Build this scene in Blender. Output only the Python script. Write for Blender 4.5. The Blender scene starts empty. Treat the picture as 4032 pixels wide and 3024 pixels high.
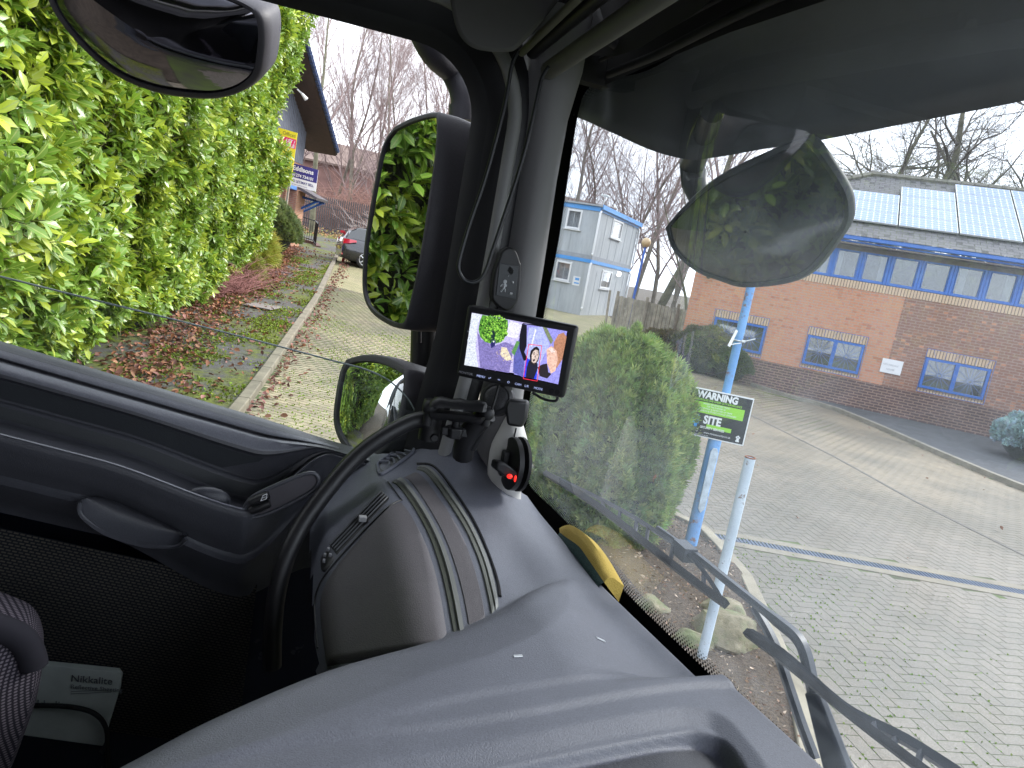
import bpy, bmesh, math, random
import numpy as np
from math import sin, cos, pi, radians, atan2, hypot
from mathutils import Vector, Matrix
random.seed(7); RNG = np.random.default_rng(7)
SC = bpy.context.scene
# ---------------------------------------------------------------- camera, sky, sun, exposure
FPX = 2800.0; PITCH = radians(9.53); ROLL = radians(10.36); EYE = 2.3
cF = np.array([0, cos(PITCH), -sin(PITCH)]); cR0 = np.array([1., 0, 0]); cU0 = np.array([0, sin(PITCH), cos(PITCH)])
cR = cos(ROLL)*cR0 + sin(ROLL)*cU0; cU = cos(ROLL)*cU0 - sin(ROLL)*cR0
CAM = np.array([0, 0, EYE])
cd = bpy.data.cameras.new('camera'); cam = bpy.data.objects.new('camera', cd); SC.collection.objects.link(cam)
cam.matrix_world = Matrix(((cR[0], cU[0], -cF[0], 0), (cR[1], cU[1], -cF[1], 0), (cR[2], cU[2], -cF[2], EYE), (0, 0, 0, 1)))
cd.sensor_width = 36; cd.lens = FPX/4032*36; cd.clip_start = 0.02; cd.clip_end = 2000
SC.camera = cam
SC.view_settings.view_transform = 'Standard'; SC.view_settings.look = 'None'
SC.view_settings.exposure = 1.72; SC.view_settings.gamma = 1
W = bpy.data.worlds.new("World"); SC.world = W; W.use_nodes = True
nt = W.node_tree; bg = nt.nodes['Background']
sky = nt.nodes.new('ShaderNodeTexSky'); sky.sky_type = 'NISHITA'; sky.sun_disc = False
SUN_EL = radians(35); SUN_AZ = radians(60)   # azimuth clockwise from +Y
sky.sun_elevation = SUN_EL; sky.sun_rotation = SUN_AZ; sky.air_density = 1.0; sky.dust_density = 4; sky.ozone_density = 1
tc = nt.nodes.new('ShaderNodeTexCoord'); nz = nt.nodes.new('ShaderNodeTexNoise'); nz.inputs['Scale'].default_value = 2.2; nz.inputs['Detail'].default_value = 6
mp = nt.nodes.new('ShaderNodeMapping'); mp.inputs['Scale'].default_value = (1, 1, 2.5)
nt.links.new(tc.outputs['Generated'], mp.inputs[0]); nt.links.new(mp.outputs[0], nz.inputs['Vector'])
cr = nt.nodes.new('ShaderNodeValToRGB'); cr.color_ramp.elements[0].position = .35; cr.color_ramp.elements[0].color = (6.6, 7.1, 8.0, 1)
cr.color_ramp.elements[1].position = .65; cr.color_ramp.elements[1].color = (8.6, 8.9, 9.4, 1)
nt.links.new(nz.outputs[0], cr.inputs[0])
mx = nt.nodes.new('ShaderNodeMix'); mx.data_type = 'RGBA'; mx.inputs[0].default_value = .9
nt.links.new(sky.outputs[0], mx.inputs[6]); nt.links.new(cr.outputs[0], mx.inputs[7]); nt.links.new(mx.outputs[2], bg.inputs[0])
bg.inputs[1].default_value = 0.12
sl = bpy.data.lights.new('sun', 'SUN'); sl.energy = 1.2; sl.angle = radians(14); sl.color = (1, .97, .92)
so = bpy.data.objects.new('sun', sl); SC.collection.objects.link(so)
sd = Vector((sin(SUN_AZ)*cos(SUN_EL), cos(SUN_AZ)*cos(SUN_EL), sin(SUN_EL)))
so.rotation_euler = sd.to_track_quat('Z', 'Y').to_euler(); so.location = (0, 0, 60)
cy = SC.cycles; cy.max_bounces = 8; cy.diffuse_bounces = 4; cy.glossy_bounces = 4; cy.transmission_bounces = 6; cy.transparent_max_bounces = 24
cy.use_denoising = True; cy.caustics_reflective = False; cy.caustics_refractive = False; cy.sample_clamp_indirect = 6

# ---------------------------------------------------------------- measuring helpers (pixel of the 4032 px photo -> point on a real plane)
K = 4032/2212
OX = [0, 1000, 2000, 2932]; OY = [0, 700, 1400, 2199]
def q(c, r, x, y): return (OX[c]+x*1100/2212, OY[r]+y*1100/2212)
def ray(x, y): return cF+cR*(x-2016)/FPX-cU*(y-1512)/FPX
def plane(x, y, P0, n):
    d = ray(x, y); return CAM+d*(((np.array(P0)-CAM)@n)/(d@n))
def sstep(a, b, x):
    t = min(1, max(0, (x-a)/(b-a))); return t*t*(3-2*t)
def gz(x, y):
    a = .060-.048*sstep(-7, 2, x); a *= 1-sstep(5, 8, x)
    t = y-9; s = 0 if t < -3 else (t if t > 3 else (t+3)**2/12)
    return a*min(s, 36)
def at(x, y, Y):
    d = ray(x, y); return CAM+d*(Y/d[1])
TA = radians(-17); TL = np.array([sin(TA), cos(TA), 0]); TF = np.array([cos(TA), -sin(TA), 0])
def T2W(p): return CAM+p[0]*TL+p[1]*TF+np.array([0, 0, p[2]])
def D(x, y, l=None, f=None, z=None):      # truck coordinates (left, forward, up) of a point seen at x,y
    v = ray(x*K, y*K); c = np.array([v@TL, v@TF, v[2]])
    t = l/c[0] if l is not None else (f/c[1] if f is not None else z/c[2])
    return c*t

# ---------------------------------------------------------------- materials
MATS = {}
def nodes(name):
    m = bpy.data.materials.new(name); m.use_nodes = True; t = m.node_tree; b = t.nodes['Principled BSDF']; return m, t, b
def N(t, typ, **kw):
    n = t.nodes.new('ShaderNode'+typ)
    for k, v in kw.items(): setattr(n, k, v)
    return n
def ramp(t, src, stops):
    r = N(t, 'ValToRGB'); e = r.color_ramp.elements
    while len(e) < len(stops): e.new(.5)
    for i, (p, c) in enumerate(stops): e[i].position = p; e[i].color = (c[0], c[1], c[2], 1)
    t.links.new(src, r.inputs[0]); return r.outputs[0]
def mixc(t, fac, a, b, mode='MIX'):
    m = N(t, 'Mix', data_type='RGBA', blend_type=mode)
    for i, s in ((0, fac), (6, a), (7, b)):
        if hasattr(s, 'links'): t.links.new(s, m.inputs[i])
        elif i == 0: m.inputs[0].default_value = s
        else: m.inputs[i].default_value = (s[0], s[1], s[2], 1)
    return m.outputs[2]
def noise(t, scale, detail=4, coord='Object', rough=.6, vec=None):
    n = N(t, 'TexNoise'); n.inputs['Scale'].default_value = scale; n.inputs['Detail'].default_value = detail; n.inputs['Roughness'].default_value = rough
    if vec is None: vec = N(t, 'TexCoord').outputs[coord]
    t.links.new(vec, n.inputs['Vector']); return n.outputs[0]
def bump(t, b, src, strength, dist=.01):
    bp = N(t, 'Bump'); bp.inputs['Strength'].default_value = strength; bp.inputs['Distance'].default_value = dist
    t.links.new(src, bp.inputs['Height']); t.links.new(bp.outputs[0], b.inputs['Normal'])
def mat(name, col, rough=.5, metal=0, var=.15, vscale=6, bscale=0, bstr=.3, bdist=.002, spec=None, emit=None, estr=1, coat=0, grain=0):
    if name in MATS: return MATS[name]
    m, t, b = nodes(name)
    n1 = noise(t, vscale, 5)
    c = ramp(t, n1, [(.3, [v*(1-var) for v in col]), (.7, [min(1, v*(1+var)) for v in col])])
    if grain: c = mixc(t, 1, c, ramp(t, noise(t, grain, 2), [(.35, (.80,)*3), (.65, (1.0,)*3)]), 'MULTIPLY'); c = mixc(t, ramp(t, noise(t, 9, 8, rough=.75), [(.55, (0, 0, 0)), (.75, (.22,)*3)]), c, [min(1, v*1.5+.03) for v in col])
    t.links.new(c, b.inputs['Base Color'])
    r = N(t, 'MapRange'); r.inputs[3].default_value = max(.02, rough-.08); r.inputs[4].default_value = min(1, rough+.08)
    t.links.new(noise(t, vscale*3, 3), r.inputs[0]); t.links.new(r.outputs[0], b.inputs['Roughness'])
    b.inputs['Metallic'].default_value = metal
    if spec is not None: b.inputs['Specular IOR Level'].default_value = spec
    if coat: b.inputs['Coat Weight'].default_value = coat
    if bscale: bump(t, b, noise(t, bscale, 3), bstr, bdist)
    if emit: b.inputs['Emission Color'].default_value = (*emit, 1); b.inputs['Emission Strength'].default_value = estr
    MATS[name] = m; return m
def leafmat(name, rough=.35, trans=.35, spec=.5, vein=False):
    m, t, b = nodes(name)
    a = N(t, 'Attribute'); a.attribute_name = 'col'
    c = a.outputs[0]
    if vein:
        uv = N(t, 'UVMap'); sx = N(t, 'SeparateXYZ'); t.links.new(uv.outputs[0], sx.inputs[0])
        ab = N(t, 'Math', operation='ABSOLUTE'); t.links.new(sx.outputs[0], ab.inputs[0])
        v1 = ramp(t, ab.outputs[0], [(0.05, (1, 1, 1)), (.12, (0, 0, 0))])
        c = mixc(t, v1, c, (.34, .42, .10))
        wv = N(t, 'TexWave'); wv.inputs['Scale'].default_value = 2.2; wv.inputs['Distortion'].default_value = 1.0
        cb = N(t, 'CombineXYZ'); sm = N(t, 'Math', operation='MULTIPLY_ADD'); sm.inputs[1].default_value = -.5
        t.links.new(ab.outputs[0], sm.inputs[0]); t.links.new(sx.outputs[1], sm.inputs[2]); t.links.new(sm.outputs[0], cb.inputs[0])
        t.links.new(cb.outputs[0], wv.inputs['Vector']); bump(t, b, wv.outputs[1], .25, .002)
    t.links.new(c, b.inputs['Base Color']); b.inputs['Roughness'].default_value = rough; b.inputs['Specular IOR Level'].default_value = spec
    tr = N(t, 'BsdfTranslucent'); t.links.new(mixc(t, .5, c, (.35, .5, .05), 'MIX') if trans > .2 else c, tr.inputs[0])
    ms = N(t, 'MixShader'); ms.inputs[0].default_value = trans*.6
    t.links.new(b.outputs[0], ms.inputs[1]); t.links.new(tr.outputs[0], ms.inputs[2]); t.links.new(ms.outputs[0], t.nodes['Material Output'].inputs[0])
    return m
def glassmat(name, tint=(1, 1, 1), dirt=.05, refl=1.0, dirtcol=(.6, .65, .7), dscale=3):
    m, t, b = nodes(name)
    tr = N(t, 'BsdfTransparent'); tr.inputs[0].default_value = (*tint, 1)
    gl = N(t, 'BsdfGlossy'); gl.inputs['Roughness'].default_value = 0.0
    lw = N(t, 'LayerWeight'); lw.inputs[0].default_value = .5
    pw = N(t, 'Math', operation='POWER'); pw.inputs[1].default_value = 5; t.links.new(lw.outputs['Facing'], pw.inputs[0])
    fm = N(t, 'Math', operation='MULTIPLY_ADD'); fm.inputs[1].default_value = .9*refl; fm.inputs[2].default_value = .075*refl; fm.use_clamp = True
    t.links.new(pw.outputs[0], fm.inputs[0])
    m1 = N(t, 'MixShader'); t.links.new(fm.outputs[0], m1.inputs[0]); t.links.new(tr.outputs[0], m1.inputs[1]); t.links.new(gl.outputs[0], m1.inputs[2])
    df = N(t, 'BsdfDiffuse'); df.inputs[0].default_value = (*dirtcol, 1); tl = N(t, 'BsdfTranslucent'); tl.inputs[0].default_value = (*dirtcol, 1)
    ad = N(t, 'MixShader'); ad.inputs[0].default_value = .5; t.links.new(df.outputs[0], ad.inputs[1]); t.links.new(tl.outputs[0], ad.inputs[2])
    n1 = noise(t, dscale, 8, rough=.75)
    r = N(t, 'MapRange'); r.inputs[1].default_value = .42; r.inputs[2].default_value = .75; r.inputs[3].default_value = dirt*.35; r.inputs[4].default_value = dirt*2.4
    t.links.new(n1, r.inputs[0])
    m2 = N(t, 'MixShader'); t.links.new(r.outputs[0], m2.inputs[0]); t.links.new(m1.outputs[0], m2.inputs[1]); t.links.new(ad.outputs[0], m2.inputs[2])
    t.links.new(m2.outputs[0], t.nodes['Material Output'].inputs[0]); return m
def brickmat(name, c1, c2, mortar, w=.225, h=.075, ms=.012, var=.35, mottle=None, rough=.85, moss=None, bstr=.5):
    m, t, b = nodes(name)
    uv = N(t, 'UVMap').outputs[0]
    br = N(t, 'TexBrick'); t.links.new(uv, br.inputs['Vector'])
    for k, v in (('Scale', 1), ('Brick Width', w), ('Row Height', h), ('Mortar Size', ms), ('Mortar Smooth', .2), ('Bias', 0)): br.inputs[k].default_value = v
    br.inputs['Color1'].default_value = (*c1, 1); br.inputs['Color2'].default_value = (*c2, 1); br.inputs['Mortar'].default_value = (*mortar, 1)
    c = br.outputs[0]
    n1 = noise(t, 1.3, 6, vec=uv)
    c = mixc(t, 1, c, ramp(t, n1, [(.3, (1-var,)*3), (.7, (1+var*.3,)*3)]), 'MULTIPLY')
    if mottle:
        wn = N(t, 'TexWhiteNoise', noise_dimensions='2D')
        mpp = N(t, 'VectorMath', operation='DIVIDE'); mpp.inputs[1].default_value = (w*.5, h, 1); t.links.new(uv, mpp.inputs[0])
        fl = N(t, 'VectorMath', operation='FLOOR'); t.links.new(mpp.outputs[0], fl.inputs[0]); t.links.new(fl.outputs[0], wn.inputs['Vector'])
        nn = noise(t, .9, 3, vec=uv); ad = N(t, 'Math', operation='ADD'); t.links.new(wn.outputs[0], ad.inputs[0]); t.links.new(nn, ad.inputs[1])
        fc = ramp(t, ad.outputs[0], [(.55, (0, 0, 0)), (.8, (1, 1, 1))])
        c = mixc(t, fc, c, mixc(t, br.outputs[1], mottle, mortar))
    if moss:
        n2 = noise(t, .35, 7, vec=uv); ml = ramp(t, n2, [(.42, (0, 0, 0)), (.6, (1, 1, 1))])
        mm = N(t, 'Math', operation='MULTIPLY'); t.links.new(ml, mm.inputs[0]); t.links.new(br.outputs[1], mm.inputs[1]); c = mixc(t, mm.outputs[0], c, moss)
    c = mixc(t, .5, c, ramp(t, noise(t, 60, 3, vec=uv), [(.3, (.35,)*3), (.7, (.75,)*3)]), 'SOFT_LIGHT')
    t.links.new(c, b.inputs['Base Color']); b.inputs['Roughness'].default_value = rough
    iv = N(t, 'Math', operation='SUBTRACT'); iv.inputs[0].default_value = 1; t.links.new(br.outputs[1], iv.inputs[1]); bump(t, b, iv.outputs[0], bstr, .008)
    return m

# ---------------------------------------------------------------- mesh helpers
class MB:
    def __init__(s, T=False): s.v = []; s.f = []; s.uv = {}; s.T = T
    def add(s, vs, fs, uvs=None):
        o = len(s.v); s.v += [tuple(map(float, v)) for v in vs]; s.f += [tuple(i+o for i in f) for f in fs]
        if uvs is not None:
            for i, u in enumerate(uvs): s.uv[o+i] = u
        return s
    def box(s, c, d, R=None):
        c = np.array(c, float); vs = []
        for i in (-.5, .5):
            for j in (-.5, .5):
                for k in (-.5, .5):
                    w = np.array([i*d[0], j*d[1], k*d[2]]); vs.append(c+(R@w if R is not None else w))
        return s.add(vs, [(0, 1, 3, 2), (4, 6, 7, 5), (0, 4, 5, 1), (2, 3, 7, 6), (0, 2, 6, 4), (1, 5, 7, 3)])
    def prism(s, pts, vec):
        n = len(pts); pts = [np.array(p, float) for p in pts]; vec = np.array(vec, float)
        vs = pts+[p+vec for p in pts]
        return s.add(vs, [tuple(range(n))[::-1], tuple(range(n, 2*n))]+[(i, (i+1) % n, n+(i+1) % n, n+i) for i in range(n)])
    def tube(s, pts, r, n=10, cap=True, sq=None):
        pts = [np.array(p, float) for p in pts]; m = len(pts); rs = r if isinstance(r, (list, tuple, np.ndarray)) else [r]*m
        vs = []; up = None
        for i, p in enumerate(pts):
            t = pts[min(i+1, m-1)]-pts[max(i-1, 0)]; t = t/(np.linalg.norm(t)+1e-12)
            if up is None:
                up = np.array([0, 0, 1.]) if abs(t[2]) < .9 else np.array([1., 0, 0])
            a = np.cross(t, up); a /= np.linalg.norm(a)+1e-12; b_ = np.cross(a, t); up = b_
            for k in range(n):
                w = 2*pi*k/n; ca, cb = cos(w), sin(w)
                if sq: ca = math.copysign(abs(ca)**sq, ca); cb = math.copysign(abs(cb)**sq, cb)
                vs.append(p+(a*ca+b_*cb)*rs[i])
        fs = [(i*n+k, i*n+(k+1) % n, (i+1)*n+(k+1) % n, (i+1)*n+k) for i in range(m-1) for k in range(n)]
        if cap: fs += [tuple(range(n))[::-1], tuple((m-1)*n+k for k in range(n))]
        return s.add(vs, fs)
    def ball(s, c, r, n=16, m=10):
        r = np.array(r if hasattr(r, '__len__') else (r, r, r), float); c = np.array(c, float); vs = [c+r*np.array([0, 0, 1])]
        for i in range(1, m):
            for k in range(n): vs.append(c+r*np.array([sin(pi*i/m)*cos(2*pi*k/n), sin(pi*i/m)*sin(2*pi*k/n), cos(pi*i/m)]))
        vs.append(c-r*np.array([0, 0, 1])); L = len(vs)-1
        fs = [(0, 1+k, 1+(k+1) % n) for k in range(n)]+[(1+i*n+k, 1+(i+1)*n+k, 1+(i+1)*n+(k+1) % n, 1+i*n+(k+1) % n) for i in range(m-2) for k in range(n)]
        fs += [(L, 1+(m-2)*n+(k+1) % n, 1+(m-2)*n+k) for k in range(n)]
        return s.add(vs, fs)
    def cyl(s, a, b, r, n=16): return s.tube([a, b], r, n)
    def grid(s, P, uvf=None):     # P: [rows][cols] points
        R_, C_ = len(P), len(P[0]); vs = [p for row in P for p in row]
        return s.add(vs, [(i*C_+j, i*C_+j+1, (i+1)*C_+j+1, (i+1)*C_+j) for i in range(R_-1) for j in range(C_-1)], uvf)
    def build(s, name, m, parent=None, smooth=0, bevel=0, seg=2, fix=True):
        vs = s.v
        if s.T: vs = [T2W(p) for p in vs]
        me = bpy.data.meshes.new(name); me.from_pydata([tuple(v) for v in vs], [], s.f)
        if s.uv:
            ul = me.uv_layers.new(name='UVMap'); li = np.zeros(len(me.loops), dtype=np.int32); me.loops.foreach_get('vertex_index', li)
            ua = np.array([s.uv.get(i, (0, 0)) for i in range(len(vs))]); ul.data.foreach_set('uv', ua[li].astype(np.float32).ravel())
        if fix:
            bm = bmesh.new(); bm.from_mesh(me); bmesh.ops.recalc_face_normals(bm, faces=bm.faces); bm.to_mesh(me); bm.free()
        me.materials.append(m)
        if smooth:
            me.shade_smooth(); me.set_sharp_from_angle(angle=radians(smooth))
        o = bpy.data.objects.new(name, me); SC.collection.objects.link(o)
        if bevel:
            b = o.modifiers.new('bevel', 'BEVEL'); b.width = bevel; b.segments = seg; b.limit_method = 'ANGLE'; b.angle_limit = radians(35)
            me.shade_smooth(); me.set_sharp_from_angle(angle=radians(50))
        if parent: adopt(o, parent)
        return o
def adopt(o, p):
    o.parent = p
    o.matrix_parent_inverse = Matrix.Translation(p.location).inverted() if p.type == 'EMPTY' else Matrix.Identity(4)
def thing(name, label, cat, loc, group=None):
    o = bpy.data.objects.new(name, None); SC.collection.objects.link(o); o.location = Vector([float(v) for v in loc]); o.empty_display_size = .1
    o['label'] = label; o['category'] = cat
    if group: o['group'] = group
    return o
def tag(o, label, cat, group=None, kind=None):
    o['label'] = label; o['category'] = cat
    if group: o['group'] = group
    if kind: o['kind'] = kind
    return o
def struct(o): o['kind'] = 'structure'; return o
def stuff(o, label, cat): o['label'] = label; o['category'] = cat; o['kind'] = 'stuff'; return o
def dup(root, loc, label=None, rz=0, sc=1):
    r = root.copy(); SC.collection.objects.link(r); r.location = Vector(loc); r.rotation_euler = (0, 0, rz); r.scale = (sc, sc, sc)
    if label: r['label'] = label
    for ch in list(root.children):
        c = ch.copy(); SC.collection.objects.link(c); c.parent = r
        for g in list(ch.children):
            e = g.copy(); SC.collection.objects.link(e); e.parent = c
    return r
def text(s, size, O, U, V, m, parent, name='lettering', depth=.0008, align='LEFT', bold=0, squeeze=1):
    cu = bpy.data.curves.new('t', 'FONT'); cu.body = s; cu.size = size; cu.align_x = align; cu.extrude = depth; cu.offset = bold; cu.resolution_u = 3
    o = bpy.data.objects.new('t', cu); SC.collection.objects.link(o); bpy.context.view_layer.update()
    me = bpy.data.meshes.new_from_object(o.evaluated_get(bpy.context.evaluated_depsgraph_get())); bpy.data.objects.remove(o); me.name = name
    U = np.array(U, float); V = np.array(V, float); U /= np.linalg.norm(U); V /= np.linalg.norm(V); Nn = np.cross(U, V); O = np.array(O, float)
    for v in me.vertices:
        x, y, z = v.co; v.co = Vector(O+U*x*squeeze+V*y+Nn*(z))
    me.materials.clear(); me.materials.append(m)
    ob = bpy.data.objects.new(name, me); SC.collection.objects.link(ob)
    if parent: adopt(ob, parent)
    return ob
def unit(a): return a/(np.linalg.norm(a, axis=-1, keepdims=True)+1e-9)
def fastmesh(name, V, F4, F3, m, col=None, uv=None, smooth=True):
    me = bpy.data.meshes.new(name); V = np.asarray(V, np.float32)
    n4 = 0 if F4 is None else len(F4); n3 = 0 if F3 is None else len(F3)
    idx = np.concatenate([x.ravel() for x in (F4, F3) if x is not None and len(x)]).astype(np.int32)
    me.vertices.add(len(V)); me.vertices.foreach_set('co', V.ravel())
    me.loops.add(len(idx)); me.loops.foreach_set('vertex_index', idx)
    me.polygons.add(n4+n3)
    st = np.concatenate([np.arange(n4)*4, n4*4+np.arange(n3)*3]).astype(np.int32)
    me.polygons.foreach_set('loop_start', st)
    me.update(calc_edges=True)
    me.polygons.foreach_set('use_smooth', np.full(n4+n3, bool(smooth)))
    if col is not None:
        a = me.color_attributes.new('col', 'FLOAT_COLOR', 'POINT'); c4 = np.ones((len(V), 4), np.float32); c4[:, :3] = col; a.data.foreach_set('color', c4.ravel())
    if uv is not None:
        ul = me.uv_layers.new(name='UVMap'); ul.data.foreach_set('uv', np.asarray(uv, np.float32)[idx].ravel())
    me.materials.append(m)
    o = bpy.data.objects.new(name, me); SC.collection.objects.link(o); return o
def leaves(name, P, Dr, Nm, Ln, Wd, Cl, m, parent=None, fold=.25, droop=.15):
    """many pointed leaves: root points P, directions Dr, upper-side normals Nm, lengths Ln, widths Wd, colours Cl"""
    n = len(P); Dr = unit(Dr); S = unit(np.cross(Dr, Nm)); U = np.cross(S, Dr); Ln = Ln[:, None]; Wd = Wd[:, None]
    def pt(a, b, c): return P+Dr*Ln*a+S*Wd*b+U*Ln*c
    fz = fold*.25
    vs = [pt(0, 0, 0), pt(.33, 0, -.01), pt(.33, .40, fz), pt(.33, -.40, fz), pt(.7, 0, -droop*.4), pt(.68, .47, fz*.8-droop*.4), pt(.68, -.47, fz*.8-droop*.4), pt(1, 0, -droop)]
    V = np.stack(vs, 1).reshape(-1, 3); b = np.arange(n)[:, None]*8
    F4 = np.concatenate([b+np.array([[1, 2, 5, 4]]), b+np.array([[3, 1, 4, 6]])]); F3 = np.concatenate([b+np.array([[0, 2, 1]]), b+np.array([[0, 1, 3]]), b+np.array([[4, 5, 7]]), b+np.array([[4, 7, 6]])])
    uv = np.tile(np.array([(0, 0), (0, .33), (.9, .33), (-.9, .33), (0, .7), (.7, .7), (-.7, .7), (0, 1)]), (n, 1))
    o = fastmesh(name, V, F4, F3, m, np.repeat(Cl, 8, 0), uv)
    if parent: adopt(o, parent)
    return o
def sprigs(name, P, Dr, Ln, Wd, Cl, m, parent=None, k=5):
    """small feathery sprays: k narrow blades fanned round each direction"""
    n = len(P); Dr = unit(Dr); A = unit(np.cross(Dr, RNG.normal(size=(n, 3)))); B = np.cross(Dr, A); Vs = []; Cs = []
    for j in range(k):
        ang = (j-(k-1)/2)*.42; d = unit(Dr*cos(ang)+A*sin(ang)+B*RNG.normal(0, .18, (n, 1)))
        L = (Ln*(1-.35*abs(j-(k-1)/2)/max(1, (k-1)/2))*RNG.uniform(.7, 1.1, n))[:, None]; s = unit(np.cross(d, B+.01))*Wd[:, None]
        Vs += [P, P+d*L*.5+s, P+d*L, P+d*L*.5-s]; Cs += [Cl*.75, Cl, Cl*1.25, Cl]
    V = np.stack(Vs, 1).reshape(-1, 3); C_ = np.stack(Cs, 1).reshape(-1, 3); F = np.arange(len(V)).reshape(-1, 4)
    o = fastmesh(name, V, F, None, m, C_)
    if parent: adopt(o, parent)
    return o
# ================================================================ GROUND, ROAD, YARD
def kl(y): return float(np.interp(y, [2, 5.5, 7.8, 12.7, 18, 31.5, 45], [-2.0, -2.55, -2.97, -4.06, -5.2, -8.45, -12]))     # left kerb line
def kr(y): return float(np.interp(y, [0, 12.2, 13, 14.6, 17, 18.6, 19.45], [10.1, 9.14, 9.0, 8.9, 8.75, 8.6, 8.2]))             # right kerb line
m, t, b = nodes('earth')
c = ramp(t, noise(t, 4, 8), [(.3, (.05, .04, .03)), (.7, (.12, .095, .07))]); t.links.new(c, b.inputs['Base Color']); b.inputs['Roughness'].default_value = .95
bump(t, b, noise(t, 30, 6), .8, .03); EARTH = m
ys = np.concatenate([np.linspace(-12, 60, 90), np.array([70, 85, 110, 150, 220, 400, 800])]); xs = np.concatenate([[-600, -250, -120, -70], np.linspace(-40, 30, 80), [45, 80, 160, 400, 800]])
g = MB(); g.grid([[(x, y, gz(x, y)-.02) for x in xs] for y in ys]); struct(g.build('ground', EARTH, smooth=60))
PAV = brickmat('paving', (.27, .235, .14), (.33, .28, .165), (.12, .14, .05), .2, .1, .010, .3, moss=(.10, .15, .02), bstr=.6)
PAVJ = None
m, t, b = nodes('joint_sand')
c = ramp(t, noise(t, 1.1, 7), [(.35, (.06, .06, .042)), (.6, (.085, .12, .03))]); t.links.new(c, b.inputs['Base Color']); b.inputs['Roughness'].default_value = .95; JOINT = m
def sheet(name, pts_rows, m, dz):
    g = MB(); g.grid([[(x, y, gz(x, y)+dz) for x, y in row] for row in pts_rows], [(x, y) for row in pts_rows for x, y in row]); return struct(g.build(name, m, smooth=60))
rows = []
for y in np.linspace(-4, 44, 97):
    r_ = kr(y) if y < 19.4 else (8.2 if y < 20 else 5.0 if y < 24 else 4.6)
    rows.append([(x, y) for x in np.linspace(kl(y), r_, 40)])
# geometry pavers exist near; sheet under them is joint sand, sheet beyond is paving
near = [r for r in rows if r[0][1] <= 21.01]; far = [r for r in rows if r[0][1] >= 20.99]
sheet('road', far, PAV, .004); sheet('yard_bedding', near, JOINT, .0042)
m, t, b = nodes('paver_concrete')
a = N(t, 'Attribute'); a.attribute_name = 'col'
c = mixc(t, .75, a.outputs[0], ramp(t, noise(t, 90, 4), [(.35, (.3,)*3), (.65, (.72,)*3)]), 'SOFT_LIGHT')
c = mixc(t, ramp(t, noise(t, .5, 6), [(.4, (0, 0, 0)), (.62, (.6,)*3)]), c, (.085, .075, .055))
c = mixc(t, ramp(t, noise(t, 210, 2), [(.60, (0, 0, 0)), (.70, (.6,)*3)]), c, (.45, .45, .44))  # pale specks paint the sparkle of wet grit into the paver colour
c = mixc(t, ramp(t, noise(t, 3.1, 5), [(.35, (.0,)*3), (.75, (.35,)*3)]), c, (.07, .075, .06))
t.links.new(c, b.inputs['Base Color']); b.inputs['Roughness'].default_value = .62; bump(t, b, noise(t, 160, 3), .5, .003); PVM = m
def pavers(name, C0, ang, herring, test, n, tone):
    w = .1; ca, sa = cos(ang), sin(ang); V = []; Fs = []; Cs = []
    def blk(x0, y0, x1, y1):
        cx, cy = (x0+x1)/2*w, (y0+y1)/2*w; wx = C0[0]+ca*cx-sa*cy; wy = C0[1]+sa*cx+ca*cy
        if not test(wx, wy): return
        z = gz(wx, wy)+.0062+random.uniform(0, .0008); g_ = .0028; o = len(V); tx = random.uniform(-.0006, .0006); c_ = tone(wx, wy)
        for ins, dz in ((g_, -.0028), (g_+.0008, 0)):
            for (a_, b_) in ((x0*w+ins, y0*w+ins), (x1*w-ins, y0*w+ins), (x1*w-ins, y1*w-ins), (x0*w+ins, y1*w-ins)):
                V.append((C0[0]+ca*a_-sa*b_, C0[1]+sa*a_+ca*b_, z+dz+(tx if a_ > cx else 0))); Cs.append(c_)
        Fs.extend([(o+4, o+5, o+6, o+7)]+[(o+i, o+(i+1) % 4, o+4+(i+1) % 4, o+4+i) for i in range(4)])
    for j in range(-n, n):
        if herring:
            for k in range(-n//4, n//4):
                x = (j % 4)+4*k; blk(x, j, x+2, j+1); blk(x+3, j, x+4, j+2)
        else:
            for k in range(-n//2, n//2):
                x = 2*k+(j % 2); blk(x, j, x+2, j+1)
    return struct(fastmesh(name, np.array(V), np.array(Fs), None, PVM, np.array(Cs), smooth=False))
def tone_r(x, y):
    v = random.uniform(.92, 1.07); warm = sstep(7, 13, y-abs(x-6)*.4); 
    return np.array([.172+.08*warm, .148+.055*warm, .118+.018*warm])*v
def tone_l(x, y):
    v = random.uniform(.8, 1.15); k = random.random()
    return np.array([.37, .295+.02*k, .185+.015*k])*v
BEDL = [(1.9, 7.15), (2.14, 6.88), (2.21, 6.4), (2.26, 5.78), (2.2, 5.2), (2.14, 4.69), (2.05, 4.01), (1.9, 3.45), (1.75, 2.6), (1.6, 1.8)]
bx = lambda y: float(np.interp(y, [p[1] for p in BEDL[::-1]], [p[0] for p in BEDL[::-1]]))
def inbed(x, y): return 1.2 < y < 7.45 and x < bx(y)+.06 and x > -.35-.1*(y-4)
DR0, DR1 = 6.62, 7.02
def t_right(x, y):
    if y < 1.2 or y > 20.5 or x < -1.2 or x > (kr(y) if y < 19.4 else 7.5) or inbed(x, y): return False
    if DR0 < y < DR1 and x > 2.2: return False
    return x < 9.9 and (x/y < 1.0)
def t_left(x, y): return 4.5 < y < 21 and kl(y)+.03 < x < -1.2
pavers('yard_paving', (5, 10), radians(11), True, t_right, 190, tone_r)
pavers('road_paving', (-3, 12), radians(-15), False, t_left, 130, tone_l)
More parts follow.
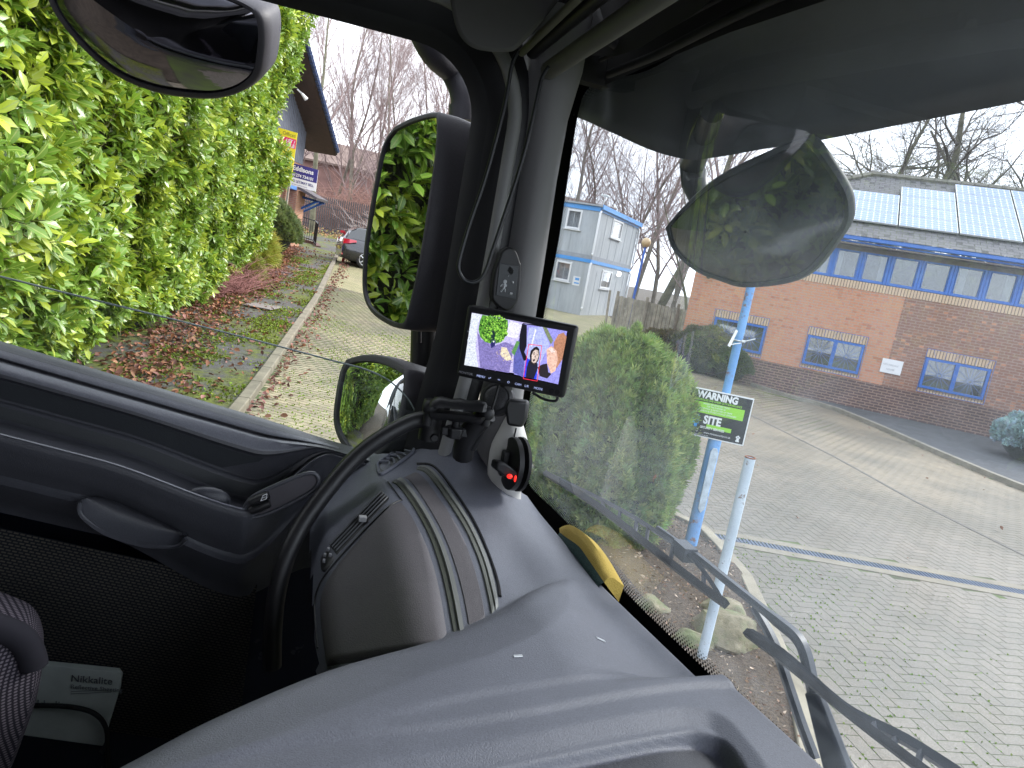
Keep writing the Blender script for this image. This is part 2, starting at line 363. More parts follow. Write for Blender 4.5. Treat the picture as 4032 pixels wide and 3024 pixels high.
# drainage channel with concrete edges across the yard
CONC = mat('concrete', (.20, .178, .138), .85, var=.2, vscale=5, bscale=80, bstr=.5)
g = MB(); g.box((6.2, DR0+.065, .0), (8.0, .13, .03)); g.box((6.2, DR1-.065, .0), (8.0, .13, .03)); struct(g.build('drain_kerb', CONC, bevel=.004))
GR = mat('channel_grate', (.10, .13, .19), .45, .5)
g = MB(); g.box((6.2, (DR0+DR1)/2, -.005), (8.0, .138, .02))
for i in range(200): g.box((2.25+i*.04, (DR0+DR1)/2, .008), (.02, .136, .010))
o = thing('drain_channel', 'dark slotted drain channel crossing the paved yard between two pale strips', 'drain', (6.2, 6.82, 0)); g.build('grate', GR, o)
# worn groove line across the yard
DK = mat('dark_setts', (.11, .10, .09), .8, bscale=60)
def strip(pts, w, h, z0=0):
    mb = MB(); L = []; R_ = []
    for i, p in enumerate(pts):
        a = np.array(pts[max(i-1, 0)]); c_ = np.array(pts[min(i+1, len(pts)-1)]); d = unit(c_-a); nn = np.array([-d[1], d[0]])*w/2
        for S_, lst in ((1, L), (-1, R_)): lst.append(np.array(p)+nn*S_)
    prof = [[(*l, gz(*l)+z0), (*l, gz(*l)+h), (*r, gz(*r)+h), (*r, gz(*r)+z0)] for l, r in zip(L, R_)]
    mb.grid(prof); return mb
def dense(pts, k=6):
    P = []; pts = [np.array(p, float) for p in pts]
    for a, b_ in zip(pts[:-1], pts[1:]):
        for i in range(k): P.append(a+(b_-a)*i/k)
    return P+[pts[-1]]
struct(strip(dense([(4.3, 17.5), (5.12, 14.55), (5.69, 12.09), (5.95, 9.89), (6.35, 8.1), (6.6, 7.1)]), .055, .0115, .0).build('drain_line', DK))
# left kerb and verge
KERB = mat('kerb_stone', (.20, .175, .13), .85, var=.3, vscale=3, bscale=50, bstr=.6)
KB = dense([(kl(y)-.07, y) for y in np.arange(3, 40, 1.5)], 4)
g = MB(); y_ = 3.0
while y_ < 39:
    mb = strip(dense([(kl(y_)-.07, y_), (kl(y_+.88)-.07, y_+.88)], 2), .14, .12, -.05); g.add(mb.v, mb.f); n_ = len(mb.v); g.add([mb.v[i] for i in (0, 1, 2, 3)], [(0, 1, 2, 3)]); g.add([mb.v[i] for i in (n_-4, n_-3, n_-2, n_-1)], [(0, 1, 2, 3)]); y_ += .9
struct(g.build('kerb', KERB, bevel=.012))
struct(strip(KB, .135, .105, -.05).build('kerb_bedding', JOINT))
m, t, b = nodes('mossy_asphalt')
n1 = noise(t, .9, 8, rough=.7); n2 = noise(t, 8, 6)
base = ramp(t, n2, [(.3, (.06, .057, .055)), (.7, (.12, .11, .105))]); msk = ramp(t, n1, [(.44, (0, 0, 0)), (.56, (1, 1, 1))])
c = mixc(t, msk, base, ramp(t, noise(t, 14, 6), [(.35, (.05, .055, .012)), (.7, (.17, .20, .02))])); t.links.new(c, b.inputs['Base Color']); b.inputs['Roughness'].default_value = .85
bump(t, b, noise(t, 45, 6), .7, .02)
rows = [[(kl(y)-.14-k*.28, y) for k in range(14)] for y in np.linspace(2, 40, 90)]
sheet('pavement', rows, m, .085)
# right: kerb, footway along the wall
LK = mat('pale_kerb', (.22, .20, .16), .85, var=.25, bscale=50)
KP = [(6.2, 21.15), (6.78, 20.75), (7.63, 19.75), (8.3, 19.3), (8.62, 18.6), (8.8, 17.06), (8.92, 14.58), (9.05, 13.01), (9.2, 12.21), (9.5, 10), (9.9, 7), (10.3, 4)]
struct(strip(dense([(4.4, 21.0), (5.2, 21.3)]+KP), .13, .11, -.05).build('yard_kerb', LK, bevel=.01))
ASP = mat('asphalt', (.07, .072, .078), .85, var=.25, vscale=3, bscale=120, bstr=.6)
WP0 = np.array([10.9, 19.0, 0]); WD = np.array([.931, -.365, 0]); WN = np.array([-.365, -.931, 0])
rows = []
for p in dense(KP[2:], 4):
    rows.append([(p[0]+.06+k*.6, p[1]+.02*k) for k in range(9)])
sheet('footway', rows, ASP, .09)
MOSS = leafmat('mossleaf', .8, .1)
# manhole plates
g = MB(); c = gzp = (5.2, 16.6); g.box((5.2, 16.6, gz(5.2, 16.6)+.012), (.75, .6, .01)); o = tag(g.build('manhole_cover', mat('rusty_iron', (.09, .08, .075), .7, .4, bscale=60)), 'dark square manhole cover set in the yard paving beyond the warning sign', 'manhole cover')
g = MB(); x0, y0 = kl(15.2)-.95, 15.2; g.box((x0, y0, gz(x0, y0)+.1), (.6, .9, .02)); tag(g.build('access_cover', mat('stone_slab', (.22, .19, .18), .8, bscale=40), bevel=.005), 'grey stone access cover set in the mossy pavement beside the left kerb', 'access cover')

# ================================================================ BRICK OFFICE (right)
ORB = brickmat('orange_brick', (.56, .215, .11), (.44, .155, .085), (.38, .26, .19), mottle=(.50, .215, .12), var=.25)
MIXB = brickmat('mottled_brick', (.54, .24, .13), (.24, .105, .07), (.30, .21, .16), mottle=(.23, .11, .08), var=.2)
DKB = brickmat('plum_brick', (.085, .048, .046), (.11, .06, .055), (.27, .17, .13), ms=.014)
SOLD = brickmat('pale_soldier_brick', (.62, .45, .31), (.55, .39, .27), (.2, .15, .11), w=.075, h=.6, ms=.012, var=.1)
BLUE = mat('blue_paint', (.018, .12, .46), .4, var=.08)
DGL = glassmat('office_glass', tint=(.8, .84, .88), dirt=.03, refl=1.7)
def WP(s, z, o=0): return WP0+WD*s+WN*o+np.array([0, 0, z])
def wall(s0, s1, z0, z1, holes=(), o=0, P=WP, depth=.12):
    mb = MB(); S_ = sorted({s0, s1}|{h[i] for h in holes for i in (0, 1) if s0 < h[i] < s1}); Z = sorted({z0, z1}|{h[i] for h in holes for i in (2, 3) if z0 < h[i] < z1})
    for a, b_ in zip(S_[:-1], S_[1:]):
        for c_, d in zip(Z[:-1], Z[1:]):
            cs, cz = (a+b_)/2, (c_+d)/2
            if any(h[0] < cs < h[1] and h[2] < cz < h[3] for h in holes): continue
            mb.add([P(a, c_, o), P(b_, c_, o), P(b_, d, o), P(a, d, o)], [(0, 1, 2, 3)], [(a, c_), (b_, c_), (b_, d), (a, d)])
    for h in holes:
        a, b_, c_, d = max(h[0], s0), min(h[1], s1), max(h[2], z0), min(h[3], z1)
        if a >= b_ or c_ >= d: continue
        for (p, q_) in (((a, c_), (a, d)), ((b_, d), (b_, c_)), ((a, d), (b_, d)), ((b_, c_), (a, c_))):
            mb.add([P(*p, o), P(*q_, o), P(*q_, o-depth), P(*p, o-depth)], [(0, 1, 2, 3)], [p, q_, q_, p])
    return mb
def obox(mb, s, z, o, ds, dz, do, P=WP):
    """box centred at wall coordinates"""
    c = P(s, z, o); e = [P(s+1, z, o)-c, P(s, z, o+1)-c, np.array([0, 0, 1.])]
    R = np.stack(e, 1); mb.box(c, (ds, do, dz), R)
off = thing('office_building', 'two storey orange brick office with blue window band, slate hipped roof and plum brick base', 'building', WP(-2, 0))
GW = [(-5.79, -4.30), (-3.19, -1.70), (-.22, 1.31), (2.9, 4.4), (5.9, 7.4)]
SR = 11.0
holes = [(a, b_, .93, 2.02) for a, b_ in GW]
wall(-6.62, -1.07, .85, 3.27, holes).build('wall', ORB, off, fix=False)
wall(-1.07, SR, .85, 3.27, holes).build('wall', MIXB, off, fix=False)
wall(-6.62, SR, -.3, .85).build('plinth', DKB, off, fix=False)
g = MB(); g.add([WP(-6.62, -.3), WP(-6.62, -.3, -9), WP(-6.62, 4.4, -9), WP(-6.62, 4.4)], [(0, 1, 2, 3)], [(0, -.3), (9, -.3), (9, 4.4), (0, 4.4)]); g.build('side_wall', ORB, off, fix=False)
g = wall(-6.62, SR, 3.27, 3.48, o=.012); obox(g, (SR-6.62)/2, 3.27, .006, SR+6.62, .002, .012); g.build('sill_course', SOLD, off, fix=False)
g = MB(); obox(g, -5.2, 3.95, -.3, 2.6, 1.0, .5); g.build('upper_corner_panel', mat('dark_cladding', (.06, .06, .07), .6), off)
# upper window band
mull = [-3.92, -3.66+.0]+[]
xs_ = [-3.8, -3.03, -2.32, -1.62, -.88, -.13, .62, 1.36, 2.12, 2.9, 3.7, 4.45, 5.2, 6, 6.8, 7.6, 8.4, 9.2, 10]
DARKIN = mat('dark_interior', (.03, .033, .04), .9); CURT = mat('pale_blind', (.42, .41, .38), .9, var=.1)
for i in range(len(xs_)-1):
    a, b_ = xs_[i], xs_[i+1]; fr = MB(); w = .072; z0, z1 = 3.49, 4.3
    obox(fr, a+w/2, (z0+z1)/2, -.03, w, z1-z0, .09); obox(fr, b_-w/2-.004, (z0+z1)/2, -.03, w, z1-z0, .09)
    obox(fr, (a+b_)/2, z0+w/2, -.03, b_-a-2*w, w, .086); obox(fr, (a+b_)/2, z1-w/2, -.03, b_-a-2*w, w, .086)
    obox(fr, a+w+.018, (z0+z1)/2, -.022, .02, z1-z0-2*w, .06); obox(fr, b_-w-.022, (z0+z1)/2, -.022, .02, z1-z0-2*w, .06)
    f_ = fr.build('window', BLUE, off, bevel=.006)
    p = MB(); obox(p, (a+b_)/2, (z0+z1)/2, -.05, b_-a-2*w, z1-z0-2*w, .006); p.build('pane', DGL, f_)
    if i in (0, 1, 2, 5, 6, 9):
        p = MB(); sgn = -1 if i in (1, 5) else 1; obox(p, (a+b_)/2+sgn*(.2 if i != 5 else .1), (z0+z1)/2, -.3, .16, z1-z0, .02); p.build('blind', CURT, f_)
    else:
        pass
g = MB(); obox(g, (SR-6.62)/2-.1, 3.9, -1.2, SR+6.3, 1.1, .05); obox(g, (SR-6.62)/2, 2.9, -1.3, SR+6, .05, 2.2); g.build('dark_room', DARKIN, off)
g = MB(); obox(g, -5.25, 3.89, -.03, 2.8, .81, .08); g.build('fascia_panel', BLUE, off, bevel=.005)
# ground floor windows with lintel, sill, sunburst grille
GRL = mat('grille_steel', (.10, .17, .42), .45, .3)
for k, (a, b_) in enumerate(GW):
    fr = MB(); w = .07; z0, z1 = 1.0, 1.82; mid = (a+b_)/2
    for s_ in (a+w/2+.01, b_-w/2-.01, mid): obox(fr, s_, (z0+z1)/2, -.03, w if s_ != mid else .1, z1-z0, .08)
    obox(fr, mid, z0+w/2, -.028, b_-a-.02, w*.9, .08); obox(fr, mid, z1-w/2, -.028, b_-a-.02, w*.9, .08)
    f_ = fr.build('window', BLUE, off, bevel=.005)
    p = MB(); obox(p, mid, (z0+z1)/2, -.06, b_-a-.1, z1-z0-.08, .006); p.build('pane', DGL, f_)
    bl = MB()
    for j in range(24):
        if (k == 1 and 2 < j < 11) or (k == 2 and j in (20, 21, 22)): continue
        obox(bl, a+.08+j*(b_-a-.16)/23, (z0+z1)/2, -.16-.01*(j % 2), .055, z1-z0, .006)
    bl.build('blind', mat('grey_blind', (.30, .28, .24), .9, var=.12), f_)
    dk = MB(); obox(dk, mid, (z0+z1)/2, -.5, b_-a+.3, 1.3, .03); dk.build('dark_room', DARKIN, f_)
    li = wall(a, b_, 1.83, 2.04, o=.006); li.build('lintel', SOLD, off, fix=False)
    si = wall(a, b_, .9, .99, o=.02); obox(si, mid, .975, .01, b_-a, .02, .06); si.build('sill', SOLD, off, fix=False)
    gr = MB()
    def bar(p0, p1, r=.006): gr.tube([WP(*p0), WP(*p1)], r, 5)
    o_ = .07; gr_f = [(a-.02, .9), (b_+.02, .9), (b_+.02, 2.05), (a-.02, 2.05)]
    for i in range(4): bar((*gr_f[i], o_), (*gr_f[(i+1) % 4], o_), .008)
    for cx in (a+(b_-a)*.27, a+(b_-a)*.73):
        gr.tube([WP(cx+.05*cos(w_), 1.4+.05*sin(w_), o_) for w_ in np.linspace(0, 2*pi, 13)], .006, 5)
        for j in range(14):
            w_ = 2*pi*j/14+.2; dx, dz = cos(w_), sin(w_); hx = (b_-a)/4-.0; tmax = min(hx/abs(dx) if abs(dx) > .05 else 9, (.64 if dz > 0 else .48)/abs(dz) if abs(dz) > .05 else 9)
            bar((cx+.05*dx, 1.4+.05*dz, o_), (cx+tmax*dx, 1.4+tmax*dz, o_), .005)
    gr.build('grille', GRL, f_)
# gutter, soffit, roof
g = MB(); obox(g, (SR-7)/2, 4.56, .42, SR+7, .12, .12); obox(g, (SR-7)/2, 4.46, .38, SR+7, .05, .05); g.build('gutter', BLUE, off, bevel=.03)
g = MB(); obox(g, (SR-7)/2, 4.40, .15, SR+6.9, .03, .6); obox(g, (SR-7)/2, 4.33, -.0, SR+6.8, .12, .10); g.build('soffit', mat('brown_soffit', (.13, .10, .09), .7), off)
SL = brickmat('slate', (.045, .043, .046), (.085, .08, .083), (.02, .019, .018), .28, .17, .008, .4, moss=(.07, .08, .03), bstr=1, mottle=(.12, .115, .12))
RP = radians(28)
def RF(s, u, o=0):   # roof plane coordinates
    return WP(s, 4.62, .5)-WN*(u*cos(RP))+np.array([0, 0, u*sin(RP)])+(WN*sin(RP)+np.array([0, 0, cos(RP)]))*o
U1 = 5.1; hp = U1*cos(RP)
g = MB(); g.add([RF(-7.05, 0), RF(SR, 0), RF(SR, U1), RF(-7.05+hp, U1)], [(0, 1, 2, 3)], [(-7.05, 0), (SR, 0), (SR, U1), (-7.05+hp, U1)])
e1 = RF(-7.05, 0)-WN*(2*hp); g.add([RF(-7.05, 0), RF(-7.05+hp, U1), e1], [(0, 1, 2)], [(0, 0), (4.5, 5.1), (9, 0)]); g.build('roof', SL, off, fix=False)
RT = mat('ridge_tile', (.16, .15, .13), .85, var=.3, bscale=30)
g = MB()
n_ = 16
for i in range(n_):
    a = RF(-7.05, 0, .03); b_ = RF(-7.05+hp, U1, .03); g.tube([a+(b_-a)*(i/n_+.002), a+(b_-a)*((i+.96)/n_)], [.10, .085], 6)
for i in range(38):
    g.tube([RF(-7.05+hp+i*.36, U1, .03), RF(-7.05+hp+i*.36+.35, U1, .03)], [.10, .085], 6)
g.build('ridge_tile', RT, off)
# solar panels
m, t, b = nodes('solar_cells')
uv = N(t, 'UVMap').outputs[0]; br = N(t, 'TexBrick'); br.offset = 0; t.links.new(uv, br.inputs['Vector'])
for k_, v_ in (('Scale', 1), ('Brick Width', .156), ('Row Height', .158), ('Mortar Size', .004)): br.inputs[k_].default_value = v_
br.inputs['Color1'].default_value = (.10, .17, .36, 1); br.inputs['Color2'].default_value = (.12, .19, .39, 1); br.inputs['Mortar'].default_value = (.45, .5, .58, 1)
dv = N(t, 'VectorMath', operation='DIVIDE'); dv.inputs[1].default_value = (.156, .158, 1); t.links.new(uv, dv.inputs[0])
ad = N(t, 'VectorMath', operation='ADD'); ad.inputs[1].default_value = (.5, .5, 0); t.links.new(dv.outputs[0], ad.inputs[0])
frc = N(t, 'VectorMath', operation='FRACTION'); t.links.new(ad.outputs[0], frc.inputs[0]); sb = N(t, 'VectorMath', operation='SUBTRACT'); sb.inputs[1].default_value = (.5, .5, 0); t.links.new(frc.outputs[0], sb.inputs[0])
ab = N(t, 'VectorMath', operation='ABSOLUTE'); t.links.new(sb.outputs[0], ab.inputs[0]); dt = N(t, 'VectorMath', operation='DOT_PRODUCT'); dt.inputs[1].default_value = (1, 1, 0); t.links.new(ab.outputs[0], dt.inputs[0])
c = mixc(t, ramp(t, dt.outputs['Value'], [(.14, (1, 1, 1)), (.2, (0, 0, 0))]), br.outputs[0], (.8, .85, .9)); t.links.new(c, b.inputs['Base Color'])
b.inputs['Roughness'].default_value = .22; b.inputs['Specular IOR Level'].default_value = .9; SOL = m
ALU = mat('aluminium', (.6, .62, .62), .35, .8)
cols = [(-4.55, -3.14, 3, .87), (-3.10, -1.69, 3, .87), (-1.65, -.24, 4, .87), (-.20, 1.21, 5, .87), (1.25, 2.66, 5, .87), (2.70, 4.11, 5, .87), (4.15, 5.56, 5, .87), (5.6, 7.0, 5, .87)]
first = None
for (a, b_, nr, u0) in cols:
    for r_ in range(nr):
        ua = u0+r_*.79; ub = ua+.775
        if first is None or True:
            pf = MB(); pf.add([RF(a, ua, .06), RF(b_, ua, .06), RF(b_, ub, .06), RF(a, ub, .06)]+[RF(a, ua, .10), RF(b_, ua, .10), RF(b_, ub, .10), RF(a, ub, .10)], [(0, 3, 2, 1), (0, 1, 5, 4), (1, 2, 6, 5), (2, 3, 7, 6), (3, 0, 4, 7), (4, 5, 6, 7)])
            f_ = pf.build('solar_panel', ALU, off)
            w = .018; pc = MB(); pc.add([RF(a+w, ua+w, .103), RF(b_-w, ua+w, .103), RF(b_-w, ub-w, .103), RF(a+w, ub-w, .103)], [(0, 1, 2, 3)], [(0, 0), (b_-a-2*w, 0), (b_-a-2*w, ub-ua-2*w), (0, ub-ua-2*w)]); pc.build('cell_glass', SOL, f_, fix=False)
# name plaque, cameras
PLQ = mat('white_plaque', (.72, .72, .74), .5, var=.03); g = MB(); obox(g, -.955, 1.39, .02, .51, .38, .02)
pl = thing('name_plaque', 'small white house name plaque with faded grey letters on the brick wall', 'sign', WP(-.955, 1.39, .02)); g.build('plate', PLQ, pl, bevel=.004)
GT = mat('faded_letter', (.38, .38, .42), .7)
text('NIDDERDALE', .062, WP(-1.17, 1.41, .032), WD, (0, 0, 1), GT, pl); text('HOUSE', .062, WP(-1.07, 1.29, .032), WD, (0, 0, 1), GT, pl)
WHP = mat('white_plastic', (.75, .75, .74), .4, var=.04)
cc = thing('cctv_dome', 'white dome security camera under the left end of the brick office wall', 'security camera', WP(-6.2, 2.95, .15)); g = MB(); g.ball(WP(-6.2, 2.93, .15), .07); g.build('dome', mat('smoked', (.08, .08, .09), .15), cc, smooth=60); g = MB(); g.cyl(WP(-6.2, 2.97, .15), WP(-6.2, 3.06, .15), .085); obox(g, -6.2, 3.02, .07, .05, .05, .15); g.build('bracket', WHP, cc, smooth=40)
cc = thing('cctv_camera', 'white bullet security camera on the office corner above the fence', 'security camera', WP(-6.62, 3.2, .15)); g = MB(); g.tube([WP(-6.62, 3.25, .1), WP(-6.85, 3.2, .3)], .05, 12); g.build('camera_body', WHP, cc, smooth=40); g = MB(); obox(g, -6.6, 3.3, .05, .06, .12, .1); g.build('bracket', WHP, cc)

# ================================================================ PORTACABIN (two storeys)
c0 = np.array([2.74, 36.05, .32]); kd = np.array([sin(radians(-66)), cos(radians(-66)), 0]); kn = np.array([sin(radians(24)), cos(radians(24)), 0])
m, t, b = nodes('cabin_panel'); co = N(t, 'TexCoord').outputs['Object']; mp_ = N(t, 'Mapping'); mp_.inputs['Scale'].default_value = (1, 1, .12); t.links.new(co, mp_.inputs[0])
c = mixc(t, 1, ramp(t, noise(t, .7, 5), [(.3, (.36, .39, .42)), (.7, (.43, .455, .48))]), ramp(t, noise(t, 5, 7, rough=.7, vec=mp_.outputs[0]), [(.35, (.82, .82, .80)), (.6, (1, 1, 1))]), 'MULTIPLY'); t.links.new(c, b.inputs['Base Color']); b.inputs['Roughness'].default_value = .65; bump(t, b, noise(t, 60, 3), .5, .01); CB = m
LB = mat('cabin_blue', (.06, .28, .66), .45, var=.06); WUP = mat('white_upvc', (.66, .67, .68), .4, var=.03)
cab = thing('site_cabin', 'pale grey two storey site cabin with blue bands and white framed windows', 'cabin', c0)
def KL_(s, z, o=0): return c0+kd*s-kn*o+np.array([0, 0, z])           # left face, s to the left
def KR_(s, z, o=0): return c0+kn*s-kd*o+np.array([0, 0, z])           # right face, s away
wl = [(.88, 1.68, 4.17, 5.12), (.92, 1.77, 1.55, 2.52), (3.0, 3.8, 4.17, 5.12), (3.0, 3.8, 1.55, 2.52)]; wr = [(2.2, 3.98, 4.2, 5.15), (2.1, 3.8, 1.5, 2.45)]
wall(0, 7, -.3, 5.4, wl, P=KL_, depth=.06).build('wall', CB, cab, fix=False); wall(0, 7.1, -.3, 5.4, wr, P=KR_, depth=.06).build('wall', CB, cab, fix=False)
g = MB()
for z in (2.74, 5.3):
    hh = .17 if z < 4 else .22
    obox(g, 3.5, z, .02, 7.06, hh, .04, KL_); obox(g, 3.55, z+(.0), .02, 7.1, hh, .04, KR_)
obox(g, 3.55, 5.42, .15, 7.3, .22, .05, KR_)
g.build('fascia_band', LB, cab)
g = MB(); obox(g, 3.5, 2.93, .012, 7.0, .20, .02, KL_); obox(g, 3.55, 2.93, .012, 7.0, .20, .02, KR_); g.build('joint_band', mat('grey_joint', (.26, .28, .31), .6), cab)
g = MB(); g.add([KL_(-.15, 5.42, .15), KL_(7, 5.42, .15), KL_(7, 5.42, -7.2), KL_(-.15, 5.42, -7.2), KL_(-.15, 5.5, .15), KL_(7, 5.5, .15), KL_(7, 5.5, -7.2), KL_(-.15, 5.5, -7.2)], [(0, 1, 2, 3), (4, 5, 6, 7), (0, 1, 5, 4), (1, 2, 6, 5), (2, 3, 7, 6), (3, 0, 4, 7)]); g.build('roof', mat('cabin_roof', (.3, .32, .34), .7), cab)
CGL = glassmat('cabin_glass', dirt=.02, refl=1.8)
for P_, hs in ((KL_, wl), (KR_, wr)):
    for (a, b_, z0, z1) in hs:
        fr = MB(); w = .09
        for s_ in (a+w/2, b_-w/2): obox(fr, s_, (z0+z1)/2, .01, w, z1-z0+.05, .08, P_)
        for z in (z0+w/2, z1-w/2): obox(fr, (a+b_)/2, z, .012, b_-a-2*w, w, .08, P_)
        obox(fr, (a+b_)/2, z0-.04, .05, b_-a+.15, .05, .12, P_)
        f_ = fr.build('window', WUP, cab, bevel=.01); p = MB(); obox(p, (a+b_)/2, (z0+z1)/2, 0, b_-a-2*w, z1-z0-2*w, .01, P_); p.build('pane', CGL, f_)
        p = MB(); obox(p, (a+b_)/2, (z0+z1)/2, -.25, b_-a, z1-z0, .02, P_); p.build('blind', mat('cabin_blind', (.35, .38, .4), .9), f_)
g = MB()
for P_, s_ in ((KL_, -.08), (KR_, 6.95)):
    for z0, z1 in ((3.05, 5.15), (.5 if P_ is KR_ else .35, 2.6)): 
        g.tube([P_(s_, z1+.05, .02), P_(s_, z1-.05, .12), P_(s_, z0+.1, .12), P_(s_, z0, .2)], .055, 8)
g.build('downpipe', WUP, cab, smooth=40)
g = MB()
for P_, n_ in ((KL_, 6), (KR_, 6)):
    for i in range(1, n_):
        for z_ in (1.2, 4.05): obox(g, i*1.19+.1, z_, .006, .03, 2.3, .012, P_)
g.build('panel_seams', mat('seam_grey', (.30, .32, .34), .6), cab)
nb = thing('paper_notice', 'blue and white paper notice on the lower cabin wall beside its window', 'notice', KL_(.53, 1.66, .01)); g = MB(); obox(g, .53, 1.66, .012, .38, .46, .01, KL_); g.build('sheet', WUP, nb); g = MB(); obox(g, .5, 1.76, .02, .22, .12, .004, KL_); obox(g, .5, 1.56, .02, .26, .07, .004, KL_); g.build('print', LB, nb)
lf = thing('floodlight', 'flat grey floodlight on a short arm over the cabin roof edge', 'floodlight', KR_(.3, 5.9, 0)); g = MB(); obox(g, .1, 5.98, .1, .5, .05, .35, KR_); g.build('lamp_head', ALU, lf, bevel=.01); g = MB(); g.cyl(KR_(.3, 5.45), KR_(.3, 5.97), .02); g.build('arm', ALU, lf)
wl_ = thing('wall_light', 'lit round white bulkhead light high on the lower cabin wall', 'wall light', KR_(4.75, 2.42, .1)); g = MB(); g.ball(KR_(4.75, 2.42, .1), .14, 14, 8); g.build('lens', mat('lit_lens', (.9, .9, .9), .3, emit=(1, 1, .97), estr=1.5), wl_, smooth=60); g = MB(); obox(g, 4.75, 2.42, .02, .3, .3, .04, KR_); g.build('back_plate', WHP, wl_, bevel=.01)
# ---------------- blue lamp post with globe, timber fence
lp = thing('lamp_post', 'slim blue lamp post with a round amber globe behind the timber fence', 'lamp post', (4.35, 30, .3)); g = MB(); g.tube([(4.3, 30, .2), (4.36, 30, 2.2), (4.39, 30, 3.9)], [.06, .05, .045], 10); g.build('post', mat('lamp_blue', (.03, .12, .5), .45), lp, smooth=40); g = MB(); g.ball((4.39, 30, 4.08), .2, 16, 12); g.build('globe', mat('amber_globe', (.5, .36, .2), .3, var=.1), lp, smooth=60)
TIM = mat('weathered_timber', (.29, .265, .215), .9, var=.4, vscale=3, bscale=25, bstr=.6)
fn = thing('timber_fence', 'weathered grey close boarded timber fence between the cabin and the brick office', 'fence', (4.8, 28, .3))
A = np.array([3.5, 28.2]); B_ = np.array([6.6, 25.5]); g = MB(); nb_ = 26
for i in range(nb_):
    p = A+(B_-A)*i/nb_; d = (B_-A)/np.linalg.norm(B_-A); z0 = gz(*p); h = 1.55+random.uniform(-.03, .03)
    R = np.array([[d[0], -d[1], 0], [d[1], d[0], 0], [0, 0, 1]]); g.box((p[0], p[1], z0+h/2), (.135, .02+.012*(i % 2), h), R)
g.build('boards', TIM, fn, bevel=.003)
for k_ in (0, .33, .66, .98):
    p = A+(B_-A)*k_; g = MB(); g.box((p[0]-.05, p[1]-.06, gz(*p)+.85), (.1, .1, 1.75)); g.build('post', TIM, fn, bevel=.006)
g = MB(); p = A-(B_-A)*.08; g.tube([(p[0], p[1], gz(*p)), (p[0]-.1, p[1], gz(*p)+1.7)], .05, 6); g.build('brace', TIM, fn)

# ================================================================ GABLED BRICK UNIT (left, beyond the hedge)
uni = thing('brick_unit', 'gabled brick unit with dark overhanging roof, blue shutters and a porch', 'building', (-10.3, 29, 1.2))
def GP(y, z, o=0): return np.array([-10.25+o, y, z])
PKB = brickmat('salmon_brick', (.50, .24, .14), (.42, .19, .12), (.42, .3, .22), var=.2)
sh = [(23.2, 24.6, 1.2, 3.6), (25.4, 26.9, 1.2, 3.6), (27.45, 28.0, 1.2, 3.75), (28.35, 29.25, 1.2, 3.6)]
wall(18, 30.3, 0, 4.7, sh, P=GP, depth=.3).build('wall', PKB, uni, fix=False)
g = MB(); g.add([GP(30.3, 0), GP(30.3, 0)-[6, 0, 0], GP(30.3, 5)-[6, 0, 0], GP(30.3, 5)], [(0, 1, 2, 3)], [(0, 0), (6, 0), (6, 5), (0, 5)]); g.build('end_wall', PKB, uni, fix=False)
g = MB()
for (a, b_) in ((24.6, 25.4), (26.9, 27.45), (28.0, 28.35), (29.25, 30.3)):
    g.add([GP(a, 0, .35), GP(b_, 0, .35), GP(b_, 4.0 if b_ < 30 else 3.6, .35), GP(a, 4.0 if b_ < 30 else 3.6, .35)], [(0, 1, 2, 3)], [(a, 0), (b_, 0), (b_, 4), (a, 4)])
    g.add([GP(a, 0, .0), GP(a, 0, .35), GP(a, 4, .35), GP(a, 4, 0)], [(0, 1, 2, 3)], [(0, 0), (.35, 0), (.35, 4), (0, 4)])
g.build('pier', PKB, uni, fix=False)
for (a, b_, z0, z1) in sh:
    g = MB()
    for z in np.arange(z0, z1, .09): g.box(GP((a+b_)/2, z+.045, -.1), (.04+.015*(int(z/.09) % 2), b_-a, .086))
    s_ = g.build('shutter', mat('shutter_blue', (.025, .09, .42), .45, var=.15), uni); g = MB(); g.box(GP((a+b_)/2, z1+.1, .12), (.4, b_-a+.1, .25)); g.build('shutter_box', mat('shutter_box_blue', (.08, .2, .5), .45), s_, bevel=.02)
# corrugated gable cladding + soffit + verge
CL = mat('dark_cladding_sheet', (.10, .11, .14), .5, .3)
def vz(y): return 5.75+(31.1-y)*tan28 
tan28 = math.tan(radians(28)); g = MB(); P_ = []
for i, y in enumerate(np.arange(22.5, 30.4, .05)): P_.append([GP(y, 4.7, .03+.03*(i % 4 < 2)), GP(y, vz(y)-.15, .03+.03*(i % 4 < 2))])
g.grid(P_); g.build('gable_cladding', CL, uni, fix=False)
BRN = mat('dark_brown_timber', (.055, .035, .03), .6, var=.2)
RFs = mat('dark_roof_tile', (.05, .05, .055), .7, var=.3, bscale=20); g = MB()
for (o0, o1, dz0, dz1) in ((-.2, 1.05, -.14, -.10),):
    a, b_ = 22.5, 31.5; g.add([GP(a, vz(a)+dz0, o0), GP(b_, vz(b_)+dz0, o0), GP(b_, vz(b_)+dz0, o1), GP(a, vz(a)+dz0, o1), GP(a, vz(a)+dz1, o0), GP(b_, vz(b_)+dz1, o0), GP(b_, vz(b_)+dz1, o1), GP(a, vz(a)+dz1, o1)], [(0, 1, 2, 3), (4, 5, 6, 7), (0, 1, 5, 4), (1, 2, 6, 5), (2, 3, 7, 6), (3, 0, 4, 7)])
g.build('soffit', BRN, uni)
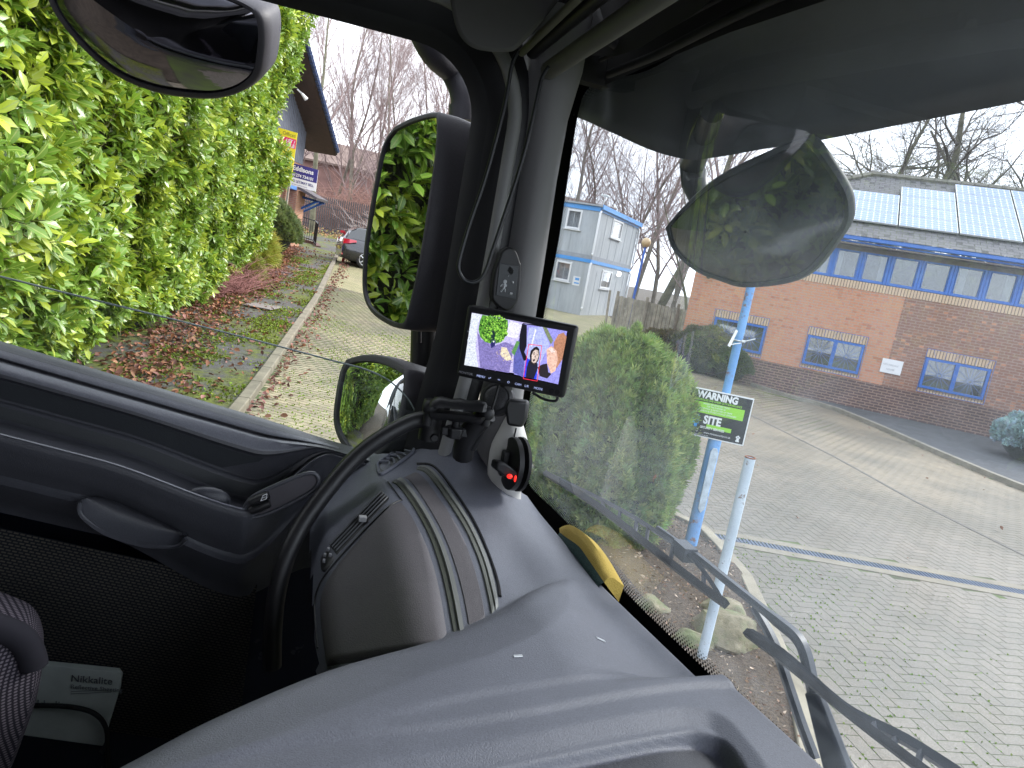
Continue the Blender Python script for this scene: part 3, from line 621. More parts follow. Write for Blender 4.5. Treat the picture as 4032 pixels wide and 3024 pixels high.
g = MB(); g.add([GP(a, vz(a)-.09, -8), GP(b_, vz(b_)-.09, -8), GP(b_, vz(b_)-.09, 1.1), GP(a, vz(a)-.09, 1.1), GP(a, vz(a)+.06, -8), GP(b_, vz(b_)+.06, -8), GP(b_, vz(b_)+.06, 1.1), GP(a, vz(a)+.06, 1.1)], [(0, 1, 2, 3), (4, 5, 6, 7), (0, 1, 5, 4), (1, 2, 6, 5), (2, 3, 7, 6), (3, 0, 4, 7)]); g.build('roof', RFs, uni)
g = MB()
for i in range(44):
    y = 22.6+i*.2; g.tube([GP(y, vz(y)-.02, 1.13), GP(y+.18, vz(y+.18)-.02, 1.13)], [.10, .085], 6)
g.build('verge_tiles', mat('verge_blue', (.045, .07, .16), .5, var=.3), uni)
# porch canopy
g = MB(); y0, y1 = 29.35, 30.95; g.add([GP(y0, 3.75, .1), GP(y1, 3.75, .1), GP(y1, 3.35, 1.1), GP(y0, 3.35, 1.1), GP(y0, 3.85, .1), GP(y1, 3.85, .1), GP(y1, 3.45, 1.15), GP(y0, 3.45, 1.15)], [(0, 1, 2, 3), (4, 5, 6, 7), (0, 1, 5, 4), (1, 2, 6, 5), (2, 3, 7, 6), (3, 0, 4, 7)]); g.build('porch_canopy', mat('canopy_grey', (.10, .09, .10), .7, bscale=20), uni)
g = MB()
for y in (30.0, 30.75): g = MB(); g.tube([GP(y, 3.35, 1.0), GP(y, 2.75, .05)], .05, 4); g.tube([GP(y, 3.42, .05), GP(y, 3.32, 1.05)], .045, 4); g.build('canopy_bracket', mat('bracket_blue', (.03, .12, .45), .5), uni)
fl = thing('security_floodlight', 'white floodlight fixed under the dark roof overhang of the gabled unit', 'floodlight', GP(27.6, 6.9, .7)); g = MB(); g.tube([GP(27.5, 7.0, .65), GP(27.65, 6.85, .8)], [.05, .085], 8); g.build('lamp_head', WHP, fl, smooth=40); g = MB(); g.tube([GP(27.4, 7.1, .5), GP(27.5, 7.0, .65)], .03, 6); g.build('arm', WHP, fl)
# railing by the entrance
rl = thing('entrance_railing', 'black metal railing on a low brick plinth beside the gabled unit entrance', 'railing', (-10.4, 33, 1.5))
BLK = mat('black_metal', (.02, .02, .022), .45, .3)
R0 = np.array([-11.1, 33, 1.72]); R1 = np.array([-10.1, 32.8, 1.6]); R2 = np.array([-9.6, 31.6, 1.5]); g = MB(); up = np.array([0, 0, .95])
for a, b_, n_ in ((R0, R1, 9), (R1, R2, 9)):
    g.tube([a+up, b_+up], .025, 6); g.tube([a+up*.08, b_+up*.08], .02, 6)
    for i in range(n_+1): g.tube([a+(b_-a)*i/n_, a+(b_-a)*i/n_+up], .012, 5)
g.build('bars', BLK, rl)
g = MB(); g.prism([R0-[0, .1, .5], R1-[-.08, .1, .5], R1-[-.08, .1, 0], R0-[0, .1, 0]], (0, .25, 0)); g.prism([R1-[0, 0, .5], R2-[0, 0, .5], R2, R1], (.22, .05, 0)); g.build('plinth_wall', mat('plinth_brick', (.13, .07, .06), .85, var=.3, vscale=8), rl)
# estate agent boards
NAVY = mat('board_navy', (.03, .025, .20), .5, var=.03); WHB = mat('board_white', (.8, .8, .82), .5, var=.03); YEL = mat('board_yellow', (.80, .68, .02), .5, var=.03); PNK = mat('board_pink', (.75, .02, .13), .5, var=.03)
def board(name, label, P_, U, Vv, w, h, m_, pole=None):
    e = thing(name, label, 'sign', P_(w/2, 0)); g = MB(); g.add([P_(0, 0), P_(w, 0), P_(w, h), P_(0, h)]+[P_(x, z, -.02) for x, z in ((0, 0), (w, 0), (w, h), (0, h))], [(0, 1, 2, 3), (4, 7, 6, 5), (0, 4, 5, 1), (1, 5, 6, 2), (2, 6, 7, 3), (3, 7, 4, 0)]); g.build('panel', m_, e); return e
bo = np.array([-9.47, 27, 3.65]); bu = unit(np.array([1.07, 0, -.09])); bv = np.array([0, 0, 1.])
def BP(x, z, o=0): return bo+bu*x+bv*z+np.array([0, -o, 0])
bd = board('letting_board', 'navy and white to let board on a post in front of the gabled unit', BP, bu, bv, 1.01, .79, WHB)
g = MB(); g.add([BP(0, .30, .004), BP(1.01, .30, .004), BP(1.01, .79, .004), BP(0, .79, .004)], [(0, 1, 2, 3)]); g.build('navy_field', NAVY, bd)
text('Eddisons', .225, BP(.05, .565, .008), bu, bv, WHB, bd, bold=.006); text('01274 734101', .15, BP(.06, .35, .008), bu, bv, WHB, bd, bold=.004, squeeze=.95); text('TO LET/MAY SELL', .126, BP(.045, .135, .008), bu, bv, NAVY, bd, bold=.003, squeeze=.88); text('Northern Commercial Property', .045, BP(.09, .045, .008), bu, bv, NAVY, bd)
g = MB(); g.box((-9.5, 27.05, 2.5), (.07, .07, 3.2)); g.build('post', TIM, bd)
yo = np.array([-9.75, 26, 4.09]); yu = unit(np.array([1., 0, -.10]))
def YP(x, z, o=0): return yo+yu*x+bv*z+np.array([0, -o, 0])
bd = board('sale_board', 'tall yellow and pink sale board half hidden by the laurel hedge end', YP, yu, bv, .70, 1.38, YEL)
g = MB(); g.add([YP(0, .82, .004), YP(.70, .82, .004), YP(.70, 1.14, .004), YP(0, 1.14, .004)], [(0, 1, 2, 3)]); g.build('pink_field', PNK, bd)
text('Offices', .17, YP(.66, 1.2, .008), yu, bv, mat('brown_ink', (.2, .15, .03), .6), bd, align='RIGHT'); text('LET /', .15, YP(.66, .99, .008), yu, bv, WHB, bd, align='RIGHT', bold=.004); text('SALE', .16, YP(.66, .845, .008), yu, bv, WHB, bd, align='RIGHT', bold=.005)
g = MB(); g.box((-9.7, 26.06, 2.6), (.07, .07, 3.4)); g.build('post', TIM, bd)
# far industrial roof, red house behind the trees
fb = thing('distant_warehouse', 'long low warehouse with brown roof far behind the bare trees', 'building', (-20, 76, 3)); g = MB(); g.prism([(-34, 76, 1), (6, 76, 1), (6, 76, 8.2), (-34, 76, 9.2)], (0, 14, 0)); g.build('wall', mat('far_brick', (.21, .12, .105), .9, vscale=.5, var=.4), fb)
g = MB(); g.prism([(-36, 75.5, 9.1), (8, 75.5, 8.0), (8, 83, 10.2), (-36, 83, 12.2)], (0, 0, .2)); g.build('roof', mat('far_roof', (.17, .12, .10), .9, vscale=.5), fb)
g = MB()
for i in range(8): g.box((-32+i*4.6, 75.95, 4.5), (1.6, .08, 1.5))
g.build('windows', mat('far_glass', (.05, .06, .08), .2), fb)
# palisade fence
pf = thing('palisade_fence', 'grey steel palisade fence running along the bank under the bare trees', 'fence', (-11, 42, 2)); g = MB(); PG = mat('palisade_steel', (.085, .078, .082), .6, .3, var=.2)
for i in range(150):
    x = -15+i*.13; y = 43-.08*(x+15); z = gz(x, y); h = 2.0; g.prism([(x, y, z), (x+.07, y, z), (x+.07, y, z+h), (x+.035, y, z+h+.12), (x, y, z+h)], (0, .02, 0))
g.build('pales', PG, pf); g = MB()
for dz in (.5, 1.7): g.tube([(-15, 43.05, gz(-15, 43)+dz), (4.5, 41.5, gz(4.5, 41.5)+dz)], .03, 4)
g.build('rail', PG, pf)
# red post with barrier arm by the car
rp = thing('red_post', 'red metal post with short cross bar standing behind the parked car', 'post', (-7.3, 28.5, 1.1)); RD = mat('red_paint', (.6, .03, .05), .4); g = MB(); g.box((-7.42, 28.2, 1.7), (.09, .05, 1.15)); g.build('upright', RD, rp, bevel=.01); g = MB(); g.box((-7.5, 28.2, 2.3), (.34, .05, .09)); g.build('cross_bar', RD, rp, bevel=.01)
# ================================================================ VEGETATION
LAU = leafmat('laurel_leaf', .27, .35, .6, vein=True)
CON = leafmat('conifer_leaf', .6, .3, .3); DRY = leafmat('dry_leaf', .7, .1, .3)
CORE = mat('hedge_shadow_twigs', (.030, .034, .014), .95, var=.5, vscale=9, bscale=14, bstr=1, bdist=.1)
TWIG = mat('green_twig', (.14, .14, .05), .7)
def colvar(base, n, dv=.25, dh=.12, alt=None, pa=.2):
    c = np.array(base)[None, :]*RNG.uniform(1-dv, 1+dv, (n, 1))*RNG.uniform(1-dh, 1+dh, (n, 3))
    if alt is not None:
        k = RNG.random(n) < pa; c[k] = (np.array(alt)[None, :]*RNG.uniform(.8, 1.2, (k.sum(), 1)))
    return c
def lump(x, y, z): return .16*np.sin(x*1.7+z*1.1)+.13*np.sin(y*2.3-z*1.9+1)+.10*np.sin(z*3.1+x*2.7+y*1.3)+.05*np.sin(7*z+5*y)
# hedge centre-line of its visible skin (road face, then the face along the truck)
HP = [(-16, -.6), (-9.5, 1.25), (-4.2, 3.2), (-3.75, 3.75), (-3.85, 5.0), (-4.55, 7.2), (-5.15, 9.0), (-6.0, 11.8), (-6.65, 14.5), (-7.15, 17.2), (-7.5, 19.3)]
seg = [np.array(p) for p in HP]; sl_ = [np.linalg.norm(b_-a) for a, b_ in zip(seg[:-1], seg[1:])]; tot = sum(sl_)
def along(u):
    for a, b_, L in zip(seg[:-1], seg[1:], sl_):
        if u <= L or b_ is seg[-1]:
            p = a+(b_-a)*(u/L); d = (b_-a)/L; return p, np.array([d[1], -d[0]])   # normal to the right/front
        u -= L
hedge = thing('laurel_hedge', 'tall glossy green laurel hedge beside the pavement, seen through the side window', 'hedge', (-6, 12, 0))
HH = 7.4
def hedge_pts(n, u0, u1, depth0, depth1, zmin=.05):
    P = np.zeros((n, 3)); Nn = np.zeros((n, 3))
    for i in range(n):
        u = random.uniform(u0, u1); p, nn = along(u); z = zmin+random.random()**.9*HH
        if u < 10 and z > 5: z = random.uniform(.1, 5)
        k = lump(p[0], p[1], z); under = -.35*max(0, 1-z/.7)**1.5
        off_ = k+under-random.uniform(depth0, depth1)+(.17*min(z, 3.2) if u > 19 else .05*z if u > 12 else .015*z)
        P[i] = (p[0]+nn[0]*off_, p[1]+nn[1]*off_, z+gz(p[0], p[1])); Nn[i] = (nn[0], nn[1], 0)
    return P, Nn
def laurel(name, n, u0, u1, d0, d1, tone, per=8, lmin=.115, lmax=.185, parent=None):
    P, Nn = hedge_pts(n, u0, u1, d0, d1)
    up = np.array([0, 0, 1.]); S_ = unit(Nn*RNG.uniform(.3, 1, (n, 1))+up*RNG.uniform(.15, .9, (n, 1))+RNG.normal(0, .38, (n, 3)))
    A = unit(np.cross(S_, RNG.normal(size=(n, 3)))); B = np.cross(S_, A); RP_, RD_, RN_, RL, RC = [], [], [], [], []
    young = RNG.random(n) < .34; base = np.where(young[:, None], np.array([[.36, .43, .05]]), np.array([[.15, .265, .04]]))*RNG.uniform(.75, 1.25, (n, 1))*np.array(tone)
    for j in range(per):
        w_ = j*2.4+RNG.uniform(-.3, .3, n); t_ = j/per
        rad = A*np.cos(w_)[:, None]+B*np.sin(w_)[:, None]; el = .35+.75*t_
        d = unit(rad*(1.15-.55*t_)+S_*el-up*RNG.uniform(0, .55, (n, 1))*(1-t_)); RP_.append(P+S_*(t_*.13-.06)+rad*.008); RD_.append(d)
        RN_.append(unit(S_*1.0-rad*.35+up*.5+RNG.normal(0, .15, (n, 3)))); RL.append(RNG.uniform(lmin, lmax, n)*(1-.3*max(0, t_-.6)))
        RC.append(base*RNG.uniform(.8, 1.25, (n, 1)))
    return leaves(name, np.concatenate(RP_), np.concatenate(RD_), np.concatenate(RN_), np.concatenate(RL), np.concatenate(RL)*RNG.uniform(.36, .46, n*per), np.concatenate(RC), LAU, parent), P, S_
fo, P1, S1 = laurel('foliage', 9000, 12.2, tot, 0, .18, (1.1, 1.1, 1.0), parent=hedge)
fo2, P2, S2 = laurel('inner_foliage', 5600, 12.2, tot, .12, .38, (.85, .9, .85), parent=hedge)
fo3, P3, S3 = laurel('side_foliage', 5200, 0, 12.6, 0, .3, (.85, .95, .9), lmin=.12, lmax=.18, parent=hedge)
# red-brown dead leaves caught, twigs
n = len(P1); V = []; 
g = MB()
for i in range(0, n, 4):
    a = P1[i]; g.tube([a-S1[i]*.28, a-S1[i]*.1, a+S1[i]*.08], [.006, .005, .003], 4, cap=False)
g.build('twigs', TWIG, hedge, fix=False)
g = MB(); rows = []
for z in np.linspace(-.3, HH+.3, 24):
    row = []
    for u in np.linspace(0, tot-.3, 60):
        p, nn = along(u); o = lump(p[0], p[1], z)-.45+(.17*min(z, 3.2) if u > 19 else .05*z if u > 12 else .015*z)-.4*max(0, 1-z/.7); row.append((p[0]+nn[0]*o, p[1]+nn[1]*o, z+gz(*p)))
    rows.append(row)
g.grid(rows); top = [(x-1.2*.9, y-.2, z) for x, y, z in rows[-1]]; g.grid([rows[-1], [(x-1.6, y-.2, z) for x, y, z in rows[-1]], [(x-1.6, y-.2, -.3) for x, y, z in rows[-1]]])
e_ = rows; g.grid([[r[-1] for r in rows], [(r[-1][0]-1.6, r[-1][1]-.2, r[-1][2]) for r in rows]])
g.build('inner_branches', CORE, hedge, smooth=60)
# end cap foliage of the hedge
n = 420; P = np.zeros((n, 3)); Nn = np.zeros((n, 3))
for i in range(n):
    z = random.random()*HH; k = random.random()*1.5; P[i] = (-7.6-k, 19.3-k*.1+random.uniform(-.2, .2), z+.5); Nn[i] = (.2, .9, 0)
# ---- leaf litter
def litter(name, pts, size, cols, label, lift=.0):
    n = len(pts); P = np.array([(x, y, gz(x, y)+lift+random.uniform(.0, .025)) for x, y in pts]); D_ = RNG.normal(size=(n, 3)); D_[:, 2] *= .35; Nm = np.array([0, 0, 1.])[None, :]+RNG.normal(0, .5, (n, 3))
    L = RNG.uniform(size[0], size[1], n); C_ = np.array(cols)[RNG.integers(0, len(cols), n)]*RNG.uniform(.7, 1.3, (n, 1))
    o = leaves(name, P, D_, Nm, L, L*RNG.uniform(.45, .8, n), C_, DRY, fold=.9, droop=-.2); return stuff(o, label, 'leaf litter')
pts = []
while len(pts) < 6500:
    y = random.uniform(4.5, 30)**1.0; k = random.random(); e = kl(y)-.15
    hx = float(np.interp(y, [3.75, 5, 7.2, 9, 11.8, 14.5, 17.2, 19.3, 24, 31], [-3.7, -3.8, -4.5, -5.1, -5.95, -6.6, -7.1, -7.45, -8.9, -10.8]))
    x = hx+.35*random.gauss(0, 1)+.35 if k < .86 else random.uniform(hx, e)
    if x < e: pts.append((x, y))
litter('leaf_litter', pts, (.05, .11), [(.30, .12, .055), (.22, .09, .05), (.34, .17, .10), (.27, .13, .11), (.16, .07, .05)], 'russet fallen leaves piled along the foot of the laurel hedge', .095)
pts = []
for i in range(900):
    y = random.uniform(5, 33); pts.append((kl(y)+abs(random.gauss(0, .18))+.02+.03*max(0, y-20), y))
litter('gutter_leaves', pts, (.05, .10), [(.30, .14, .09), (.26, .12, .11), (.18, .08, .06)], 'brown fallen leaves lying in the gutter along the left kerb', .01)
pts = [(random.uniform(2, 9), random.uniform(3, 19)) for _ in range(60)]+[(random.uniform(-2.6, 0), random.uniform(5, 14)) for _ in range(25)]
litter('scattered_leaves', pts, (.03, .07), [(.24, .12, .08), (.3, .2, .14)], 'few small brown leaves scattered over the paved yard', .012)
# moss in the paving joints
n = 9500; pts = []
while len(pts) < n:
    y = random.uniform(5, 16); x = random.uniform(kl(y)+.1, kl(y)+3.6)
    # snap to joint rows of the running bond
    ang = radians(-15); dx, dy = x+3, y-12; a_ = cos(ang)*dx+sin(ang)*dy; b_ = -sin(ang)*dx+cos(ang)*dy
    if random.random() < .35: b_ = round(b_/.1)*.1+random.gauss(0, .007)
    else: a_ = round(a_/.1)*.1+random.gauss(0, .008); 
    k = lump(x*1.3, y*1.1, 0)
    if k+random.gauss(0, .12) < -.12: continue
    pts.append((-3+cos(ang)*a_-sin(ang)*b_, 12+sin(ang)*a_+cos(ang)*b_))
P = np.array([(x, y, gz(x, y)+.006) for x, y in pts]); o = sprigs('joint_moss', P, np.tile([0, 0, 1.], (n, 1))+RNG.normal(0, .8, (n, 3)), RNG.uniform(.012, .03, n), RNG.uniform(.006, .012, n), colvar((.22, .32, .03), n), CON, k=3); stuff(o, 'bright green moss growing in the joints of the left road paving', 'moss')
n = 1200; pts = []
while len(pts) < n:
    x, y = random.uniform(1.8, 5), random.uniform(2.4, 7)
    if inbed(x, y) or abs(x-bx(y)-.2)+random.gauss(0, .5) > .9: continue
    ang = radians(11); dx, dy = x-5, y-10; a_ = cos(ang)*dx+sin(ang)*dy; b_ = -sin(ang)*dx+cos(ang)*dy; 
    if random.random() < .5: a_ = round(a_/.1)*.1
    else: b_ = round(b_/.1)*.1
    pts.append((5+cos(ang)*a_-sin(ang)*b_, 10+sin(ang)*a_+cos(ang)*b_))
P = np.array([(x, y, gz(x, y)+.006) for x, y in pts]); o = sprigs('yard_moss', P, np.tile([0, 0, 1.], (n, 1))+RNG.normal(0, .8, (n, 3)), RNG.uniform(.01, .022, n), RNG.uniform(.005, .009, n), colvar((.14, .22, .03), n), CON, k=3); stuff(o, 'thin moss in the yard paving joints next to the planted bed', 'moss')
# moss cushions on the pavement
n = 16000; pts = []
while len(pts) < n:
    y = random.uniform(5, 26); x = kl(y)-.16-random.random()*1.7
    if lump(x*2.1+3, y*1.7, 1)+random.gauss(0, .08) > .02: pts.append((x, y))
P = np.array([(x, y, gz(x, y)+.088) for x, y in pts]); o = sprigs('pavement_moss', P, np.tile([0, 0, .6], (n, 1))+RNG.normal(0, .7, (n, 3)), RNG.uniform(.02, .05, n), RNG.uniform(.01, .02, n), colvar((.19, .25, .025), n, alt=(.10, .10, .03), pa=.3), CON, k=3); stuff(o, 'yellow green moss cushions spread over the left pavement', 'moss')
# ---- shrubs
def shell(c, r, n, zmin=-.2, squash=0, rough=.06):
    d = unit(RNG.normal(size=(n*2, 3))); d = d[d[:, 2] > zmin][:n]; n = len(d)
    rr = 1+rough*np.sin(d[:, 0]*9+d[:, 2]*7)+rough*np.sin(d[:, 1]*11+d[:, 2]*5)-RNG.random(n)**2*.22
    return np.array(c)+d*np.array(r)*rr[:, None], d
def bush(name, label, c, r, n, col, L, Wd, m_=None, up=.5, k=5, core=(.02, .025, .015), alt=None, grp=None, cat='shrub'):
    e = thing(name, label, cat, (c[0], c[1], c[2]-r[2]), grp); P, d = shell(c, r, n); nn = len(P)
    sprigs('foliage', P, d+np.array([0, 0, up])+RNG.normal(0, .25, (nn, 3)), RNG.uniform(L*.7, L*1.3, nn), RNG.uniform(Wd*.7, Wd*1.2, nn), colvar(col, nn, alt=alt), m_ or CON, e, k)
    if cat == 'shrub':
        k2 = max(60, n//25); P2_, d2_ = shell(c, [x*1.02 for x in r], k2); k2 = len(P2_); sprigs('stray_shoots', P2_, d2_+np.array([0, 0, .7])+RNG.normal(0, .3, (k2, 3)), RNG.uniform(L*1.3, L*2.4, k2), RNG.uniform(Wd*.5, Wd*.8, k2), colvar(col, k2), m_ or CON, e, 3)
    g = MB(); g.ball(c, [x*.78 for x in r], 20, 14); g.tube([(c[0], c[1], gz(c[0], c[1])-.05), c], .06, 6); g.build('branches', mat('shrub_core_'+name, core, .95, var=.5, vscale=12, bscale=20, bstr=1, bdist=.05), e, smooth=60); return e
bush('globe_shrub', 'rounded grey green clipped shrub on the pavement beyond the hedge end', (-9.05, 24.4, 1.85), (1.0, 1.1, 1.05), 5000, (.13, .16, .075), .13, .018)
bush('golden_shrub', 'yellow green wispy shrub between the hedge end and the globe shrub', (-7.75, 19.7, 1.25), (.62, .8, .85), 2600, (.30, .31, .06), .24, .012, up=-.1, alt=(.40, .33, .06))
bush('golden_shrub', 'yellow green bushy tuft under the laurel hedge end, lower of the two golden shrubs', (-7.35, 18.4, .85), (.42, .6, .5), 1300, (.24, .27, .06), .2, .012, up=-.4, alt=(.38, .32, .07))
def twiggy(name, label, c, r, n, col, L, up=.6, cat='shrub', rad=.004):
    e = thing(name, label, cat, (c[0], c[1], gz(c[0], c[1]))); m_ = mat('twigs_'+name+str(round(col[0]*100)), col, .8, var=.3); g = MB()
    for i in range(n):
        a = np.array([c[0]+random.gauss(0, r[0]*.35), c[1]+random.gauss(0, r[1]*.35), gz(c[0], c[1])+.05]); d = np.array([random.gauss(0, 1)*r[0], random.gauss(0, 1)*r[1], abs(random.gauss(1, .3))*r[2]*2*up]); pts = [a]
        for j in range(4): d = d*.9+np.array([random.gauss(0, .25)*r[0], random.gauss(0, .25)*r[1], random.gauss(0, .1)-.12*L]); pts.append(pts[-1]+d/4)
        g.tube(pts, [rad*1.6, rad*1.3, rad, rad*.8, rad*.5], 3, cap=False)
        for k_ in range(5):
            j = random.randint(1, 3); p = pts[j]+(pts[j+1]-pts[j])*random.random(); dd = d*.15+np.array([random.gauss(0, .35)*r[0], random.gauss(0, .35)*r[1], random.gauss(.12, .2)*r[2]])*.6; g.tube([p, p+dd*.5, p+dd+[0, 0, -.03]], [rad, rad*.8, rad*.5], 3, cap=False)
    g.build('stems', m_, e, fix=False); return e
twiggy('red_stem_shrub', 'low thicket of bare red brown stems at the foot of the laurel hedge', (-6.75, 15.6, 0), (.5, 1.6, .55), 240, (.24, .10, .09), .5)
twiggy('red_stem_shrub', 'reddish bare stem thicket just below the golden shrub', (-7.3, 17.6, 0), (.45, 1.2, .6), 200, (.27, .12, .11), .5)
twiggy('weeping_shrub', 'pale grey weeping bare shrub behind the parked car', (-6.7, 37, 0), (1.5, 1.0, 1.7), 300, (.42, .36, .34), 1.2, rad=.010)
twiggy('bramble_bank', 'russet bramble thicket behind the palisade fence left of the weeping shrub', (-11, 46, 0), (4.0, 1.5, 2.2), 420, (.33, .19, .15), .8, rad=.014)
twiggy('bramble_bank', 'dark bramble thicket between the site cabin and the timber fence', (7.6, 34, 0), (1.6, 1.2, 1.2), 300, (.15, .12, .09), .8, rad=.007)
n = 9000; P = np.stack([RNG.uniform(-16, 0, n), RNG.uniform(34, 42, n), np.zeros(n)], 1); P[:, 2] = [gz(x, y)+.02+random.random()**2*.35*sstep(37, 41, y) for x, y, _ in P]
k_ = P[:, 0] < -5.5+(40-P[:, 1])*.0-.0; P = P[(P[:, 0] < -6.2)|(P[:, 1] > 39)]; n = len(P)
o = leaves('bank_leaves', P, RNG.normal(size=(n, 3))*[1, 1, .4], np.tile([0, 0, 1.], (n, 1))+RNG.normal(0, .5, (n, 3)), RNG.uniform(.08, .16, n), RNG.uniform(.06, .1, n), colvar((.42, .25, .12), n, alt=(.25, .27, .08), pa=.25), DRY); stuff(o, 'tan fallen leaves and grass on the bank below the palisade fence', 'leaf litter')
# thuja
thu = thing('conifer_bush', 'dense upright green conifer bush standing in the mulch bed outside the windscreen', 'conifer', (1.02, 6.5, 0))
n = 23000; zz = RNG.random(n)**.85*1.78; th = RNG.uniform(0, 2*pi, n)
prof = np.interp(zz, [0, .25, .7, 1.1, 1.4, 1.62, 1.8], [.60, .76, .82, .80, .70, .50, .22])
flut = 1+.07*np.sin(th*7+zz*1.5)+.05*np.sin(th*13+zz*3)-RNG.random(n)**2*.26; rr = prof*flut
P = np.stack([.97+rr*np.cos(th)*.90, 6.5+rr*np.sin(th), zz+.02+RNG.normal(0, .03, n)], 1); dd = np.stack([np.cos(th)*.55, np.sin(th)*.55, np.ones(n)*.9], 1)+RNG.normal(0, .28, (n, 3))
C_ = colvar((.19, .27, .095), n, .35, .15, alt=(.33, .38, .13), pa=.22)
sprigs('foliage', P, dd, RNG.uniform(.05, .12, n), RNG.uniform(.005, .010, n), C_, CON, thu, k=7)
for i in range(16):
    a_ = random.uniform(0, 2*pi); r_ = random.uniform(.05, .5); n2 = 200; t_ = RNG.random(n2); base = np.array([.97+r_*cos(a_)*.9, 6.5+r_*sin(a_), 1.36+random.uniform(-.05, .12)]); hgt = random.uniform(.28, .50)
    P = base+np.stack([RNG.normal(0, .05, n2)*(1-t_*.7), RNG.normal(0, .05, n2)*(1-t_*.7), t_*hgt], 1)
    sprigs('leader_shoot', P, np.tile([0, 0, 1.], (n2, 1))+RNG.normal(0, .4, (n2, 3)), RNG.uniform(.04, .09, n2), RNG.uniform(.004, .007, n2), colvar((.24, .32, .11), n2), CON, thu, k=6)
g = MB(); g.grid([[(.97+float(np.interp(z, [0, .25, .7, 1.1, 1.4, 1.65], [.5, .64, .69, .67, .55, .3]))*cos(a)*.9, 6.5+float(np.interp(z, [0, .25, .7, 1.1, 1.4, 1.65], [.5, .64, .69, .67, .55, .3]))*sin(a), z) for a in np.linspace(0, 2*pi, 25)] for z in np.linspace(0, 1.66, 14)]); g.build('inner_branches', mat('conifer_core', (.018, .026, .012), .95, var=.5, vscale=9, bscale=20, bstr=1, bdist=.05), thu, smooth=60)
# clipped box hedge and blue conifer by the office
bush('clipped_hedge', 'brown green clipped hedge at the left corner of the brick office', (5.35, 20.8, .75), (1.0, .6, .75), 6000, (.12, .10, .06), .07, .012, alt=(.08, .11, .04))
bush('clipped_hedge', 'dark green rounded clipped bush beside the blue pole at the office wall', (6.05, 20.35, .52), (.62, .5, .55), 4000, (.06, .085, .03), .06, .012)
bush('clipped_hedge', 'low brown clipped hedge in front of the timber fence', (4.6, 22.6, .55), (1.1, .5, .55), 3500, (.15, .11, .07), .07, .012)
bush('blue_conifer', 'silvery blue spreading conifer at the foot of the office wall', (11.35, 15.35, .52), (.72, .75, .6), 5200, (.30, .42, .46), .085, .011, up=.25, k=7, alt=(.22, .33, .36), cat='conifer')
bush('dark_conifer', 'dark green yew bush behind the silvery blue conifer', (12.55, 15.9, .95), (.7, .7, 1.1), 3500, (.05, .08, .03), .08, .012, k=6, cat='conifer')
# ---------------- mulch bed with edging, rocks
m, t, b = nodes('mulch'); c = ramp(t, noise(t, 40, 8, rough=.8), [(.35, (.05, .037, .028)), (.65, (.16, .12, .085))]); t.links.new(c, b.inputs['Base Color']); b.inputs['Roughness'].default_value = .95; bump(t, b, noise(t, 50, 6), 1, .03)
g = MB(); rows = []
for y in np.linspace(1.2, 7.4, 40): 
    L_ = -.35-.1*(y-4); R_ = bx(y)-.03; rows.append([(x, y, .05+.03*sin(x*5)*sin(y*4)) for x in np.linspace(L_, R_, 20)])
g.grid(rows); o = struct(g.build('mulch_bed', m, smooth=60))
n = 8000; pts = []
while len(pts) < n:
    x, y = random.uniform(-.8, 2.2), random.uniform(1.3, 7.3)
    if inbed(x+.08, y) and x < bx(y)-.05: pts.append((x, y))
P = np.array([(x, y, .06+.03*sin(x*5)*sin(y*4)+random.random()*.025) for x, y in pts]); D_ = RNG.normal(size=(n, 3)); D_[:, 2] *= .3
o = sprigs('bark_chips', P, D_, RNG.uniform(.012, .055, n), RNG.uniform(.003, .009, n), colvar((.20, .13, .085), n, .5, .1, alt=(.42, .33, .25), pa=.22), DRY, k=1); stuff(o, 'shredded bark mulch chips covering the planted bed', 'mulch')
EDG = mat('edging_stone', (.27, .24, .18), .9, var=.3, vscale=4, bscale=50, bstr=.6)
struct(strip([np.array(p) for p in dense(BEDL, 5)], .11, .075, -.05).build('bed_edging', EDG, bevel=.008))
def rock(c, r, label, seed):
    bm = bmesh.new(); bmesh.ops.create_icosphere(bm, subdivisions=4, radius=1); rr = random.Random(seed); ph = [rr.uniform(0, 6) for _ in range(6)]
    cuts = [unit(np.array([rr.gauss(0, 1), rr.gauss(0, 1), abs(rr.gauss(0, 1))+.2])) for _ in range(9)]
    for v in bm.verts:
        p = np.array(v.co); 
        for cn in cuts:
            d = p@cn-.72
            if d > 0: p = p-cn*d*.9
        k = 1+.05*sin(p[0]*6+ph[0])+.04*sin(p[1]*8+ph[1])*sin(p[2]*7+ph[2])+.015*sin(25*p[0]+ph[3])*sin(23*p[1]); v.co = Vector((c[0]+p[0]*k*r[0], c[1]+p[1]*k*r[1], c[2]+p[2]*k*r[2]))
    me = bpy.data.meshes.new('rock'); bm.to_mesh(me); bm.free(); me.materials.append(ROCK); me.shade_smooth(); me.set_sharp_from_angle(angle=radians(30)); o = bpy.data.objects.new('rock', me); SC.collection.objects.link(o); tag(o, label, 'rock')
m, t, b = nodes('sandstone'); c = mixc(t, ramp(t, noise(t, 6, 7), [(.45, (0, 0, 0)), (.65, (1, 1, 1))]), ramp(t, noise(t, 20, 6), [(.3, (.15, .13, .08)), (.7, (.26, .225, .15))]), (.15, .17, .08)); t.links.new(c, b.inputs['Base Color']); b.inputs['Roughness'].default_value = .9; bump(t, b, noise(t, 25, 8), .7, .02); ROCK = m
rock((1.78, 4.62, .08), (.26, .20, .17), 'large lichen covered rock in the mulch bed right of the white post foot', 3)
rock((1.86, 5.02, .06), (.20, .13, .12), 'flat rock just behind the largest rock in the mulch bed', 5)
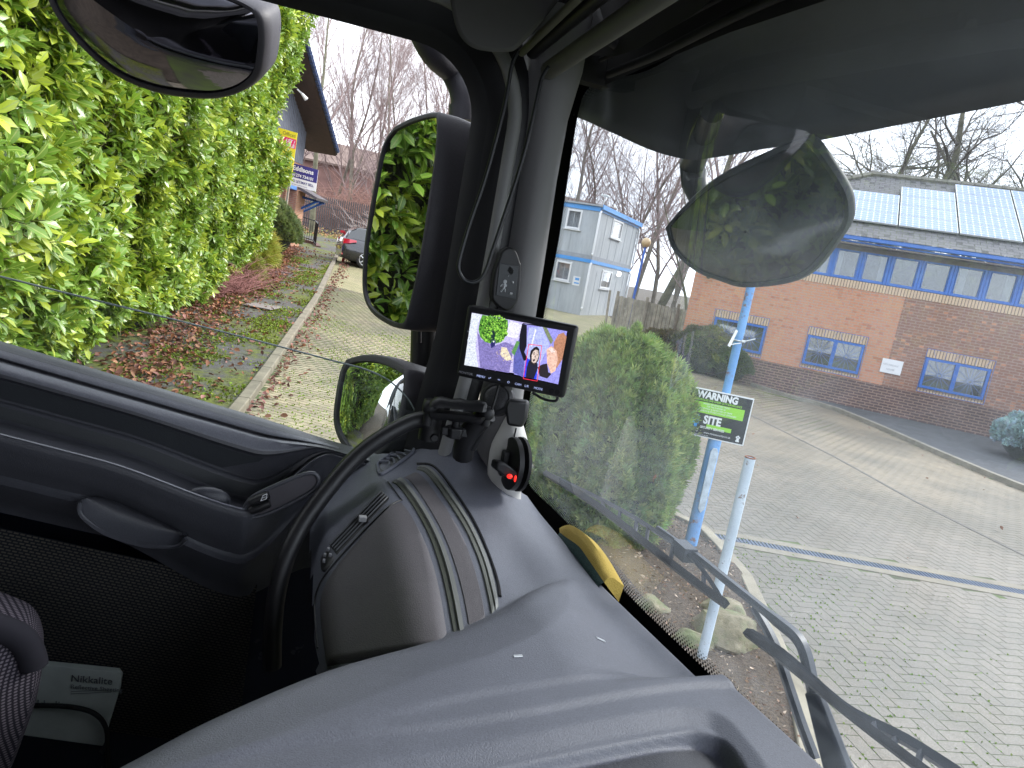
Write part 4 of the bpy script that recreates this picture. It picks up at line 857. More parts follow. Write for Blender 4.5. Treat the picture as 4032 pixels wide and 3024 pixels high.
rock((1.28, 4.86, .05), (.15, .10, .10), 'small rock in the mulch bed left of the white post', 8)
rock((1.5, 4.5, .03), (.16, .11, .09), 'low rock touching the foot of the white post', 11)
# ---------------- blue signpost, warning sign, white stub post
BP_ = mat('faded_blue_paint', (.10, .30, .62), .5, var=.18, vscale=5, bscale=25, bstr=.3)
m, t, b = nodes('rusty_blue'); c = mixc(t, ramp(t, noise(t, 7, 8, rough=.7), [(.56, (0, 0, 0)), (.63, (1, 1, 1))]), ramp(t, noise(t, 3, 4), [(.3, (.10, .27, .58)), (.7, (.17, .38, .70))]), (.20, .10, .06)); t.links.new(c, b.inputs['Base Color']); b.inputs['Roughness'].default_value = .5; RBL = m
sp = thing('blue_signpost', 'tall pale blue steel post with rust marks carrying the warning sign', 'post', (1.91, 6.36, 0))
g = MB(); g.tube([(1.91, 6.36, -.1), (1.91, 6.36, 1.12), (1.91, 6.36, 1.13), (1.91, 6.36, 1.2)], [.060, .060, .058, .038], 20); g.build('base_tube', RBL, sp, smooth=30)
g = MB(); g.tube([(1.91, 6.36, 1.15), (1.91, 6.36, 5.6)], .038, 18); g.build('shaft', RBL, sp, smooth=40)
g = MB(); g.prism([(1.91+.0+dx, 6.296, z) for dx, z in [(-.03, .42), (0, .38), (.03, .42), (.035, .96), (.015, 1.0), (-.02, 1.0), (-.035, .96)]], (0, -.012, 0)); g.build('access_plate', mat('worn_white_plate', (.50, .58, .66), .5, var=.3, vscale=14), sp, bevel=.003)
cl_ = thing('sign_bracket', 'small steel band clamp with bent white plate strapped to the blue post above the sign', 'bracket', (1.91, 6.3, 2.0)); g = MB(); g.tube([(1.91+.045*cos(a), 6.36+.045*sin(a), 1.985) for a in np.linspace(0, 2*pi, 17)], .007, 6); g.tube([(1.93, 6.31, 1.98), (2.03, 6.28, 2.03)], .005, 5); g.box((1.94, 6.31, 1.99), (.03, .02, .02)); g.build('band', ALU, cl_)
g = MB(); g.prism([(1.80, 6.27, 1.93), (1.825, 6.27, 1.92), (1.87, 6.30, 2.07), (1.85, 6.30, 2.08)], (0, -.004, 0)); g.tube([(1.82, 6.27, 1.94), (1.92, 6.30, 1.97)], .004, 4); g.build('plate', WHP, cl_)
SBK = mat('sign_black', (.012, .016, .02), .35, var=.1); LIME = mat('sign_lime', (.30, .66, .05), .4, var=.03); SWH = mat('sign_white', (.78, .80, .82), .4, var=.03); SBL = mat('sign_blue', (.03, .30, .75), .4, var=.03)
wc = {k_: plane(*q(2, 2, *xy), (1.9, 6.29, 1.2), np.array([-.2, -.98, 0])) for k_, xy in dict(tr=(1993, 352), br=(1862, 717), tl=(1510, 205), bl=(1520, 600)).items()}
wu = unit(np.array([.98, -.2, 0])); wv = np.array([0, 0, 1.]); wbr = wc['br']; Hs = float(wc['tr'][2]-wbr[2]); Ws = .60; w0 = wbr-wu*Ws
ws_ = thing('warning_sign', 'black, white and lime security warning sign fixed to the blue post behind the conifer', 'sign', w0+wu*.3)
def SP_(x, z, o=0): return w0+wu*x+wv*z+np.cross(wu, wv)*o
def spanel(x0, x1, z0, z1, o, m_, name): g = MB(); g.add([SP_(x0, z0, o), SP_(x1, z0, o), SP_(x1, z1, o), SP_(x0, z1, o)], [(0, 1, 2, 3)]); return g.build(name, m_, ws_)
g = MB(); g.prism([SP_(0, 0), SP_(Ws, 0), SP_(Ws, Hs), SP_(0, Hs)], -np.cross(wu, wv)*.004); g.build('white_panel', SWH, ws_)
spanel(.008, Ws-.01, .010, Hs-.012, .002, SBK, 'black_field'); spanel(.03, Ws-.055, Hs*.50, Hs*.73, .0035, LIME, 'lime_band'); spanel(.25, Ws-.13, Hs*.205, Hs*.29, .0035, LIME, 'lime_strip')
text('WARNING', Hs*.195, SP_(.115, Hs*.815, .0035), wu, wv, SWH, ws_, bold=.004, squeeze=.86); text('THIS AREA IS PATROLLED AND UNDER CCTV SURVEILLANCE', Hs*.058, SP_(.012, Hs*.755, .0035), wu, wv, LIME, ws_, bold=.0006, squeeze=.72)
for i, s_ in enumerate(['IMAGES ARE BEING RECORDED', 'FOR THE PURPOSE OF', 'PREVENTION & DETECTION OF CRIME', 'APPREHENSION & PROSECUTION OF OFFENDERS']): text(s_, Hs*.045, SP_(.30, Hs*(.685-i*.05), .005), wu, wv, SWH, ws_, align='CENTER', squeeze=.85)
text('4', Hs*.36, SP_(.10, Hs*.20, .006), wu, wv, SBL, ws_, bold=.006); text('SITE', Hs*.23, SP_(.215, Hs*.30, .005), wu, wv, SWH, ws_, bold=.004, squeeze=.85); text('SECURITY SERVICES', Hs*.065, SP_(.20, Hs*.19, .0055), wu, wv, SWH, ws_, bold=.0008, squeeze=.85)
text('2060', Hs*.10, SP_(.10, Hs*.095, .0035), wu, wv, SWH, ws_); text('www.4sitesecurity.co.uk', Hs*.055, SP_(.24, Hs*.09, .0035), wu, wv, SWH, ws_); text('Image Recorders in use on this site', Hs*.03, SP_(.10, Hs*.04, .0035), wu, wv, SWH, ws_)
g = MB()
for i, (dx, dz, r_) in enumerate([(0, 0, .012), (-.012, .016, .008), (.012, .016, .008), (0, .026, .008)]): g.prism([SP_(Ws-.06+dx+r_*cos(a), .05+dz+r_*sin(a), .003) for a in np.linspace(0, 2*pi, 9)[:-1]], np.cross(wu, wv)*.001)
g.prism([SP_(Ws-.075, .025, .003), SP_(Ws-.045, .025, .003), SP_(Ws-.045, .04, .003), SP_(Ws-.075, .04, .003)], np.cross(wu, wv)*.001); g.build('emblem', SWH, ws_)
st = thing('white_stub_post', 'short pale painted steel post with an open rusty top standing in the mulch bed', 'post', (1.53, 4.32, 0))
m, t, b = nodes('chalky_white'); c = mixc(t, ramp(t, noise(t, 16, 8, rough=.7), [(.60, (0, 0, 0)), (.66, (1, 1, 1))]), ramp(t, noise(t, 4, 5), [(.3, (.42, .50, .58)), (.7, (.58, .66, .74))]), (.20, .14, .10)); t.links.new(c, b.inputs['Base Color']); b.inputs['Roughness'].default_value = .55; bump(t, b, noise(t, 40, 5), .3, .003); CHW = m
pt_ = at(*q(2, 2, 1897, 800), 4.34)[2]
g = MB(); Rr = .033; n_ = 20
rings = [(Rr, -.1), (Rr, pt_), (Rr-.005, pt_), (Rr-.005, pt_-.25)]
g.grid([[(1.54+r_*cos(a), 4.33+r_*sin(a), z) for a in np.linspace(0, 2*pi, n_+1)] for r_, z in rings]); g.build('tube', CHW, st, smooth=40)
g = MB(); g.tube([(1.54+(Rr-.002)*cos(a), 4.33+(Rr-.002)*sin(a), pt_) for a in np.linspace(0, 2*pi, n_+1)], .0045, 6); g.tube([(1.54, 4.33, pt_-.03), (1.54, 4.33, pt_-.028)], Rr-.006, 16); g.build('rusty_rim', mat('rust', (.20, .075, .035), .85, var=.4, vscale=40), st, smooth=40)

# ================================================================ TREES
def tree_mb(seed, H, r0, spread, gnarl, nl=(9, 7, 6, 4), upb=.6, rat=(.5, .5, .55, .6), tseg=9, lean=(0, 0), first=.25):
    rr = random.Random(seed); tr = MB(); br_ = MB()
    def branch(p, d, L, r, lv, mb):
        n = [tseg, 7, 6, 4, 3][lv]; pts = [p]; rs = [r]
        for i in range(n):
            d = d+np.array([rr.gauss(0, gnarl), rr.gauss(0, gnarl), rr.gauss(0, gnarl*.6)+(.05*upb if lv else .02)]); d = d/np.linalg.norm(d)
            pts.append(pts[-1]+d*L/n); rs.append(max(.0035, r*(1-.85*(i+1)/n)))
        mb.tube(pts, rs, [9, 6, 4, 3, 3][lv], cap=False)
        if lv >= len(nl): return
        for k_ in range(nl[lv]):
            t_ = (first if lv == 0 else .15)+(1-(first if lv == 0 else .15))*(k_+rr.random()*.9)/nl[lv]; i = min(n-1, int(t_*n)); q_ = pts[i]+(pts[i+1]-pts[i])*(t_*n-i); dd = unit(pts[i+1]-pts[i]); a = unit(np.cross(dd, np.array([rr.gauss(0, 1), rr.gauss(0, 1), rr.gauss(0, 1)])))
            ang = rr.uniform(.45, 1.0)*spread; nd = dd*cos(ang)+a*sin(ang); branch(q_, nd, L*rat[lv]*rr.uniform(.6, 1.1)*(1.15-.5*t_), rs[i]*(.45 if lv == 0 else .55), lv+1, br_)
    branch(np.array([0., 0, -.2]), unit(np.array([lean[0], lean[1], 1.])), H, r0, 0, tr); return tr, br_
BARK = mat('grey_bark', (.17, .15, .12), .9, var=.35, vscale=4, bscale=20, bstr=.8, bdist=.02); BRKG = mat('mossy_bark', (.14, .135, .09), .9, var=.4, vscale=3, bscale=20, bstr=.8, bdist=.02); TWB = mat('brown_twigs', (.27, .20, .19), .85, var=.3, vscale=2)
def tree(label, x, y, seed, H, r0, spread=1, gnarl=.1, grp=None, z=None, tw=TWB, bk=BARK, name='bare_tree', **kw):
    e = thing(name, label, 'tree', (x, y, gz(x, y) if z is None else z), grp); a, b_ = tree_mb(seed, H, r0, spread, gnarl, **kw)
    for mb, nm, m_ in ((a, 'trunk', bk), (b_, 'crown', tw)):
        o = mb.build(nm, m_, None, fix=False); o.data.shade_smooth(); o.parent = e
    return e
def azp(az, d): return d*sin(radians(az)), d*cos(radians(az))
GA = 'bare trees behind the palisade fence'
x, y = azp(-17.3, 41.5); t1 = tree('slender mossy trunked tree standing just behind the to let board', x, y, 11, 13, .17, .7, .05, bk=BRKG, first=.3, nl=(12, 8, 6, 4))
x, y = azp(-14.6, 50); b1 = tree('bare twiggy tree in the row behind the palisade fence', x, y, 12, 17, .15, .65, .06, GA, nl=(18, 10, 7, 4), first=.10)
x, y = azp(-12.2, 47); b2 = tree('bare twiggy tree in the row behind the palisade fence', x, y, 13, 15, .13, .7, .07, GA, nl=(17, 10, 7, 4), first=.1)
x, y = azp(-6.3, 40); tree('gnarled bare oak with crooked limbs above the main mirror', x, y, 21, 15, .3, 1.15, .20, nl=(9, 7, 6, 5), first=.2, bk=BRKG)
for k_, (az_, d_) in enumerate([(-19.5, 52), (-18.3, 60), (-16, 56), (-13.4, 58), (-11, 55), (-9.5, 50), (-8.2, 60), (-21.5, 50), (-10.3, 66), (-15.3, 68), (-7, 52)]):
    x, y = azp(az_, d_); dup((b1, b2)[k_ % 2], (x, y, gz(x, y)), rz=k_*1.9, sc=random.uniform(.85, 1.15))
# behind the cabin
GB = 'bare trees behind the site cabin'
x, y = azp(8.2, 52); c1 = tree('tall bare tree in the group behind the site cabin', x, y, 31, 19, .2, .8, .10, GB, nl=(17, 10, 7, 4), first=.12)
for k_, (az_, d_) in enumerate([(2.5, 56), (4.8, 60), (6.5, 54), (9.8, 58), (1, 62), (11.3, 50), (7.5, 66)]): x, y = azp(az_, d_); dup(c1, (x, y, gz(x, y)), rz=1+k_*2.3, sc=random.uniform(.85, 1.1))
x, y = azp(9.8, 39); tree('leaning mossy tree trunk between the cabin and the office', x, y, 33, 14, .26, .9, .08, nl=(10, 7, 6, 4), first=.3, bk=BRKG, lean=(.42, .0))
x, y = azp(11.6, 34); tree('thin pale bare tree close to the left corner of the office', x, y, 34, 8, .11, .8, .08, nl=(9, 6, 5, 4), first=.3, lean=(.12, 0))
x, y = azp(12.6, 33); tree('thin mossy sapling next to the office corner behind the timber fence', x, y, 35, 7, .09, .8, .1, nl=(8, 6, 5, 4), first=.3, bk=BRKG, lean=(.2, 0))
# behind the office roof
OT = mat('oak_twigs', (.115, .10, .085), .85, var=.3, vscale=2)
for az_, d_, seed_, H_, lab in [(21.5, 40, 41, 13, 'spreading bare oak above the left end of the office roof'), (25.5, 34, 42, 13, 'crooked oak rising behind the solar panel with the step'), (28.3, 37, 45, 14, 'large many limbed oak behind the solar panels'), (31.2, 34, 43, 13, 'forked oak behind the fourth column of solar panels'), (34, 37, 44, 14, 'broad bare oak behind the office roof at the right edge')]:
    x, y = azp(az_, d_); tree(lab, x, y, seed_, H_, .34, 1.25, .19, tw=OT, bk=BRKG, nl=(16, 9, 7, 5), first=.22, lean=(random.uniform(-.15, .15), 0))
x, y = azp(19.5, 45); tree('hazy brown twiggy tree behind the left hip of the office roof', x, y, 46, 12, .2, 1, .12, nl=(12, 8, 7, 5), first=.15)
x, y = azp(37.5, 36); tree('bare oak beyond the right part of the office roof', x, y, 47, 14, .4, 1.1, .16, tw=OT, nl=(10, 8, 6, 5), first=.18)

# ================================================================ PARKED CAR
car = thing('parked_car', 'dark hatchback car parked facing away beyond the main mirror, tail lamps visible', 'car', (-5.6, 28.2, 1.12)); cz = gz(-6.3, 27.4)
ca_ = radians(24); cu_ = np.array([cos(ca_), sin(ca_), 0]); cv_ = np.array([-sin(ca_), cos(ca_), 0]); cc0 = np.array([-6.32, 27.1, cz])+cv_*.78
def CP(x, y, z): return cc0+cu_*x+cv_*y+np.array([0, 0, z])
CPT = mat('car_paint', (.02, .022, .03), .25, .3, coat=1, var=.05); CG = mat('car_glass', (.02, .025, .03), .05, var=.02, spec=1)
X_ = [-.88, -.84, -.6, 0, 1.2, 2.4, 3.2, 3.4]; W_ = [.70, .80, .86, .89, .9, .88, .8, .6]; ZB = [.35, .28, .22, .2, .2, .2, .22, .3]; ZT = [.85, 1.0, 1.04, 1.0, .97, .93, .8, .65]
g = MB(); rows = []
for x, w, zb, zt in zip(X_, W_, ZB, ZT):
    rows.append([CP(x, sy*w*k1, zb+(zt-zb)*k2) for sy, k1, k2 in [(-1, .85, 0), (-1, 1, .15), (-1, 1.02, .5), (-1, .96, .85), (-1, .85, 1), (0, .85, 1.03), (1, .85, 1), (1, .96, .85), (1, 1.02, .5), (1, 1, .15), (1, .85, 0), (0, .8, -.02), (-1, .85, 0)]])
g.grid(rows); g.add(rows[0][:-1], [tuple(range(12))]); g.add(rows[-1][:-1], [tuple(range(12))[::-1]]); g.build('body', CPT, car, smooth=50)
g = MB(); rows = []
for x, w, zt in [(-.78, .70, 1.02), (-.62, .66, 1.30), (-.35, .63, 1.46), (.5, .62, 1.50), (1.2, .62, 1.46), (1.7, .66, 1.25), (2.3, .72, .95)]: rows.append([CP(x, -w*1.13, .95), CP(x, -w, zt-.03), CP(x, -w*.9, zt), CP(x, w*.9, zt), CP(x, w, zt-.03), CP(x, w*1.13, .95)])
g.grid(rows); g.build('window', CG, car, smooth=40)
g = MB(); g.grid([[CP(x, y, z+.012) for y in np.linspace(-.56, .56, 5)] for x, z in [(-.6, 1.31), (-.35, 1.46), (.5, 1.50), (1.2, 1.46)]]); g.build('roof', CPT, car, smooth=50)
RL_ = mat('tail_lamp', (.55, .01, .03), .15, coat=1, var=.1)
for sy in (-1, 1): g = MB(); g.grid([[CP(-.86+.0, sy*.55, .80), CP(-.865, sy*.55, .98)], [CP(-.88, sy*.76, .80), CP(-.86, sy*.75, .99)], [CP(-.68, sy*.895, .84), CP(-.66, sy*.87, .99)], [CP(-.40, sy*.905, .92), CP(-.42, sy*.89, .98)]]); g.build('tail_light', RL_, car)
g = MB(); g.box(CP(-.9, 0, .62), (.02, .5, .11), np.stack([cu_, cv_, np.array([0, 0, 1.])], 1)); g.build('number_plate', mat('plate_yellow', (.7, .6, .1), .5), car)
g = MB(); g.box(CP(-.87, -.72, .42), (.03, .2, .06), np.stack([cu_, cv_, np.array([0, 0, 1.])], 1)); g.build('reflector', RL_, car)
TY = mat('tyre_rubber', (.015, .015, .016), .8); RM = mat('alloy', (.55, .57, .6), .3, .8)
for x in (0, 2.55):
    for sy in (-1, 1):
        g = MB(); g.tube([CP(x, sy*.68, .33), CP(x, sy*.70, .33), CP(x, sy*.86, .33), CP(x, sy*.88, .33)], [.29, .33, .33, .30], 24); w_ = g.build('wheel', TY, car, smooth=40)
        g = MB(); g.tube([CP(x, sy*.87, .33), CP(x, sy*.90, .33)], [.07, .05], 10)
        for k_ in range(5): a = 2*pi*k_/5; g.tube([CP(x, sy*.885, .33), CP(x+.22*cos(a), sy*.885, .33+.22*sin(a))], [.035, .02], 5)
        g.tube([CP(x+.225*cos(a), sy*.885, .33+.225*sin(a)) for a in np.linspace(0, 2*pi, 21)], .018, 5); g.build('rim', RM, w_, smooth=40)
# ================================================================ TRUCK CAB (camera is inside it). truck coordinates: l = left, f = forward, z = up from the eye
PL = dict(bscale=620, bstr=.45, bdist=.0011, grain=560)
DASH = mat('dash_plastic', (.132, .140, .172), .50, var=.06, vscale=7, spec=.5, **PL)
LIDM = mat('lid_plastic', (.115, .106, .115), .62, var=.05, **PL)
DOORM = mat('door_plastic', (.070, .072, .086), .36, var=.06, **PL)
DOOR2 = mat('door_dark_plastic', (.030, .034, .040), .55, var=.06, **PL)
BLKP = mat('black_plastic', (.012, .012, .014), .45, var=.1)
RUB = mat('black_rubber', (.010, .010, .012), .6, var=.1)
SEAL = mat('grey_seal', (.26, .26, .26), .55, var=.08)
TRIM = mat('pillar_trim', (.25, .245, .25), .6, var=.05, bscale=500, bstr=.2, bdist=.0005)
HEAD = mat('roof_lining', (.030, .029, .029), .95, var=.1, bscale=300, bstr=.3, bdist=.001)
OLV = mat('olive_trim', (.105, .11, .095), .5, var=.04); OLV2 = mat('pale_olive_trim', (.19, .195, .185), .42, var=.04); OLV3 = mat('dark_olive_trim', (.06, .065, .05), .5, var=.04)
HSG = mat('mirror_housing', (.055, .052, .062), .5, var=.08, **PL)
MIR = mat('mirror_glass', (.58, .60, .60), .0, 1.0, var=.0); 
for n_ in MIR.node_tree.nodes:
    if n_.type == 'BSDF_PRINCIPLED':
        for L_ in list(n_.inputs['Roughness'].links): MIR.node_tree.links.remove(L_)
        n_.inputs['Roughness'].default_value = .012
truck = thing('truck_cab', 'dark plastic truck cab interior with dashboard, door, windscreen, wipers and outside mirrors', 'truck', T2W((0, 0, -2.1)))
def TM(): return MB(True)
def obj(g, name, m_, parent=truck, **k): return g.build(name, m_, parent, **k)
def smoothpts(P, k=5):
    P = [np.array(p, float) for p in P]; out = []
    for i in range(len(P)-1):
        p0, p1, p2, p3 = P[max(i-1, 0)], P[i], P[i+1], P[min(i+2, len(P)-1)]
        for j in range(k):
            t_ = j/k; out.append(.5*((2*p1)+(-p0+p2)*t_+(2*p0-5*p1+4*p2-p3)*t_*t_+(-p0+3*p1-3*p2+p3)*t_**3))
    return out+[P[-1]]
# ---------------- windscreen surface
def fw(l): return float(np.interp(l, [-1, .3, .49, .66, .88, 1.24, 1.4], [.60, .575, .56, .535, .505, .49, .47]))
def wsf(l, z): return fw(l)+.01-.06*(z+.42)
def WS(x, y, o=0):
    f_ = .48
    for i in range(12): p = D(x, y, f=f_); f_ = wsf(p[0], p[2])+o
    return np.array([p[0], f_, p[2]])
def WSG(l, z, o=0): return np.array([l, wsf(l, z)+o, z])
g = TM(); Ls = np.linspace(-1.0, 1.46, 160); Zs = np.linspace(-.56, .46, 24)
g.grid([[WSG(l, z) for l in Ls] for z in Zs]); obj(g, 'windscreen', glassmat('windscreen_glass', (.88, .92, .95), .105, 1.5, (.50, .58, .66), 1.9), smooth=60, fix=False)
# frit: black ceramic border with dots
inner = [(3700, -210), (3100, 0), (2746, 164), (2547, 278), (2373, 318), (2308, 358), (2276, 447), (2236, 700), (2199, 949), (2149, 1197), (2105, 1450), (2075, 1640), (2062, 1760), (2072, 1880), (2120, 1950), (2239, 2066), (2413, 2274), (2771, 2632), (3100, 2960), (3500, 3340)]
IN = smoothpts([WS(x/K, y/K, -.005) for x, y in inner], 5)
cen = np.array([.7, 0, -.05]); outr = []
for i, p in enumerate(IN):
    a = IN[max(0, i-1)]; b_ = IN[min(len(IN)-1, i+1)]; d = unit(np.array([b_[0]-a[0], 0, b_[2]-a[2]])); nn = np.array([-d[2], 0, d[0]]); 
    if nn@(p-cen) < 0: nn = -nn
    outr.append([WSG(*(p+nn*w_)[[0, 2]], -.005) for w_ in np.linspace(0, .16, 9)])
g = TM(); g.grid(outr); FR = mat('frit_black', (.004, .004, .005), .9, var=.02, spec=.02); fr_ = obj(g, 'windscreen_border', FR, fix=False)
g = TM()
for a, b_ in zip(IN[20:-1], IN[21:]):
    L_ = np.linalg.norm(b_-a); d = (b_-a)/L_; nn = np.array([d[2], 0, -d[0]]); nn = -nn if nn@(a-cen) > 0 else nn; n_ = max(1, round(L_/.0058))
    for i in range(n_):
        for r_, (off_, rad) in enumerate([(.0012, .0024), (.0055, .0021), (.0095, .0017), (.0133, .0013), (.0168, .0009)]):
            c = a+d*(i+.5*(r_ % 2))*L_/n_+nn*off_; c = WSG(c[0], c[2], -.0052); g.add([c+np.array([rad*cos(t_), 0, rad*sin(t_)]) for t_ in np.linspace(0, 2*pi, 7)[:-1]], [tuple(range(6))])
o = obj(g, 'border_dots', FR, fr_, fix=False)

# ---------------- dashboard height field
def polysd(px, py, poly):   # signed distance, positive inside
    poly = np.array(poly); dmin = np.full(px.shape, 1e9); ins = np.zeros(px.shape, bool); n = len(poly)
    for i in range(n):
        a, b_ = poly[i], poly[(i+1) % n]; e = b_-a; t_ = np.clip(((px-a[0])*e[0]+(py-a[1])*e[1])/(e@e+1e-12), 0, 1)
        dmin = np.minimum(dmin, np.hypot(px-a[0]-t_*e[0], py-a[1]-t_*e[1])); c = ((a[1] > py) != (b_[1] > py)) & (px < (b_[0]-a[0])*(py-a[1])/(b_[1]-a[1]+1e-12)+a[0]); ins ^= c
    return np.where(ins, dmin, -dmin)
def ss(a, b_, x): t_ = np.clip((x-a)/(b_-a), 0, 1); return t_*t_*(3-2*t_)
def pz(pts, z): return [tuple(D(x, y, z=z)[:2]) for x, y in pts]
far_ = [(-.3, .8), (-.3, -.6)]
PE = [(.95, .60), (.90, .40), (.84, .33)]+smoothpts([(.80, .285), (.775, .25), (.711, .161), (.66, .057), (.586, -.037), (.52, -.102), (.44, -.19), (.3, -.30), (.1, -.42)], 4)+[(-.3, -.6), (-.3, .8), (.95, .8)]
cl_ = [(-.3, -.6), (-.3, .8)]
G1 = smoothpts(pz([(1285, 1130), (1248, 1200), (1233, 1250), (1236, 1279), (1227, 1309), (1185, 1359), (1115, 1399), (1040, 1429), (940, 1459), (840, 1499), (740, 1539), (640, 1580), (500, 1640), (300, 1740)], -.405), 4); PG1 = G1+cl_+[(.85, .8)]
G2 = smoothpts(pz([(1640, 1440), (1560, 1436), (1480, 1441), (1390, 1446), (1265, 1464), (1140, 1484), (1040, 1500), (840, 1545), (600, 1600)], -.405), 4); PG2 = G2+cl_+[(.70, .8)]
G3 = smoothpts(pz([(1700, 1500), (1620, 1478), (1550, 1474), (1465, 1479), (1340, 1496), (1190, 1524), (1040, 1549), (890, 1571), (690, 1594), (540, 1621), (350, 1670)], -.405), 4); PG3 = G3+cl_+[(.60, .8)]
G4 = smoothpts(pz([(1700, 1720), (1646, 1629), (1615, 1589), (1580, 1549), (1540, 1526), (1490, 1519), (1440, 1521), (1290, 1544), (1140, 1574), (990, 1604), (740, 1649), (500, 1700)], -.405), 4); PG4 = G4+[(-.3, -.6), (-.3, .25)]
G5 = smoothpts(pz([(1660, 1720), (1625, 1655), (1600, 1612), (1565, 1576), (1515, 1560), (1465, 1563), (1290, 1594), (1090, 1634), (940, 1662), (600, 1730)], -.405), 4); PG5 = G5+[(-.3, -.6), (-.3, .2)]
def hz(l, f, full=True):
    l = np.asarray(l, float); f = np.asarray(f, float)
    zt = -.425+.050*ss(.85, 1.2, l)*(1-ss(.30, .46, f))-.010*ss(.36, .48, f); fs = .185-.02*ss(.8, 1.2, l); d = fs-f
    drop = np.where(d < 0, 0, np.where(d < .03, d*d/.06*.72, .72*(d-.015)))+np.where(d > .095, ((d-.095)**2*60), 0)+np.where(d > .118, 3, 0)
    zp = zt-drop+.045*np.exp(-((l-1.25)/.07)**2-((f-.31)/.09)**2)-.012*np.exp(-((l-.93)/.10)**2-((f-.34)/.05)**2)*1.0
    zp = zp-.05*ss(1.23, 1.30, l)
    if not full: return zp
    sg = polysd(l, f, PG1); s2 = polysd(l, f, PG2); out2 = 1-ss(-.02, .02, s2)
    ns = np.maximum(0, -sg); zc = -.402-.22*(np.sqrt(ns*ns+.004**2)-.004)-.034*ss(.30, .47, f)*out2
    zc = zc-.0035*ss(-.006, .007, s2)*ss(.0, .2, f)-.004*ss(-.005, .006, polysd(l, f, PG3))
    s4 = polysd(l, f, PG4); s5 = polysd(l, f, PG5); zc = zc-.30*np.clip(s4, 0, .022)-.020*ss(-.001, .012, s5)-.05*ss(0, .14, s5-.01)
    se = polysd(l, f, PE); R_ = .035; dd = np.clip(R_-se, 0, None); zc = zc-np.where(dd < R_, (R_-np.sqrt(np.maximum(0, R_*R_-np.minimum(dd, R_)**2)))*.55, .02+(dd-R_)*14)
    zz = np.maximum(zp, np.where(f > .27, np.maximum(zc, zp), zc)); 
    k_ = .004; a_ = np.clip(.5+.5*(zc-zp)/k_, 0, 1); return zp*(1-a_)+zc*a_+k_*a_*(1-a_)
Lg = np.arange(-.25, 1.272, .0032); FEND = np.array([fw(l)-.046 for l in Lg])[:, None]; U_ = np.linspace(0, 1, 300)[None, :]; LL = np.repeat(Lg[:, None], 306, 1)
FF = -.42+U_*(FEND+.42); FF = np.concatenate([FF, FEND+np.array([[.002, .004, .005, .006, .007, .008]])], 1); ZZ = hz(LL, np.minimum(FF, FEND)); ZZ[:, 300:] -= np.array([[.001, .004, .012, .03, .06, .10]])
keep = ZZ > -.95; idx = -np.ones(LL.shape, int); idx[keep] = np.arange(keep.sum())
V = CAM[None]+LL[keep][:, None]*TL+FF[keep][:, None]*TF+ZZ[keep][:, None]*np.array([0, 0, 1.])
a_, b_, c_, d_ = idx[:-1, :-1], idx[1:, :-1], idx[1:, 1:], idx[:-1, 1:]; ok = (a_ >= 0) & (b_ >= 0) & (c_ >= 0) & (d_ >= 0)
F4 = np.stack([a_, d_, c_, b_], 2)[ok]
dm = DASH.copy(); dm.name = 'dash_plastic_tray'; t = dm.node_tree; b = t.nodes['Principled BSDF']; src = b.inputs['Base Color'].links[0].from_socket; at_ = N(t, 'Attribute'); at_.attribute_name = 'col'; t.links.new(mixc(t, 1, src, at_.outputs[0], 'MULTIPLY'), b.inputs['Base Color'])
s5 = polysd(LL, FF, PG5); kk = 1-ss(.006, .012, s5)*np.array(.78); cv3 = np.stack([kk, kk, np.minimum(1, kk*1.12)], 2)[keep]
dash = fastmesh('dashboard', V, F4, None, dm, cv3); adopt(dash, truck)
def surf(x, y, full=False, o=0):
    v = ray(x*K, y*K); c = np.array([v@TL, v@TF, v[2]]); ts = np.linspace(.45, 1.6, 2600); H_ = hz(ts*c[0], ts*c[1], full); k = np.nonzero(ts*c[2] <= H_)[0]
    t_ = ts[k[0]] if len(k) else ts[-1]; p = c*t_; e = .002
    n_ = unit(np.array([-(float(hz(p[0]+e, p[1], full))-float(hz(p[0], p[1], full)))/e, -(float(hz(p[0], p[1]+e, full))-float(hz(p[0], p[1], full)))/e, 1.])); return p+n_*o
def crv(pts, n): 
    P = smoothpts(pts, 12); L_ = np.concatenate([[0], np.cumsum([np.linalg.norm(P[i+1]-P[i]) for i in range(len(P)-1)])]); return [np.array([np.interp(u, L_, [p[k] for p in P]) for k in (0, 1)]) for u in np.linspace(0, L_[-1], n)]
def ribbon(name, A, B, m_, o, n=46, nw=8, parent=None, edge=.004):
    A, B = crv(A, n), crv(B, n); g = TM(); rows = []
    for j, t_ in enumerate(np.linspace(0, 1, nw)): rows.append([surf(*(A[i]*(1-t_)+B[i]*t_), o=o-(edge if j in (0, nw-1) or i in (0, n-1) else 0)) for i in range(n)])
    g.grid(rows); return g.build(name, m_, parent or dash, smooth=50)
cL = [(866, 1084), (895, 1118), (925, 1175), (945, 1240), (960, 1310), (975, 1400)]      # lid right edge
c1 = [(840, 1043), (858, 1050), (892, 1096), (926, 1160), (950, 1230), (966, 1300), (984, 1400)]
c1b = [(845, 1040), (868, 1049), (905, 1098), (938, 1160), (962, 1228), (978, 1300), (996, 1400)]
c2 = [(858, 1036), (874, 1040), (915, 1096), (950, 1160), (975, 1228), (992, 1300), (1006, 1390)]
c3 = [(864, 1032), (885, 1042), (920, 1092), (955, 1156), (981, 1226), (1000, 1300), (1014, 1380)]
c4 = [(893, 1018), (914, 1028), (950, 1075), (992, 1140), (1020, 1205), (1040, 1275), (1052, 1340)]
c5 = [(896, 1015), (920, 1024), (956, 1070), (1000, 1138), (1030, 1205), (1049, 1270), (1062, 1335)]
c5b = [(899, 1011), (926, 1019), (964, 1066), (1008, 1134), (1040, 1205), (1058, 1268), (1070, 1320)]
